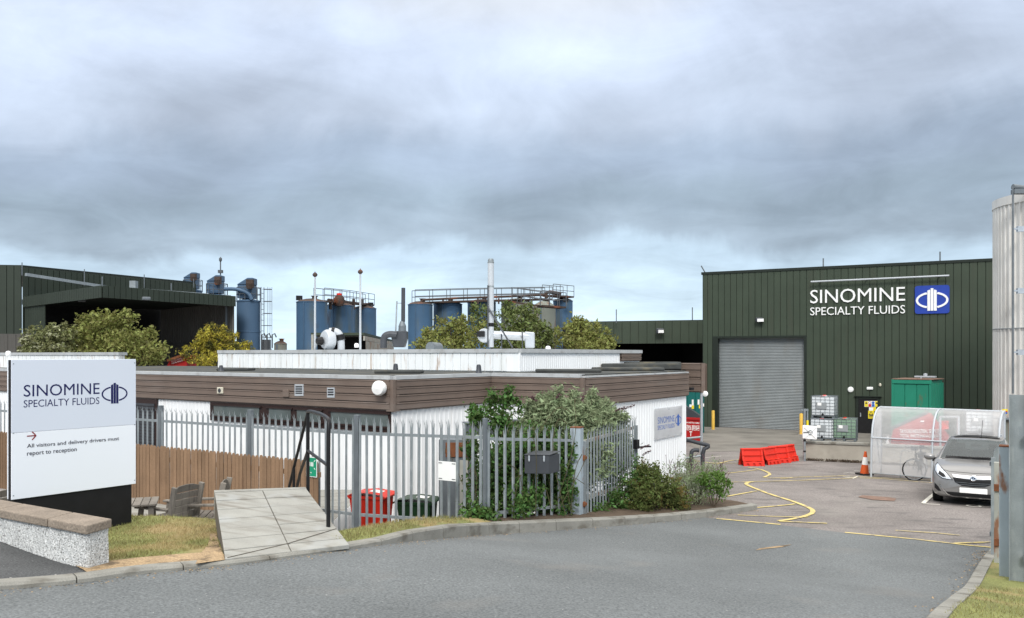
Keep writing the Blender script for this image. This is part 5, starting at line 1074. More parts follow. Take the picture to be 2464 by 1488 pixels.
# ------------------------------------------------------------------ tanks and silos behind
def ztop(py, Y): return CZ + (HZ - py) / F * Y
def tank(label, x0, x1, top, Y, mat, dome=.3, group='tanks behind the office'):
    c = pt((x0 + x1) / 2, 800, Y); r = (x1 - x0) / 2 / F * Y; z = ztop(top, Y); t = thing('storage_tank', label, 'tank', (c.x, c.y, 0), 0, group)
    mb = MB(); mb.lathe((c.x, c.y, -.3), [(r, 0), (r, (z + .3) * .55), (r + .015, (z + .3) * .55 + .02), (r, (z + .3) * .55 + .05), (r, z + .3), (r + .03, z + .3), (r + .03, z + .36)], 36); mb.build('shell', mat, t, smooth=40)
    mb = MB(); mb.lathe((c.x, c.y, z + .05), [(r + .02, 0), (r * .8, dome * .45), (r * .4, dome * .85), (0, dome)] , 36); mb.build('top', mat if dome > .4 else 'rusty_pipe', t, smooth=50)
    mb = MB(); mb.lathe((c.x + r * .2, c.y - r * .1, z + dome * .6), [(.2, 0), (.2, .3), (.28, .3), (.28, .36), (0, .38)], 12); mb.build('manhole', 'rusty_pipe', t); mb = MB(); mb.tube([(c.x - r * .3, c.y - r * .96, 0), (c.x - r * .3, c.y - r * .96, z)], .05, 6); mb.build('pipe', 'blue_silo', t); return t
tank('nearest blue storage tank of the left group, behind the first flagpole', 714, 787, 729, 66, 'blue_tank'); tank('middle blue tank of the left group with large dark stain', 785, 851, 737.5, 72, 'blue_tank'); tank('right hand blue tank of the left group behind the second flagpole', 850, 905, 744, 78, 'blue_tank')
tank('blue tank directly right of the dark exhaust stack', 982, 1041, 735, 68, 'blue_tank'); tank('second blue tank of the right group beyond the dark stack', 1043, 1112, 734, 70, 'blue_tank'); tank('blue tank behind the white flue', 1125, 1193, 730, 71, 'blue_tank')
tank('pale greenish domed tank partly hidden by the tallest middle tree', 1206, 1282, 733, 72, 'pale_tank', .5); tank('rust-streaked pale domed tank right of the white flue', 1281, 1337, 742, 70, 'pale_tank', .6); tank('last blue tank at the right end of the high walkway', 1331, 1378, 726, 76, 'blue_tank')
def walkway(label, path, w, posts=8, hgt=1.05):
    """deck with railings both sides; path of points on the deck"""
    t = thing('walkway', label, 'walkway', path[0]); mb = MB()
    for a, b in zip(path, path[1:]): mb.bar(a, b, w, .14)
    mb.build('deck', 'rusty_pipe', t)
    for sgn in (-1, 1):
        mb = MB(); L = []
        for i, p in enumerate(path):
            d = (path[min(i + 1, len(path) - 1)] - path[max(i - 1, 0)]); d = V((d.x, d.y, 0)).normalized(); L.append(p + V((-d.y, d.x, 0)) * (sgn * w / 2))
        for hh in (hgt, hgt * .5): mb.tube([q + V((0, 0, hh)) for q in L], .03, 5)
        for q in resample(L, (path[-1] - path[0]).length / posts): mb.tube([q, q + V((0, 0, hgt))], .028, 5)
        mb.build('railing', 'rail_metal', t)
    return t
walkway('railed walkway over the left group of blue tanks', [pt(768, 725, 67), pt(830, 728.5, 73), pt(890, 735, 80)], .9, 7)
walkway('long railed walkway over the right group of tanks', [pt(995, 730, 68), pt(1120, 726, 69.5), pt(1240, 723, 71), pt(1320, 721, 73)], 1.1, 9)
walkway('raised railed platform at the right end of the long walkway', [pt(1318, 712, 74), pt(1368, 716, 76)], 1.3, 3, 1.0); walkway('lower rusty railed platform around the pale domed tank', [pt(1238, 728, 66), pt(1300, 737, 65), pt(1354, 741, 66)], 1.0, 5, 1.15)
mb = MB(); mb.tube([pt(1012, 731, 67.5), pt(1018, 722, 67.5), pt(1100, 718, 68), pt(1220, 714, 69.5), pt(1315, 710, 72)], .09, 8); mb.tube([pt(1315, 718, 71), pt(1314, 706, 71), pt(1322, 703, 71), pt(1348, 707, 72)], .16, 8)
for px in (1066, 1150, 1200): mb.tube([pt(px, 718, 68.6), pt(px, 732, 68.6)], .08, 6)
o = mb.build('pipework', 'rusty_pipe'); tag(o, 'brown pipes carried along the long walkway over the right tanks', 'pipe')
mb = MB(); mb.tube([pt(790, 722, 68.5), pt(880, 733, 78)], .12, 8)
for px, Y in ((795, 69), (851, 74), (872, 77)): mb.tube([pt(px, 720, Y), pt(px, 745, Y)], .14, 6)
o = mb.build('pipework', 'rusty_pipe'); tag(o, 'dark pipe run above the left group of blue tanks', 'pipe')
t = thing('pump_drum', 'round dark drum with red top on the left tank walkway', 'pump', pt(816, 735, 70)); p = pt(816, 731, 70); mb = MB(); mb.lathe(p, [(.35, -.2), (.45, .1), (.45, .45), (.25, .7), (0, .72)], 14); mb.build('drum', 'rusty_pipe', t, smooth=40); mb = MB(); mb.lathe(p + V((0, 0, .7)), [(.22, 0), (.22, .15), (0, .2)], 10); mb.build('cap', 'red_plastic', t)
for px, py, Y, lb in ((720, 722, 66, 'floodlight on the rim of the nearest left blue tank'), (892, 737, 78, 'floodlight on the rim of the right hand tank of the left group'), (1362 - 0, 790, 74, 'floodlight on a pole between the right tanks and the trees')):
    if px > 1300: px, py = 1361, 727
    p = pt(px, py, Y); t = thing('floodlight', lb, 'lamp', p, 0, 'floodlights on the tanks'); mb = MB(); mb.box(p + V((0, 0, .15)), (.5, .12, .38), .4); mb.build('head', 'black_paint', t, bev=.02); mb = MB(); mb.bar(p + V((.1, 0, .1)), p + V((.1, 0, -.25)), .06, .06); mb.build('bracket', 'rail_metal', t)
mb = MB(); a, b = V(pt(748, 804, 45)[:2]), V(pt(876, 801, 45)[:2]); z = ztop(801, 45); ls = thing('lean_to_shed', 'open green lean-to shed roof behind the flagpoles', 'shed', (a.x, a.y, 0))
c_ = V(pt(945, 824, 66)[:2]); mb.prism([V((*p, z - .14)) for p in (a, b, c_, c_ + (a - b) * 1.6)], (0, 0, .14)); mb.build('roof', 'green_clad', ls)
mb = MB(); mb.prism([V((*(a + V((0, 1.5))), 0)), V((*(b + V((-.2, 1.5))), 0)), V((*(b + V((-.2, 1.7))), 0)), V((*(a + V((0, 1.7))), 0))], (0, 0, z - .2)); mb.build('inner_wall', 'inside_shade', ls)
mb = MB(); corr(mb, b, c_, 0, z - .45, 1.2, .08, 'seam'); mb.bar(V((*b, z - .3)), V((*c_, z - .3)), .1, .25); mb.build('side_wall', 'rusty_beige', ls)
mb = MB(); p = V(pt(752, 810, 45)[:2]); mb.bar(V((*p, 0)), V((*p, z - .1)), .12, .12); mb.build('post', 'rusty_beige', ls)
def silo(label, px, Y, top, r, gear=True, mast=False):
    c = pt(px, 800, Y); z = ztop(top, Y); t = thing('silo', label, 'silo', (c.x, c.y, 0), 0, 'blue silos beside the hangar')
    mb = MB(); pr = [(r, 0)]
    for f in (.45, .72): pr += [(r, z * f - .06), (r + .02, z * f - .05), (r + .02, z * f + .05), (r, z * f + .06)]
    mb.lathe((c.x, c.y, 0), pr + [(r, z), (r + .05, z), (r + .05, z + .08), (0, z + .3)], 32); mb.build('shell', 'blue_silo', t, smooth=40)
    mb = MB(); mb.box((c.x - .1, c.y, z + .75), (1.1, 1.1, 1.0)); mb.prism([V((c.x - .7, c.y - .6, z + 1.25)), V((c.x + .5, c.y - .6, z + 1.25)), V((c.x + .5, c.y - .6, z + 1.75)), V((c.x + .1, c.y - .6, z + 1.75))], (0, 1.1, 0)); mb.build('hopper', 'blue_silo', t, bev=.03)
    mb = MB(); mb.box((c.x + .35, c.y - .75, z + 1.3), (.5, .35, .6)); mb.lathe((c.x + .35, c.y - .9, z + 1.1), [(.2, -.2), (.25, .2), (0, .25)], 10); mb.build('motor', 'rusty_pipe', t)
    mb = MB(); n = 12
    for k in range(n + 1):
        a = 2 * math.pi * k / n; q = V((c.x + r * 1.02 * math.cos(a), c.y + r * 1.02 * math.sin(a), z)); mb.tube([q, q + V((0, 0, 1.05))], .025, 5)
    for hh in (.55, 1.05): mb.tube([V((c.x + r * 1.02 * math.cos(2 * math.pi * k / 24), c.y + r * 1.02 * math.sin(2 * math.pi * k / 24), z + hh)) for k in range(25)], .025, 5)
    mb.build('railing', 'rail_metal', t)
    if gear:
        mb = MB(); lx = c.x + r + .2
        for dx in (-.18, .18): mb.tube([(lx + dx * .3, c.y + dx, .5), (lx + dx * .3, c.y + dx, z + 1.1)], .03, 5)
        zz = .6
        while zz < z + 1: mb.tube([(lx, c.y - .2, zz), (lx, c.y + .2, zz)], .02, 4); zz += .4
        zz = 2.6
        while zz < z + 1.1: mb.tube([V((lx + .35 + .35 * math.cos(a), c.y + .3 * math.sin(a), zz)) for a in (-2.6, -1.5, -.7, 0, .7, 1.5, 2.6)], .02, 4); zz += .9
        for a in (-1.2, 0, 1.2): mb.tube([V((lx + .35 + .35 * math.cos(a), c.y + .3 * math.sin(a), 2.6)), V((lx + .35 + .35 * math.cos(a), c.y + .3 * math.sin(a), z + 1.1))], .015, 4)
        mb.build('ladder', 'rail_metal', t); mb = MB(); mb.tube(smoothline([V((c.x - 1.5, c.y - r, z + .9)), V((c.x - .6, c.y - r, z + .9)), V((c.x + .3, c.y - r, z + .6)), V((c.x + .5, c.y - r, z + .1))], 2), .14, 10); mb.build('feed_pipe', 'blue_silo', t, smooth=50)
    if mast: mb = MB(); mb.tube([(c.x + .3, c.y, z + 1.2), (c.x + .3, c.y, z + 2.9)], .05, 6); mb.box((c.x + .3, c.y, z + 2.1), (.35, .3, .25)); mb.lathe((c.x + .3, c.y, z + 2.9), [(.05, 0), (.13, .15), (.13, .3), (0, .45)], 8); mb.build('mast', 'rail_metal', t)
    return t
silo('blue silo with caged ladder standing beside the hangar canopy', 598, 62, 727, .84); silo('blue silo top with a lamp mast seen over the hangar canopy', 522, 70, 714, .84, False, True); silo('farthest blue silo top at the end of the hangar roof', 464, 78, 702, .84, False)
tank('low rusty tank far off between the silo and the blue tanks', 660, 690, 829, 80, 'pale_tank', .3, None)
mb = MB()
for x in (630, 642, 655): mb.tube([pt(x, 838, 70), pt(x, 806, 70), pt(x + 6, 803, 70), pt(x + 10, 812, 70)], .06, 6)
mb.box(pt(640, 832, 70.5), (.7, .5, 1.0)); o = mb.build('pipework', 'rail_metal'); tag(o, 'dark bent pipes at ground level right of the caged silo', 'pipe')
sk = thing('waste_skip', 'tilted red waste skip half hidden between the bushes at left', 'skip', pt(425, 880, 44)); a = pt(402, 866, 44); mb = MB(); mb.prism([pt(398, 888, 44), pt(450, 888, 44), pt(450, 855, 44), pt(444, 857, 44), pt(408, 869, 44)], (0, 1.5, 0)); mb.build('body', 'red_skip', sk); mb = MB(); mb.bar(pt(404, 868, 43.8), pt(448, 853, 43.8), .25, .12); mb.build('rim', 'rust', sk)
mb = MB(); u_ = (pt(442, 866, 43.9) - pt(412, 875, 43.9)); text_on(mb, 'TAYLORS INDUSTRIAL', pt(412, 872, 43.9), u_, V((-.25, 0, 1)), u_.length, .09, 0, .01); text_on(mb, 'TOTAL WASTE', pt(413, 877, 43.9), u_, V((-.25, 0, 1)), u_.length * .9, .08, 0, .01); mb.build('lettering', 'sticker_white', sk)

# ------------------------------------------------------------------ trees and shrubs
def E(px, py, Y, rx, ry, dep=None): return (pt(px, py, Y), (rx / F * Y, (dep or rx) / F * Y, ry / F * Y))
def tree(name, label, base, blobs, mat, dens, size, seed, tops=None, group=None, r0=.12, extra=None, **k):
    t = thing(name, label, 'tree' if 'tree' in name or 'conifer' in name else 'shrub', base, 0, group)
    mb = MB(); limbs(mb, base, [b[0] + V((0, 0, b[1][2] * .5)) for b in blobs] + (tops or []), r0, seed); mb.build('trunk' if 'tree' in name or 'conifer' in name else 'stem', 'bark', t, smooth=60)
    rnd = random.Random(seed + 100); sprigs = []
    for _ in range(26):
        c, r = rnd.choice(blobs); d = V((rnd.gauss(0, 1), rnd.gauss(0, .6), abs(rnd.gauss(.3, .8)))).normalized(); q = rnd.uniform(.98, 1.22); rm = sum(r) / 3
        sprigs.append((V(c) + V((d.x * r[0], d.y * r[1], d.z * r[2])) * q, (rm * rnd.uniform(.06, .16), rm * rnd.uniform(.06, .16), rm * rnd.uniform(.12, .30))))
    mb = MB(); crown(mb, blobs, dens, size, seed, **k); crown(mb, sprigs, dens * .8, size * .85, seed + 1, **{**k, 'shell': .1}); mb.build('crown' if 'tree' in name or 'conifer' in name else 'foliage', mat, t)
    if extra: extra(t)
    return t
def blossoms(t, blobs, n, mat, size, seed):
    rnd = random.Random(seed); mb = MB()
    for _ in range(n):
        c, r = rnd.choice(blobs); d = V((rnd.gauss(0, 1), -abs(rnd.gauss(0, 1)), abs(rnd.gauss(0, .8)))).normalized(); p = V(c) + V((d.x * r[0], d.y * r[1], d.z * r[2])) * rnd.uniform(.9, 1.1)
        for _k in range(6): leaf(mb, p + V((rnd.gauss(0, .6), rnd.gauss(0, .6), rnd.gauss(0, .15))) * size, size * .45, rnd, .7)
    mb.build('blossom', mat, t)
b1 = [E(105, 830, 41, 42, 36), E(75, 845, 41, 26, 30), E(150, 815, 41.5, 34, 30), E(128, 850, 40.6, 48, 26)]
tree('flowering_tree', 'pale flowering bushy tree at far left in front of the hangar', pt(115, 1040, 41), b1, 'leaf_elder', 105, .105, 11, extra=lambda t: blossoms(t, b1, 45, 'blossom', .2, 3), group='trees behind the office')
b2 = [E(260, 800, 43, 60, 42), E(215, 825, 42.5, 50, 40), E(320, 830, 42, 52, 40), E(355, 855, 41.5, 44, 28), E(250, 775, 43.5, 34, 24), E(280, 850, 41.5, 70, 30), E(300, 772, 43, 26, 18), E(350, 805, 43, 18, 20), E(205, 785, 43, 16, 18)]
tree('leafy_tree', 'broad green tree in front of the black hangar opening', pt(275, 1045, 43), b2, 'leaf_mid', 100, .115, 12, group='trees behind the office')
b3 = [E(520, 830, 44, 46, 36), E(480, 850, 43.5, 38, 30), E(560, 845, 43.5, 36, 24), E(510, 800, 44, 28, 20), E(588, 842, 43.5, 22, 14), E(530, 868, 43, 60, 16), E(495, 825, 43.5, 26, 24), E(545, 815, 44, 24, 20)]
tree('golden_conifer', 'dark conifer with golden yellow tips below the caged silo', pt(525, 1040, 44), b3, 'leaf_gold', 150, .085, 13, asp=.35, clump=12, shell=.7, spread=1.6, group='trees behind the office')
b4 = [E(1085, 795, 40, 38, 26), E(1045, 818, 40, 34, 22), E(1135, 812, 40, 44, 30), E(1080, 830, 39.5, 60, 18), E(1115, 790, 40, 24, 22), E(1012, 832, 40, 18, 12)]
tree('leafy_tree', 'low green tree on the roofline left of the white flue', pt(1090, 1050, 40), b4, 'leaf_mid', 105, .10, 14, group='trees behind the office')
b5 = [E(1245, 775, 42, 38, 36), E(1210, 800, 42, 40, 40), E(1290, 800, 41.5, 42, 36), E(1160, 770, 42.5, 24, 34), E(1245, 825, 41, 70, 24), E(1320, 815, 41.5, 30, 30), E(1225, 750, 42.5, 20, 18), E(1275, 755, 42, 16, 18), E(1148, 745, 42.5, 10, 14)]
tree('leafy_tree', 'tallest green tree behind the white flue and silver duct', pt(1240, 1045, 42), b5, 'leaf_dark', 105, .10, 15, group='trees behind the office')
b6 = [E(1400, 800, 40, 42, 30), E(1375, 815, 39.5, 38, 28), E(1440, 820, 39.5, 36, 24), E(1395, 785, 40, 24, 18), E(1420, 830, 39, 60, 16), E(1462, 832, 39.5, 16, 10)]
tree('leafy_tree', 'yellow-green tree in front of the low green canopy', pt(1405, 1045, 40), b6, 'leaf_mid', 110, .105, 16, group='trees behind the office')
# shrubs around the gateway
b7 = [E(1345, 1020, 17.10, 76, 56), E(1400, 1030, 17.30, 70, 54), E(1290, 1050, 16.90, 52, 52), E(1455, 1050, 18.50, 44, 48), E(1380, 1100, 16.90, 88, 74), E(1330, 985, 17.10, 46, 24), E(1430, 1000, 17.90, 50, 28), E(1290, 1120, 16.50, 60, 70), E(1480, 1090, 18.90, 40, 60), E(1300, 965, 17.10, 7, 20), E(1345, 955, 17.10, 7, 18), E(1380, 962, 17.30, 8, 22), E(1425, 968, 17.70, 7, 22), E(1462, 990, 18.10, 8, 22), E(1492, 1010, 18.30, 14, 14), E(1275, 985, 16.90, 8, 24)]
def bud(t):
    rnd = random.Random(8); mb = MB()
    for px, py, Y, dx in ((1480, 990, 17.6, .2), (1500, 985, 17.6, .25), (1540, 1080, 18.3, .22), (1545, 1095, 18.2, .2), (1290, 965, 16.8, -.1), (1340, 958, 16.8, .05), (1400, 962, 17, .05)):
        a = pt(px, py, Y); b = a + V((dx, 0, .09)); n = 10
        for i in range(n):
            p = a.lerp(b, i / n)
            for _k in range(5): leaf(mb, p + V((rnd.gauss(0, .012), rnd.gauss(0, .012), rnd.gauss(0, .012))), .022, rnd)
    mb.build('flower_spike', 'flower_spike', t)
tree('butterfly_bush', 'silvery grey-green butterfly bush rising above the spiked railings', pt(1380, 1235, 16.5), b7, 'leaf_silver', 2300, .066, 21, asp=.32, clump=9, shell=.35, spread=2.0, r0=.03, extra=bud)
b8 = [E(1180, 1160, 15.05, 62, 60), E(1150, 1218, 14.5, 46, 26), E(1240, 1210, 14.75, 64, 40), E(1215, 1100, 15.45, 48, 60), E(1135, 1080, 14.75, 18, 40), E(1320, 1205, 15.65, 60, 42), E(1205, 1020, 15.65, 38, 44), E(1215, 968, 15.85, 24, 24), E(1150, 1000, 15.65, 28, 24), E(1365, 1110, 15.55, 18, 70), E(1260, 1150, 15.85, 64, 64), E(1290, 1095, 16.05, 50, 60), E(1180, 975, 15.95, 12, 26), E(1150, 1232, 14.15, 55, 16), E(1366, 1180, 15.30, 16, 60), E(1188, 955, 15.85, 6, 20), E(1225, 945, 15.85, 7, 18), E(1140, 985, 15.65, 6, 18), E(1250, 985, 15.85, 8, 18), E(1260, 1095, 15.3, 44, 40), E(1340, 1140, 15.6, 40, 60), E(1195, 1120, 14.9, 36, 40), E(1300, 1060, 15.6, 40, 40), E(1250, 1180, 15.0, 60, 50)]
tree('bramble', 'green bramble growing through the railings around the mailbox', pt(1240, 1225, 15.4), b8, 'leaf_bramble', 1500, .042, 22, asp=.62, clump=6, shell=.3, spread=2.4, r0=.006)
mb = MB(); rnd = random.Random(5)
for k in range(24):
    a = pt(rnd.uniform(1120, 1380), rnd.uniform(1215, 1245), rnd.uniform(14.2, 15.4)); b = a + V((rnd.uniform(-.5, .5), rnd.uniform(-.2, .4), rnd.uniform(.6, 2.1))); m_ = a.lerp(b, .5) + V((rnd.uniform(-.25, .25), rnd.uniform(-.1, .1), .25)); mb.tube(smoothline([a, m_, b, b + V((rnd.uniform(-.3, .3), 0, -.15))], 2), .006, 4)
o = mb.build('stem', 'stem', bpy.data.objects['bramble'])
b9 = [E(1460, 1215, 16.90, 60, 30), E(1505, 1200, 17.30, 44, 34), E(1420, 1230, 16.20, 40, 18), E(1470, 1160, 17.50, 26, 56), E(1535, 1185, 17.20, 38, 46), E(1530, 1140, 17.60, 22, 30)]
tree('ivy_shrub', 'low dark green growth at the foot of the open gate leaf', pt(1460, 1245, 16.4), b9, 'leaf_bramble', 800, .042, 23, asp=.6, clump=6, shell=.3, r0=.008)
b10 = [E(1570, 1175, 17.0, 50, 50), E(1606, 1190, 17.2, 46, 40), E(1545, 1205, 16.7, 36, 40), E(1632, 1208, 17.2, 34, 24), E(1560, 1140, 17.2, 30, 24)]
tree('rust_tinged_shrub', 'dense green shrub tinged orange in the bed below the white end wall', pt(1580, 1238, 17), b10, 'leaf_rust', 1300, .036, 24, asp=.4, clump=10, shell=.5, r0=.02)
b11 = [E(1660, 1160, 17.8, 50, 46), E(1690, 1150, 18.2, 46, 40), E(1630, 1150, 17.8, 34, 34), E(1655, 1120, 18, 24, 22), E(1690, 1190, 17.9, 44, 36), E(1715, 1130, 18.2, 24, 20)]
def lav(t):
    rnd = random.Random(9); mb = MB()
    for k in range(60):
        px = rnd.uniform(1600, 1750); a = pt(px, rnd.uniform(1100, 1160) + abs(px - 1670) * .2, rnd.uniform(17.6, 18.3)); b = a + V((rnd.uniform(-.08, .12), 0, rnd.uniform(.08, .2))); mb.tube([a - V((0, 0, .12)), a, b], .004, 3)
        for i in range(4): leaf(mb, a.lerp(b, .5 + i * .16), .018, rnd)
    mb.build('flower_spike', 'flower_spike', t)
tree('lavender_shrub', 'airy silver-grey shrub with dark seed heads at the bed corner', pt(1675, 1225, 17.9), b11, 'leaf_silver', 900, .030, 25, asp=.3, clump=6, shell=.2, spread=3.0, r0=.016, extra=lav)
b12 = [E(1715, 1165, 17.6, 28, 26), E(1738, 1180, 17.7, 20, 22), E(1695, 1160, 17.6, 18, 18), E(1725, 1150, 17.7, 16, 14)]
tree('green_sapling', 'small fresh green sapling with bare twigs at the bed tip', pt(1718, 1226, 17.7), b12, 'leaf_fresh', 900, .034, 26, asp=.55, clump=6, shell=.3, spread=2.6, r0=.014)
b13 = [E(1590, 1233, 16.3, 16, 8), E(1605, 1230, 16.4, 14, 6)]
# ------------------------------------------------------------------ yard: raised ground, retaining wall and what stands there
bd = V((0.479, 0.878)); rw = [V(pt(1938, 1100, 31.0)[:2]), V(pt(2091, 1100, 30.2)[:2]), V(pt(2272, 1100, 29.0)[:2]), V(pt(2480, 1100, 27.4)[:2])]
plat = lambda x, y: 0.42 - 0.062 * max(0, ((V((x, y)) - rw[0]).dot(bd) - 0.5))
pp = [p + bd * .1 for p in rw] + [V((sR.x, sR.y)) + bd * .1, S(sat(1945)) + bd * .1]
def drape2(poly, zf, step):
    return drape(poly, 0.0, step, zf)
struct('concrete_platform', drape2(pp, lambda x, y: max(plat(x, y), h(x, y) + .02), 1.0), 'concrete_apron')
w = thing('retaining_wall', 'low stained concrete retaining wall with pale coping behind the cycle shelter', 'wall', (*rw[0], 0)); WT = 0.80
mb = MB(); mc = MB()
for a, b in zip(rw, rw[1:]):
    mb.prism([V((*a, -.2)), V((*b, -.2)), V((*(b + bd * .22), -.2)), V((*(a + bd * .22), -.2))], (0, 0, WT + .12)); n = max(1, int((b - a).length / 1.2))
    for i in range(n):
        p, q = a.lerp(b, i / n), a.lerp(b, (i + 1) / n); d = (q - p).normalized() * .006; p, q = p + d, q - d; mc.prism([V((*(p - bd * .05), WT - .085)), V((*(q - bd * .05), WT - .085)), V((*(q + bd * .27), WT - .085)), V((*(p + bd * .27), WT - .085))], (0, 0, .09))
mb.build('wall', 'old_concrete', w); mc.build('coping', 'kerb', w, bev=.012)
def bollard(label, px, Y, top):
    p = pt(px, 1000, Y); z = h(p.x, p.y); t = thing('bollard', label, 'bollard', (p.x, p.y, z), 0, 'yellow bollards beside the roller door'); mb = MB(); hh = zpx(top, Y) - z; mb.lathe((0, 0, -.1), [(.085, 0), (.085, hh + .05), (.07, hh + .09), (0, hh + .1)], 16); mb.build('post', 'yellow_metal', t, world=False, smooth=40); mb = MB(); mb.lathe((0, 0, -.05), [(.16, 0), (.16, .065), (0, .065)], 16); mb.build('base', 'old_concrete', t, world=False)
bollard('yellow bollard left of the grey roller door', 1716, 45.0, 988); bollard('yellow bollard right of the grey roller door', 1928, 42.4, 995)

# caged liquid containers
def ibc(label, loc, rz, mat):
    t = thing('liquid_container', label, 'container', loc, rz, 'caged liquid containers'); k = .83; X, Yd, Z0, Z1 = .58 * k, .48 * k, .15 * k, 1.14 * k
    mb = MB(); mb.box((0, 0, (Z0 + Z1) / 2), (2 * X - .05, 2 * Yd - .05, Z1 - Z0 - .04)); mb.lathe((0, 0, Z1 - .03), [(.12, 0), (.12, .05), (0, .05)], 14); mb.build('tank', mat, t, world=False, bev=.07, seg=3, smooth=50)
    mb = MB(); r = .0075
    for i in range(6):
        x = -X + 2 * X * i / 5
        for y in (-Yd, Yd): mb.tube([(x, y, Z0), (x, y, Z1)], r, 5, False)
        y = -Yd + 2 * Yd * i / 5
        for xx in (-X, X): mb.tube([(xx, y, Z0), (xx, y, Z1)], r, 5, False)
    for i in range(7):
        z = Z0 + (Z1 - Z0) * i / 6; mb.tube([(-X, -Yd, z), (X, -Yd, z), (X, Yd, z), (-X, Yd, z), (-X, -Yd, z)], r if i < 6 else .016, 5, False)
    for x in (-X * .4, X * .4): mb.tube([(x, -Yd, Z1), (x, Yd, Z1)], .012, 5)
    mb.build('cage', 'galv_dark', t, world=False)
    p = MB()
    for x in (-X + .05, 0, X - .05): p.box((x, 0, .05), (.09, 2 * Yd, .09))
    p.box((0, 0, .115), (2 * X, 2 * Yd, .03)); p.box((0, -Yd + .04, .012), (2 * X, .08, .022)); p.box((0, Yd - .04, .012), (2 * X, .08, .022)); p.build('pallet', 'galv_dark', t, world=False)
    mb = MB(); mb.box((-.05, -Yd - .014, Z0 + .52 * (Z1 - Z0)), (.42, .008, .28)); q = mb.build('label_plate', 'plate_grey', t, world=False)
    mb = MB(); mb.box((-.13, -Yd - .020, Z0 + .60 * (Z1 - Z0)), (.16, .004, .12)); mb.build('sticker', 'sticker_white', q, world=False)
    mb = MB(); mb.lathe((0, 0, Z1 + .015), [(.075, 0), (.075, .035), (0, .04)], 14); mb.box((0, -Yd + .02, Z1 + .012), (.17, .05, .02)); mb.build('cap', 'red_plastic', t, world=False)
    mb = MB(); mb.lathe((0, -Yd + .02, Z0 + .06), [(.045, -.03), (.045, .06), (0, .06)], 10, (0, -1, 0)); mb.build('valve', 'black_paint', t, world=False); return t
ra = math.atan2(sd.y, sd.x); Yi = 36.0; zi = zpx(1059.7, Yi); hI = .96
p = pt(1981, 1059, Yi); c0 = ibc('white caged container at the bottom of the stack right of the roller door', (p.x, p.y, zi), ra, 'ibc_white'); c1 = copy_tree(c0, None, (p.x + .06, p.y, zi + hI), ra - .06, 'white caged container on top of the two-high stack')
p = pt(2033, 1059, Yi - .4); ibc('greenish caged container beside the black personnel door', (p.x, p.y, zpx(1060.5, Yi - .4)), ra + .03, 'ibc_green')
p = pt(2354, 1044, 33.2); copy_tree(c0, None, (p.x, p.y, zpx(1046, 33.2)), ra + .1, 'white caged container seen through the right half of the cycle shelter')
mb = MB(); p = pt(2354, 1044, 33.2); zq = zpx(1046, 33.2); mb.box((p.x, p.y, (zq + .3) / 2), (1.1, .9, zq - .3), ra + .1); o = mb.build('timber_crate', 'dark_grey_metal', bev=.02); tag(o, 'dark low stand carrying the container behind the cycle shelter', 'crate')
# grey pipe post with panels at the wall end; white moulded board tied to it
pp_ = pt(1936, 1111, 30.75); t = thing('gate_pole', 'tall grey pipe post with small mesh panel at the end of the retaining wall', 'post', (pp_.x, pp_.y, h(pp_.x, pp_.y))); zt = zpx(984, 30.75)
mb = MB(); mb.tube([(pp_.x, pp_.y, 0), (pp_.x, pp_.y, zt)], .042, 10); mb.build('post', 'galv', t, smooth=50)
mb = MB(); mb.tube([(pp_.x + .14, pp_.y + .1, .9), (pp_.x + .14, pp_.y + .1, zt - .03)], .03, 8); mb.bar((pp_.x - .12, pp_.y, zt - .05), (pp_.x + .16, pp_.y + .1, zt - .05), .05, .08)
mb.build('frame', 'galv', t)
mb = MB(); mb.box((pp_.x + .09, pp_.y - .05, zt - .75), (.07, .02, .65)); mb.build('notice', 'sticker_yellow', t)
for z in (.45, .85, 1.2): mb = MB(); mb.lathe((pp_.x, pp_.y, z), [(.05, -.03), (.05, .03)], 10); mb.build('clamp', 'black_paint', t)
b0 = pt(1949, 1041, 30.62); t = thing('moulded_board', 'white moulded plastic square board hung on the grey pipe post', 'board', b0); hw, hh = .265, .25; q = []
for cx_, cy_, a0 in ((hw - .05, hh - .05, 0), (-hw + .05, hh - .05, 90), (-hw + .05, -hh + .05, 180), (hw - .05, -hh + .05, 270)):
    for k in range(4): a = R(a0 + 30 * k); q.append(b0 + V((cx_ + .05 * math.cos(a), 0, cy_ + .05 * math.sin(a) - (cx_) * .08)))
mb = MB(); mb.prism(q, (0, .05, 0)); mb.build('board', 'white_plastic', t, bev=.012)
mb = MB()
for a, b in ((-.8, .8), (-.8, -.8)): mb.bar(b0 + V((hw * a, -.012, hh * b)), b0 + V((-hw * a, -.012, -hh * b)), .03, .05)
mb.build('rib', 'white_plastic', t, bev=.008); mb = MB(); mb.lathe(b0 + V((0, -.01, 0)), [(.09, 0), (.09, .02), (.06, .02), (.06, .0)], 14, (0, -1, 0)); mb.build('hub', 'plate_grey', t)
mb = MB(); mb.bar(b0 + V((-.25, -.02, 0)), b0 + V((-.02, -.03, .02)), .02, .02); mb.build('tie', 'black_paint', t)

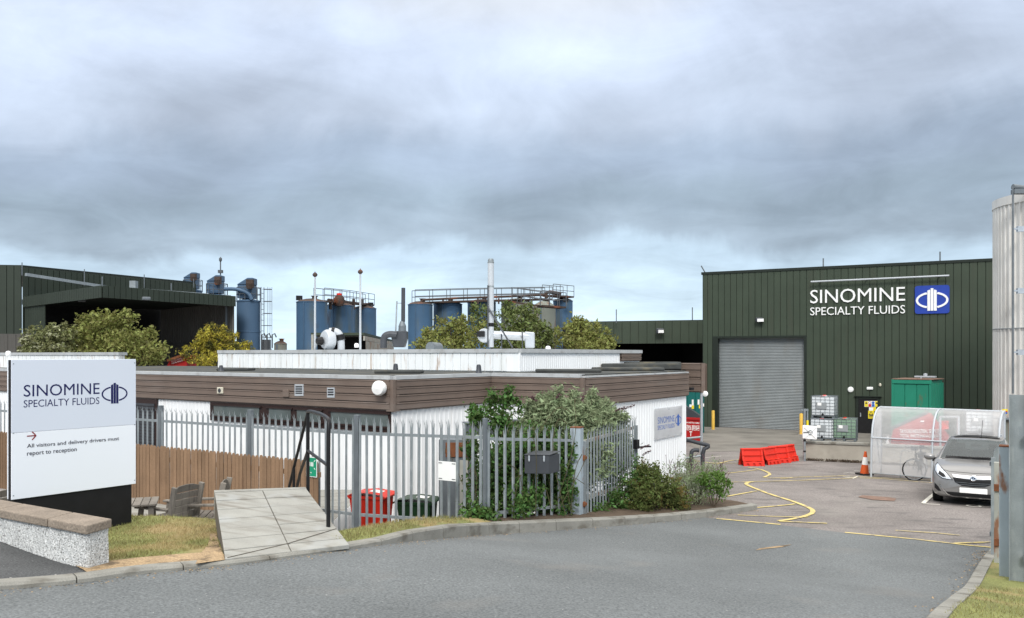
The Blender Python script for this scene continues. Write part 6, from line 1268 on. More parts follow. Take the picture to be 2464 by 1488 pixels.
# red plastic road barriers
def barrier(label, loc, rz):
    t = thing('road_barrier', label, 'barrier', loc, rz, 'red road barriers'); L_, Hh = .76, .60; prof = lambda s, o: [(s * (.26 - o), 0.0), (s * (.22 - o), .18), (s * (.17 - o), .2), (s * (.075 - o * .6), .50), (s * (.06 - o * .6), .58)]
    mb = MB()
    for s in (-1, 1):
        po = prof(s, 0); pi_ = prof(s, .045); xs_ = [-L_ / 2, -L_ / 2 + .07, -L_ / 2 + .10, L_ / 2 - .10, L_ / 2 - .07, L_ / 2]
        rows = []
        for i, (y, z) in enumerate(po[1:] ): rows.append([V((x, y - s * (.055 if 2 <= k <= 3 and 1 <= i <= 2 else 0), z)) for k, x in enumerate(xs_)])
        mb.grid(rows); mb.grid([[V((x, y, z)) for x in (-L_ / 2, L_ / 2)] for y, z in pi_])
        # feet: castellated skirt
        edge = [(-L_ / 2, 0)]; n = 4; w = L_ / (2 * n - 1)
        for i in range(n):
            x0 = -L_ / 2 + 2 * i * w; edge += [(x0, 0), (x0 + w, 0)]
            if i < n - 1: edge += [(x0 + w + .015, .10), (x0 + 2 * w - .015, .10)]
        poly = [V((x, s * (.26 - z * .04 / .18), z)) for x, z in edge[1:]] + [V((L_ / 2, s * .22, .18)), V((L_ / 4, s * .222, .15)), V((0, s * .22, .18)), V((-L_ / 4, s * .222, .15)), V((-L_ / 2, s * .22, .18))]
        mb.prism(poly, (0, -s * .05, 0))
        for x in (-L_ / 2, L_ / 2): mb.face(*[V((x, y, z)) for y, z in po], *[V((x, y, z)) for y, z in reversed(pi_)])
    mb.build('body', 'red_plastic', t, world=False); mb = MB(); mb.box((0, 0, .575), (L_ + .02, .15, .055)); mb.build('ridge', 'red_plastic', t, world=False, bev=.012)
    mb = MB(); mb.bar((-.36, -.125, .37), (.36, -.125, .37), .03, .03); mb.build('waist_rib', 'red_plastic', t, world=False, bev=.006); return t
def bpos(px, py, Y): p = pt(px, py, Y); return (p.x, p.y, h(p.x, p.y))
br = barrier('nearest red plastic barrier with its open end showing, leftmost in the row', bpos(1808, 1120, 29.1), R(6))
copy_tree(br, None, bpos(1849, 1115, 29.7), R(38), 'second red plastic barrier from the left, turned at an angle'); copy_tree(br, None, bpos(1872, 1112, 30.25), R(20), 'third red plastic barrier from the left'); copy_tree(br, None, bpos(1894, 1110, 30.75), R(40), 'farthest red plastic barrier, at the right end of the row')

rnd = random.Random(31); mb = MB()
for a, b in zip(rw[:2], rw[1:3]):
    for _ in range(260):
        p = a.lerp(b, rnd.random()) - bd * abs(rnd.gauss(0.02, .05)); z = h(p.x, p.y)
        for _k in range(3): leaf(mb, V((p.x + rnd.gauss(0, .02), p.y, z + rnd.uniform(0, .09))), rnd.uniform(.015, .04), rnd)
o = mb.build('weeds', 'soil'); tag(o, 'line of small dark weeds along the foot of the concrete retaining wall', 'weeds', kind='stuff')
# traffic cones
def cone(label, loc, k=1.0, band='sticker_white', body='cone_orange'):
    t = thing('traffic_cone', label, 'cone', loc); rr = lambda z: (.135 - (.135 - .035) * z / .70) * k
    mb = MB(); mb.lathe((0, 0, .05 * k), [(rr(0), 0), (rr(.28), .28 * k)], 20); mb.lathe((0, 0, .05 * k), [(rr(.52), .52 * k), (rr(.70), .70 * k), (0, .705 * k)], 20); mb.build('body', body, t, world=False, smooth=40)
    mb = MB(); mb.lathe((0, 0, .05 * k), [(rr(.28) + .003, .28 * k), (rr(.52) + .003, .52 * k)], 20); mb.build('band', band, t, world=False, smooth=40); mb = MB(); mb.box((0, 0, .025 * k), (.42 * k, .42 * k, .05 * k)); mb.build('base', 'tyre', t, world=False, bev=.02 * k); return t
p = gp(2080, 1143); o = cone('orange and white traffic cone at the left end of the cycle shelter', p); o.rotation_euler = (R(1.5), R(2), .3)
p = pt(2137, 1052, 32.6); cone('faded white cone behind the cycle shelter', (p.x, p.y, plat(p.x, p.y)), .8, 'sticker_white', 'white_plastic')

# cycle shelter
sx, sb = V((.79, -.613)), V((.613, .79)); B0 = V(pt(2096, 1140, 26.0)[:2]); LB = 1.73; zg = h(*B0)
prof = [(0, .14), (.01, .5), (.03, .9), (.09, 1.3), (.2, 1.62), (.38, 1.87), (.62, 2.04), (.9, 2.12), (1.2, 2.14)]
cs = thing('cycle_shelter', 'curved clear plastic cycle shelter with white frame beside the parked car', 'shelter', (*B0, zg)); q = lambda s, d, z: V((*(B0 + sx * s + sb * d), zg + z))
fine_ = [(V(a).lerp(V(b), t / 3)) for a, b in zip(prof, prof[1:]) for t in range(3)] + [V(prof[-1])]
for i in range(2):
    mb = MB(); mb.grid([[q(s, p[0] - .012, p[1]) for s in (i * LB + .04, i * LB + LB / 2, (i + 1) * LB - .02)] for p in fine_]); mb.build('clear_panel', 'poly_sheet', cs, smooth=60)
mb = MB(); n = len(fine_); mb.v = [q(.012, p[0], p[1]) for p in fine_] + [q(.012, 1.2, .14)]; mb.f = [tuple(range(n + 1))]; mb.build('end_panel', 'poly_sheet', cs)
mb = MB(); mb.v = [q(2 * LB - .012, p[0], p[1]) for p in fine_] + [q(2 * LB - .012, 1.2, .14)]; mb.f = [tuple(range(n + 1))]; mb.build('end_panel', 'poly_sheet', cs)
for i in range(3): mb = MB(); mb.tube([q(i * LB, 0, -.05)] + [q(i * LB, p[0], p[1]) for p in fine_], .032, 8); mb.build('rib', 'white_metal', cs, smooth=50)
for i in (0, 2): mb = MB(); mb.tube([q(i * LB, 1.2, 2.14), q(i * LB, 1.2, -.05)], .03, 8); mb.tube([q(i * LB, .5, 1.5), q(i * LB, 1.0, .3)], .025, 6); mb.build('rear_post', 'white_metal' if i else 'galv_dark', cs)
for d, z in ((.06, 1.24), (1.2, 2.14)): mb = MB(); mb.tube([q(0, d - .02, z), q(2 * LB, d - .02, z)], .022, 8); mb.build('cross_rail', 'white_metal', cs)
mb = MB(); mb.tube([q(0, -.01, .14), q(2 * LB, -.01, .14)], .012, 6); mb.build('bottom_rail', 'galv', cs)
for i, s in enumerate((.75, 1.75, 2.6)):
    mb = MB(); mb.tube(smoothline([q(s, .45, 0), q(s, .45, .82), q(s + .12, .6, .86), q(s + .2, .75, .80)], 1), .012, 6); mb.build('rack_hoop', 'galv', cs)
# bicycle
bp = B0 + sx * 1.25 + sb * .62
bk = thing('bicycle', 'dark bicycle parked inside the cycle shelter with its front wheel turned', 'bicycle', (*bp, h(*bp)), R(49))
def wheel(c, ang, par):
    ax = V((math.sin(ang), math.cos(ang), 0)); c = V(c); w_ = None
    mb = MB(); u_ = V((math.cos(ang), -math.sin(ang), 0)); pts = [c + (u_ * math.cos(2 * math.pi * k / 32) + UP * math.sin(2 * math.pi * k / 32)) * .325 for k in range(33)]; mb.tube(pts, .020, 6, False); w_ = mb.build('wheel', 'tyre', par, world=False, smooth=60)
    mb = MB(); mb.tube([c + (p - c) * .93 for p in pts], .010, 5, False)
    for k in range(0, 32, 2): mb.tube([c + (pts[k] - c) * .1, c + (pts[k] - c) * .93], .0022, 3, False)
    mb.lathe(c - ax * .04, [(.02, 0), (.02, .08), (0, .08)], 8, ax); mb.build('rim', 'steel', w_, world=False)
wheel((-.52, 0, .345), R(66), bk); wheel((.52, 0, .345), 0, bk)
mb = MB(); HB, SB, BBk = V((-.36, 0, .80)), V((.18, 0, .88)), V((.08, 0, .29)); HT = V((-.34, 0, .70))
for a, b, r in ((HB, V((.16, 0, .80)), .018), (HT, BBk, .02), (BBk, SB, .017), (BBk, V((.52, 0, .345)), .012), (V((.16, 0, .80)), V((.52, 0, .345)), .01), (HT, HB, .02)): mb.tube([a, b], r * 1.8, 6)
mb.build('frame', 'black_paint', bk, world=False); mb = MB(); mb.tube([HB, HT, V((-.52, .05, .345))], .013, 6); mb.tube([HT, V((-.52, -.05, .345))], .013, 6); mb.build('fork', 'black_paint', bk, world=False)
mb = MB(); mb.tube(smoothline([(-.26, -.30, 1.02), (-.30, -.20, 1.02), (-.38, 0, .98), (-.48, .2, 1.0), (-.50, .30, 1.0)] and [V((-.20, -.31, 1.02)), V((-.36, -.1, 1.0)), V((-.40, .1, 1.0)), V((-.50, .27, 1.02))], 2), .014, 6); mb.tube([HB, V((-.38, 0, 1.0))], .016, 6); mb.box((-.42, .02, .98), (.12, .16, .12)); mb.build('handlebar', 'black_paint', bk, world=False)
mb = MB(); mb.box((.30, 0, .72), (.30, .16, .16)); mb.prism([V((.05, -.02, .95)), V((.30, -.07, .97)), V((.32, .07, .97)), V((.05, .02, .95))], (0, 0, .05)); mb.tube([SB, V((.19, 0, .96))], .014, 6); mb.build('saddle', 'black_paint', bk, world=False, bev=.015)
mb = MB(); mb.lathe((.08, .04, .29), [(.09, 0), (.09, .008), (0, .008)], 16, (0, 1, 0)); mb.bar((.08, .06, .29), (.02, .06, .12), .015, .02); mb.bar((.08, -.06, .29), (.14, -.06, .46), .015, .02); mb.build('crank', 'rail_metal', bk, world=False)

# red skip and frame behind the shelter
Y = 32.2; P = lambda x, y, o=0: pt(x, y, Y + o); rs = thing('waste_container', 'large red waste container with sloping black lid and white lettering behind the cycle shelter', 'skip', P(2210, 1075))
poly = [P(2144, 1076), P(2274, 1079), P(2283, 1057), P(2236, 999), P(2228, 999), P(2148, 1035), P(2144, 1058)]; dpt = (bd * 1.5).to_3d(); mb = MB(); mb.prism(poly, dpt); mb.build('body', 'red_skip', rs, bev=.02)
mb = MB(); a, b = P(2142, 1036), P(2231, 996); up_n = V((-.3, 0, .7)).normalized() * .05; mb.prism([a, b, b + up_n, a + up_n], dpt); mb.build('lid', 'dark_grey_metal', rs)
mb = MB(); mb.bar(P(2147, 1059, -.05), P(2282, 1061, -.05), .06, .08); mb.box(P(2180, 1073, -.06), (1.2, .08, .16)); mb.build('rim', 'red_skip', rs)
mb = MB(); a, b = P(2165, 1043, -.02), P(2262, 1043, -.02); text_on(mb, 'TAYLORS INDUSTRIAL SERVICES', a, b - a, UP, (b - a).length, .16, .01, .006); a, b = P(2166, 1053, -.02), P(2261, 1054, -.02); text_on(mb, 'TOTAL WASTE MANAGEMENT', a, b - a, UP, (b - a).length, .13, .01, .006); a = P(2219, 1014, -.02); mb.box(a, (.14, .006, .05)); mb.build('lettering', 'sticker_white', rs)
t = thing('steel_frame', 'grey square steel frame with red panel behind the right half of the shelter', 'frame', pt(2290, 1040, 31.5)); mb = MB(); a, b = pt(2262, 1003, 31.5), pt(2306, 1003, 31.0); 
for u_, v_ in ((a, b), (a, V((a.x, a.y, .4))), (b, V((b.x, b.y, .4)))): mb.bar(u_, v_, .07, .07)
mb.build('frame', 'steel', t); mb = MB(); mb.box(pt(2273, 1023, 31.6), (.25, .1, .32)); mb.build('panel', 'red_plastic', t)
# green metal store against the shed
gc = thing('green_container', 'bright green steel container with rusty flat top against the tall shed', 'container', pt(2147, 1040, 37)); A0 = V(pt(2147, 912, 37.0)[:2]); sd_, bd_ = sd, bd; sd = (Matrix.Rotation(R(-13), 2) @ sd_); bd = (Matrix.Rotation(R(-13), 2) @ bd_); ra = math.atan2(sd.y, sd.x); kk = lambda px, P_, d: ((lambda k: (k * P_.y - P_.x) / (d.x - k * d.y))((px - CX) / F)); wC = kk(2241, A0, sd); zt = zpx(913, 37); A1 = A0 + sd * wC; dC = 1.8
mb = MB(); mb.prism([V((*(A0 + bd * .03), -.1)), V((*(A1 + bd * .03 - sd * .03), -.1)), V((*(A1 + bd * dC - sd * .03), -.1)), V((*(A0 + bd * dC), -.1))], (0, 0, zt + .06)); mb.build('wall', 'container_green', gc)
mb = MB(); corr(mb, A0 + sd * .06, A1 - sd * .06, .1, zt - .22, .52, .03, 'seam'); mb.build('front_panel', 'container_green', gc); mb = MB(); corr(mb, A1, A1 + bd * dC, .1, zt - .15, .25, .035, 'rib', back=False); mb.build('side_panel', 'container_green', gc)
mb = MB()
for p in (A0 + sd * .03, A1 - sd * .03): mb.box((p.x, p.y, zt / 2), (.10, .10, zt), ra)
mb.bar(V((*A0, zt - .1)) - V((0, .03, 0)), V((*A1, zt - .1)) - V((0, .03, 0)), .1, .16); mb.build('corner_frame', 'container_green', gc)
mb = MB(); mb.prism([V((*(A0 - bd * .06), zt)), V((*(A1 - bd * .06 + sd * .05), zt)), V((*(A1 + bd * dC + sd * .05), zt)), V((*(A0 + bd * dC), zt))], (0, 0, .035)); mb.build('top', 'rust_patch', gc)
mb = MB(); p = A0 + sd * (wC * .72) - bd * .06; mb.box((p.x, p.y, zt - .09), (.62, .01, .10), ra); mb.build('name_strip', 'sticker_white', gc)
mb = MB(); p = A0 + sd * (wC * .7) + bd * .9; mb.box((p.x, p.y, zt + .12), (.85, .25, .06), ra); mb.lathe((p.x, p.y, zt + .15), [(.08, 0), (.08, .1), (0, .12)], 10); mb.bar((p.x - .2, p.y, zt + .03), (p.x - .2, p.y, zt + .1), .04, .04); mb.build('roof_lamp', 'white_metal', gc)

sd, bd = sd_, bd_; ra = math.atan2(sd.y, sd.x)
# silver silo at the right edge
D_ = 38.0; sc_ = V((D_ * math.sin(R(33.3)), D_ * math.cos(R(33.3)))); r = 2.2; zt = 10.0; ss = thing('silver_silo', 'tall ribbed silver silo cut off by the right picture edge', 'silo', (*sc_, 0))
mb = MB(); lo, hi = [], []; n = 60
for k in range(n):
    for t_, o in ((0, 0), (.55, 0), (.66, .05), (.9, .05)): a = 2 * math.pi * (k + t_) / n; e = V((math.cos(a), math.sin(a))) * (r - .05 + o * 1.0); lo.append(V((*(sc_ + e), -.2))); hi.append(V((*(sc_ + e), zt - .3)))
lo.append(lo[0]); hi.append(hi[0]); zj = zpx(792, 32); mid = [p.lerp(q_, (zj + .2) / (zt + .1)) for p, q_ in zip(lo, hi)]
mb.grid([lo, mid]); mb.grid([[p + V((0, 0, .006)) for p in mid], hi]); mb.build('shell', 'silo_alu', ss)
mb = MB(); mb.lathe((*sc_, 0), [(r + .01, zj - .015), (r + .01, zj + .015)], 60); mb.build('seam_band', 'plate_grey', ss); mb = MB(); mb.lathe((*sc_, zt - .32), [(r + .02, 0), (r + .02, .32), (r * .5, .6), (0, .7)], 60); mb.build('rim', 'silo_alu', ss, smooth=40)
pv = V(pt(2437.5, 700, 30.3)[:2]); mb = MB(); mb.tube([(*pv, 2.6), (*pv, zpx(449, 30.3))], .035, 8); mb.build('standpipe', 'galv_dark', ss)
for y in (551, 700, 848): mb = MB(); p = pt(2437, y, 30.3); mb.bar(p, p + V((.55, .1, 0)), .06, .06); mb.box(p + V((.33, .06, 0)), (.28, .12, .2)); mb.build('bracket', 'steel', ss)
mb = MB(); a = pt(2437, 450, 30.3); mb.tube([a, a + V((.5, .05, -.05)), a + V((2.2, .1, -.02))], .10, 10); mb.box(a + V((.4, 0, -.18)), (.8, .25, .16)); mb.build('top_arm', 'galv_dark', ss)
t = thing('warning_sign', 'small yellow, red and blue warning sign at the foot of the silver silo', 'sign', pt(2417, 998, 27)); a = pt(2411.5, 998, 27); mb = MB(); mb.box(pt(2418, 991.5, 27), (.175, .01, .175)); mb.build('board', 'sticker_yellow', t); mb = MB(); mb.box(pt(2418, 990.6, 26.98), (.16, .006, .035)); mb.build('red_band', 'sticker_red', t); mb = MB(); mb.box(pt(2418, 994.5, 26.98), (.16, .006, .06)); mb.build('blue_band', 'sticker_blue', t); mb = MB(); a = pt(2418, 998, 27.03); mb.tube([(a.x, a.y, .3), (a.x, a.y, zpx(990, 27))], .025, 6); mb.build('post', 'galv', t)
t = thing('pump_cabinet', 'grey-green pump cabinet below the small warning sign', 'cabinet', pt(2424, 1085, 28)); mb = MB(); mb.box(pt(2425, 1042, 28), (.45, .45, .9)); mb.build('body', 'pale_tank', t, bev=.02); mb = MB(); mb.box(pt(2424, 1008, 27.9), (.6, .5, .05)); mb.build('lid', 'galv_dark', t); mb = MB(); mb.tube([pt(2440, 1005, 27.6), pt(2444, 1030, 27.6), pt(2444, 1090, 27.6)], .05, 8); mb.build('pipe', 'rusty_pipe', t)

# things behind the office's right-hand end
t = thing('teal_container', 'dark teal container covered in small warning stickers beside the tall shed', 'container', pt(1660, 1040, 43.5)); a, b = V(pt(1600, 930, 44.5)[:2]), V(pt(1694.5, 930, 43.0)[:2]); zt = zpx(930, 43.2); d_ = (b - a).normalized(); n_ = b.normalized()
mb = MB(); mb.prism([V((*p, -.1)) for p in (a + n_ * .03, b + n_ * .03, b + n_ * 1.2, a + n_ * 1.2)], (0, 0, zt + .1)); mb.build('wall', 'container_teal', t); mb = MB(); corr(mb, a, b, 0, zt - .05, .5, .03, 'seam'); mb.build('front_panel', 'container_teal', t)
for px, py, w, hh, m in ((1667, 969, .10, .30, 'sticker_white'), (1667, 980, .14, .18, 'sticker_yellow'), (1681, 968, .10, .26, 'sticker_white'), (1687, 970, .12, .30, 'sticker_yellow'), (1686, 979, .2, .18, 'sticker_yellow'), (1662, 977, .14, .14, 'sticker_white'), (1692, 975, .10, .16, 'sticker_white')):
    p = onplane(px, py, a - n_ * .04, d_); mb = MB(); mb.box(p, (w, .012, hh), math.atan2(d_.y, d_.x)); mb.build('sticker', m, t)
t = thing('waste_bin', 'red lidded waste bin with white lettering beyond the office corner', 'bin', pt(1660, 1060, 38)); a, b = pt(1600, 1060, 38.6), pt(1684.5, 1060, 37.6); zt = zpx(1005, 37.8); d_ = V((b.x - a.x, b.y - a.y)).normalized(); n_ = V(b[:2]).normalized(); A_, B_ = V(a[:2]), V(b[:2])
mb = MB(); mb.prism([V((*p, .12)) for p in (A_, B_, B_ + n_ * 1.1, A_ + n_ * 1.1)], (0, 0, zt - .12)); mb.bar(V((*A_, zt - .06)) - V((0, .03, 0)), V((*B_, zt - .06)) - V((0, .03, 0)), .05, .1); mb.build('body', 'red_skip', t, bev=.01)
mb = MB(); mb.prism([V((*(B_ + d_ * .05), zt)), V((*(B_ + d_ * .05), zt + .05)), V((*(A_.lerp(B_, .35)), zt + .75)), V((*(A_.lerp(B_, .3)), zt + .75)), V((*A_, zt + .3)), V((*A_, zt))], (n_ * 1.1).to_3d()); mb.build('lid', 'dark_grey_metal', t)
mb = MB(); u3 = d_.to_3d(); e3 = lambda px, py: onplane(px, py, A_ - n_ * .004, d_); l_ = e3(1683, 1025)
for py, s_, hh, px0 in ((1028, 'TAYLORS INDUSTRIAL SERVICES', .13, 1619), (1034.5, 'TEL. 01224 872972', .11, 1634), (1018, 'SKIP & WASTE HIRE', .07, 1634)): p = e3(px0, py); text_on(mb, s_, p, u3, UP, (e3(1683, py) - p).length, hh, .01, .006)
p = e3(1659, 1050); text_on(mb, 'T', p, u3, UP, .13, .22, .015, .006); mb.build('lettering', 'sticker_white', t)
Y = 26.8; P = lambda x, y: pt(x, y, Y); t = thing('guard_rail', 'bent dark steel pipe guard rail beside the porch post', 'rail', P(1690, 1110)); mb = MB(); mb.tube(smoothline([P(1630, 1052), P(1687, 1068), P(1704, 1071), P(1705, 1076), P(1691, 1082), P(1691, 1125)], 1), .065, 10); mb.build('rail', 'dark_grey_metal', t, smooth=50)
mb = MB(); mb.tube(smoothline([P(1663, 1128), P(1663, 1090), P(1668, 1083), P(1682, 1084)], 1), .065, 10); mb.build('hoop', 'dark_grey_metal', t, smooth=50); mb = MB(); mb.tube([P(1630, 1058), P(1686, 1052)], .035, 8); mb.build('cross_pipe', 'galv', t); mb = MB(); mb.tube([P(1630, 1106), P(1686, 1097)], .035, 8); mb.build('cross_pipe', 'galv', t)
p = pt(1697, 948, 29.25); mb = MB(); mb.lathe(p, [(0, .05), (.06, .05), (.10, .02), (.10, 0), (0, 0)], 18, (-.4, -.9, 0)); o = mb.build('round_mirror', 'white_plastic', smooth=40); tag(o, 'round white disc fixed to the porch post by the teal container', 'mirror')

# ------------------------------------------------------------------ parked car
mk('car_paint', (0.25, 0.247, 0.243), 0.30, 0.5, var=0.03, coat=0.6); mk('chrome', (0.75, 0.76, 0.77), 0.12, 0.95, var=0); mk('lamp_lens', (0.60, 0.64, 0.68), 0.12, 0.35, var=0.3, scale=14); mk('car_black', (0.012, 0.012, 0.013), 0.5, var=0); mk('interior', (0.03, 0.032, 0.034), 0.8, var=0)
c0 = gp(2342, 1221); crz = R(-31); fdv = V((-math.sin(crz), math.cos(crz)))        # local +y runs to the rear of the car
slope = math.atan2(h(*(V(c0[:2]) + fdv * 3.4)) - h(*(V(c0[:2]) + fdv * .85)), 2.55)
car = thing('parked_car', 'silver-bronze compact family car parked nose out beside the cycle shelter', 'car', (c0.x, c0.y, c0.z - .02), crz); car.rotation_mode = 'ZXY' if False else 'XYZ'; car.rotation_euler = (slope, 0, crz)
ST = [(0.0, .30, .56, .50, .46, .60, .62), (.02, .26, .68, .54, .58, .66, .70), (.08, .22, .79, .60, .68, .74, .79), (.20, .20, .845, .68, .73, .82, .865), (.42, .19, .875, .80, .76, .895, .935), (.75, .19, .892, .92, .765, .965, .995), (1.02, .19, .90, .985, .755, 1.02, 1.05), (1.10, .19, .90, .995, .745, 1.06, 1.09),
      (1.40, .19, .904, 1.01, .69, 1.24, 1.275), (1.72, .19, .905, 1.03, .625, 1.43, 1.465), (1.82, .19, .905, 1.035, .61, 1.475, 1.51), (2.35, .19, .905, 1.05, .60, 1.54, 1.585), (3.1, .19, .90, 1.07, .585, 1.535, 1.58), (3.65, .2, .88, 1.08, .57, 1.47, 1.52), (3.75, .2, .875, 1.08, .56, 1.42, 1.47), (4.08, .22, .83, 1.03, .54, 1.12, 1.16), (4.2, .25, .77, .90, .5, 1.0, 1.02), (4.28, .32, .62, .7, .45, .78, .80)]
def sect(y, zb, w, zs, wr, ze, zt): return [V((0, y, zb)), V((.5 * w, y, zb)), V((.82 * w, y, zb + .01)), V((.965 * w, y, zb + .09)), V((w, y, (zb * .55 + zs * .45))), V((w, y, zs - .10)), V((w - .025, y, zs)), V((wr + (w - wr) * .42, y, zs + (ze - zs) * .55)), V((wr, y, ze)), V((wr * .72, y, ze + (zt - ze) * .6)), V((wr * .38, y, zt - (zt - ze) * .1)), V((0, y, zt))]
def cr(p0, p1, p2, p3, t): return 0.5 * ((2 * p1) + (p2 - p0) * t + (2 * p0 - 5 * p1 + 4 * p2 - p3) * t * t + (3 * p1 - p0 - 3 * p2 + p3) * t ** 3)
def refine(rows, k):
    out = []
    for i in range(len(rows) - 1):
        a, b, c, d = rows[max(i - 1, 0)], rows[i], rows[i + 1], rows[min(i + 2, len(rows) - 1)]
        for j in range(k): out.append([cr(a[q], b[q], c[q], d[q], j / k) for q in range(len(b))])
    return out + [rows[-1]]
secs = [sect(*s) for s in ST]; KU, KV = 4, 4
secs = refine(secs, KV); cols = [list(c) for c in zip(*secs)]; cols = refine(cols, KU); secs = [list(r) for r in zip(*cols)]
body = MB(); glass = MB(); nS, nC = len(secs), len(secs[0])
i_of_st = lambda i: i * KV
for sgn in (1, -1):
    for i in range(nS - 1):
        for j in range(nC - 1):
            f = [secs[i][j], secs[i][j + 1], secs[i + 1][j + 1], secs[i + 1][j]]; f = [V((p.x * sgn, p.y, p.z)) for p in f]
            ws = i_of_st(7) - 1 <= i < i_of_st(10) and j >= 8 * KU - 0; rw_ = i_of_st(14) <= i < i_of_st(15) and j >= 8 * KU + 1; sw = i_of_st(8) + 1 <= i < i_of_st(13) and 6 * KU + 1 <= j < 8 * KU - 1
            (glass if ws or rw_ or sw else body).face(*f)
body.face(*([secs[0][j] for j in range(nC)] + [V((-secs[0][j].x, 0, secs[0][j].z)) for j in range(nC - 2, 0, -1)])); body.face(*([secs[-1][j] for j in range(nC)] + [V((-secs[-1][j].x, secs[-1][j].y, secs[-1][j].z)) for j in range(nC - 2, 0, -1)]))
ob_ = body.build('body', 'car_paint', car, world=False, smooth=55, merge=True); glass.build('windows', 'car_glass', car, world=False, smooth=60, merge=True)
bvh = BVHTree.FromPolygons([tuple(p) for p in body.v], body.f)
def on_front(name, poly, mat, par=car, off=.006, step=.03, mirror=False, dy=V((0, 1, 0))):
    objs = []
    for sg in ((1, -1) if mirror else (1,)):
        pl = [V((x * sg, z)) for x, z in poly]; ring = []
        for a, b in zip(pl, pl[1:] + pl[:1]):
            n = max(1, int((b - a).length / step)); ring += [a.lerp(b, i / n) for i in range(n)]
        f_in = inpoly(pl); pts = list(ring); x0, x1 = min(p.x for p in pl), max(p.x for p in pl); z0, z1 = min(p.y for p in pl), max(p.y for p in pl); x = x0
        while x < x1:
            z = z0
            while z < z1:
                if f_in(x, z) and min((V((x, z)) - r_).length for r_ in ring) > step * .4: pts.append(V((x, z)))
                z += step
            x += step
        nr = len(ring); vs, es, fs, *_ = geometry.delaunay_2d_cdt(pts, [(i, (i + 1) % nr) for i in range(nr)], [], 0, 1e-6); mb = MB()
        for p in vs:
            hit = bvh.ray_cast(V((p.x, -1, p.y)), dy, 3.0)
            if hit[0] is None: hit = bvh.find_nearest(V((p.x, .2, p.y)))
            nrm = hit[1] if hit[1].y < 0 else -hit[1]; mb.v.append(hit[0] + nrm * off)
        for f in fs:
            c = sum((vs[i] for i in f), V((0, 0))) / len(f)
            if f_in(c.x, c.y): mb.f.append(tuple(f))
        objs.append(mb.build(name, mat, par, world=False, smooth=60))
    return objs
hl = [(-.765, .935), (-.665, .85), (-.52, .715), (-.44, .62), (-.53, .625), (-.63, .64), (-.72, .70), (-.80, .79), (-.80, .90)]
for i_, o in enumerate(on_front('headlight', hl, 'lamp_lens', mirror=True, off=.010)):
    sg = 1 if i_ == 0 else -1; on_front('lamp_unit', [(x * sg, z) for x, z in ((-.72, .72), (-.62, .66), (-.56, .67), (-.60, .73), (-.70, .79))], 'car_black', o, .014); on_front('indicator', [(x * sg, z) for x, z in ((-.70, .82), (-.62, .755), (-.58, .745), (-.62, .80), (-.68, .85))], 'white_metal', o, .014)
on_front('headlight_surround', [(-.785, .955), (-.655, .865), (-.505, .72), (-.41, .605), (-.53, .61), (-.64, .625), (-.735, .69), (-.822, .79), (-.82, .91)], 'car_black', mirror=True, off=.005)
gr = on_front('grille', [(-.42, .665), (0, .655), (.42, .665), (.37, .56), (.23, .49), (0, .475), (-.23, .49), (-.37, .56)], 'car_black', off=.008)[0]
for z in (.56, .515): on_front('grille_bar', [(-.36 + (.56 - z) * 2, z + .012), (0, z + .003), (.36 - (.56 - z) * 2, z + .012), (.36 - (.56 - z) * 2, z + .004), (0, z - .005), (-.36 + (.56 - z) * 2, z + .004)], 'galv_dark', gr, .016)
on_front('chrome_bar', [(-.44, .735), (-.2, .722), (0, .718), (.2, .722), (.44, .735), (.39, .672), (.2, .652), (0, .645), (-.2, .652), (-.39, .672)], 'chrome', off=.016)
hit = bvh.ray_cast(V((0, -1, .675)), V((0, 1, 0)), 3)[0]; mb = MB(); mb.lathe(hit + V((0, -.012, 0)), [(.066, 0), (.066, .014), (.052, .018), (.050, .012), (0, .012)], 20, (0, -1, .12)); bg_ = mb.build('badge', 'chrome', car, world=False, smooth=40)
mb = MB()
for pl in (((-.035, .01), (-.01, .035), (.005, .02), (-.012, .0), (-.03, -.02)), ((.0, .0), (.02, .02), (.038, .005), (.03, -.025), (.015, -.01)), ((-.02, -.035), (.0, -.02), (.012, -.036))): mb.prism([hit + V((x, -.028, z)) for x, z in pl], (0, .006, 0))
mb.build('emblem', 'car_black', bg_, world=False)
mb = MB(); hit = bvh.ray_cast(V((0, -1, .39)), V((0, 1, 0)), 3)[0]; mb.box(hit + V((0, -.018, 0)), (.56, .012, .118)); mb.build('number_plate', 'sticker_white', car, world=False, bev=.006)
on_front('lower_intake', [(-.60, .335), (.60, .335), (.52, .255), (-.52, .255)], 'car_black', off=.006); on_front('fog_recess', [(-.80, .52), (-.72, .44), (-.655, .335), (-.72, .335), (-.795, .40)], 'car_black', mirror=True, off=.006)
on_front('silver_strip', [(-.69, .49), (-.675, .49), (-.60, .37), (-.52, .285), (-.4, .245), (0, .237), (.4, .245), (.52, .285), (.60, .37), (.675, .49), (.69, .49), (.615, .365), (.53, .27), (.4, .228), (0, .220), (-.4, .228), (-.53, .27), (-.615, .365)], 'chrome', off=.012)
on_front('bonnet_seam', [(-.74, .86), (-.5, .80), (0, .79), (.5, .80), (.74, .86), (.74, .853), (.5, .792), (0, .782), (-.5, .792), (-.74, .853)], 'car_black', off=.002)
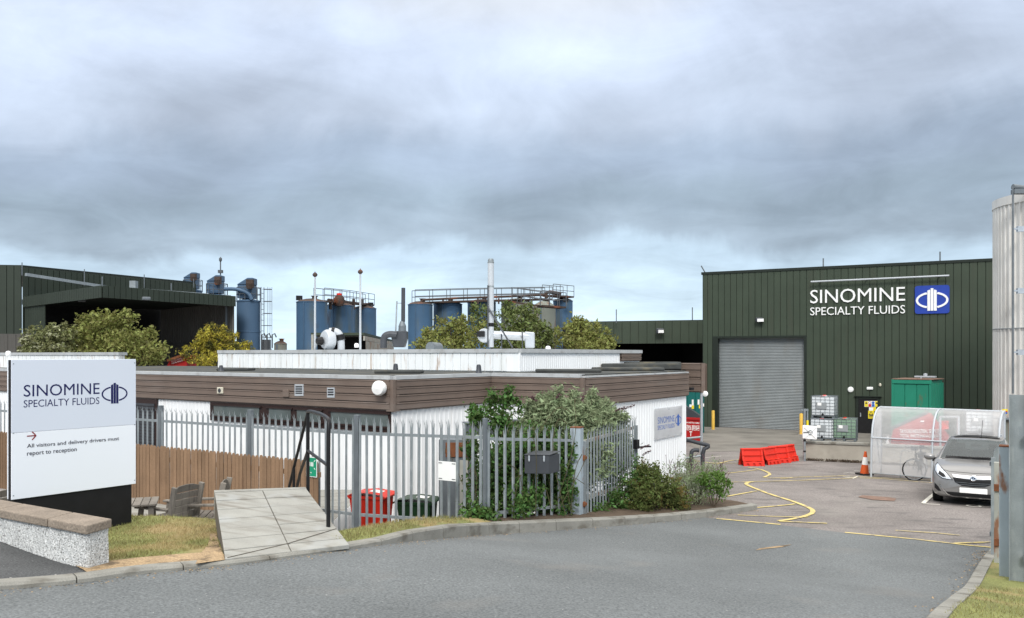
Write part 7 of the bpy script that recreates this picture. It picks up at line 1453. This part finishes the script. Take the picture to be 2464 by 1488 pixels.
for sx_, sy_ in ((-1, .86), (1, .86), (-1, 3.45), (1, 3.45)):
    mb = MB(); mb.lathe((sx_ * .78, sy_, .315), [(.20, -.10), (.30, -.10), (.318, -.08), (.318, .08), (.30, .10), (.20, .10)], 28, (1, 0, 0)); w_ = mb.build('wheel', 'tyre', car, world=False, smooth=40); mb = MB(); mb.lathe((sx_ * .80, sy_, .315), [(.21, -.06), (.21, .06), (.05, .07), (0, .07)], 20, (sx_, 0, 0)); mb.build('rim', 'steel', w_, world=False)
mb = MB(); mb.box((0, 1.9, .205), (1.5, 3.0, .06)); mb.build('underbody', 'car_black', car, world=False)
for sg in (-1, 1):
    mb = MB(); mb.ball((sg * 1.0, 1.20, 1.06), (.125, .085, .085), 14, 8); mb.build('door_mirror', 'car_paint', car, world=False, smooth=60); mb = MB(); mb.bar((sg * .80, 1.22, .99), (sg * .93, 1.20, 1.0), .06, .10); mb.build('mirror_arm', 'car_black', car, world=False)
mb = MB(); mb.tube([(-.62, 1.06, 1.09), (-.1, 1.02, 1.105), (.1, 1.02, 1.10), (.62, 1.05, 1.09)], .012, 6); mb.box((.02, 1.0, 1.09), (.16, .05, .03)); mb.tube([(.0, 1.03, 1.11), (.62, 1.10, 1.115)], .008, 5); mb.build('wiper', 'car_black', car, world=False)
mb = MB(); mb.prism([V((-.64, 1.0, 1.055)), V((.64, 1.0, 1.055)), V((.62, 1.09, 1.10)), V((-.62, 1.09, 1.10))], (0, -.01, .012)); mb.build('scuttle', 'car_black', car, world=False)
mb = MB(); mb.grid([[V((x, y, z - abs(x) ** 2 * .11)) for x in (-.5, -.25, 0, .25, .5)] for y, z in ((2.05, 1.575), (2.4, 1.592), (2.8, 1.598), (3.2, 1.585))]); mb.build('roof_glass', 'car_black', car, world=False, smooth=60)
mb = MB(); mb.prism([V((-.72, 1.02, 1.0)), V((.72, 1.02, 1.0)), V((.72, 1.40, 1.02)), V((-.72, 1.40, 1.02))], (0, 0, .04)); mb.box((0, 2.6, .55), (1.6, 2.9, .5))
for x in (-.38, .38): mb.box((x, 2.25, 1.0), (.46, .14, .5)); mb.box((x, 2.27, 1.31), (.24, .10, .16)); mb.box((x, 3.2, 1.0), (.5, .12, .35))
mb.lathe((-.38 * -1, 1.62, 1.02), [(.16, 0), (.18, .012), (.16, .024)], 20, (0, -.8, .5)); mb.build('interior', 'interior', car, world=False, bev=.02)
mb = MB(); mb.box((.0, 1.66, 1.37), (.22, .03, .06)); mb.tube([(0, 1.66, 1.38), (0, 1.72, 1.44)], .012, 5); mb.build('rear_view_mirror', 'car_black', car, world=False, bev=.015)
mb = MB(); mb.tube([(.1, 2.05, 1.56), (.12, 2.35, 1.98)], .006, 5); mb.build('aerial', 'car_black', car, world=False)
mb = MB()
for px in (2343, 2372):
    c = gp(px, 1219); ring = [V((c.x + .14 * math.cos(a * .35), c.y + .14 * math.sin(a * .35))) for a in range(19)]; ribbon(mb, ring, .05, .014)
struct('road_marking', mb, 'white_paint')
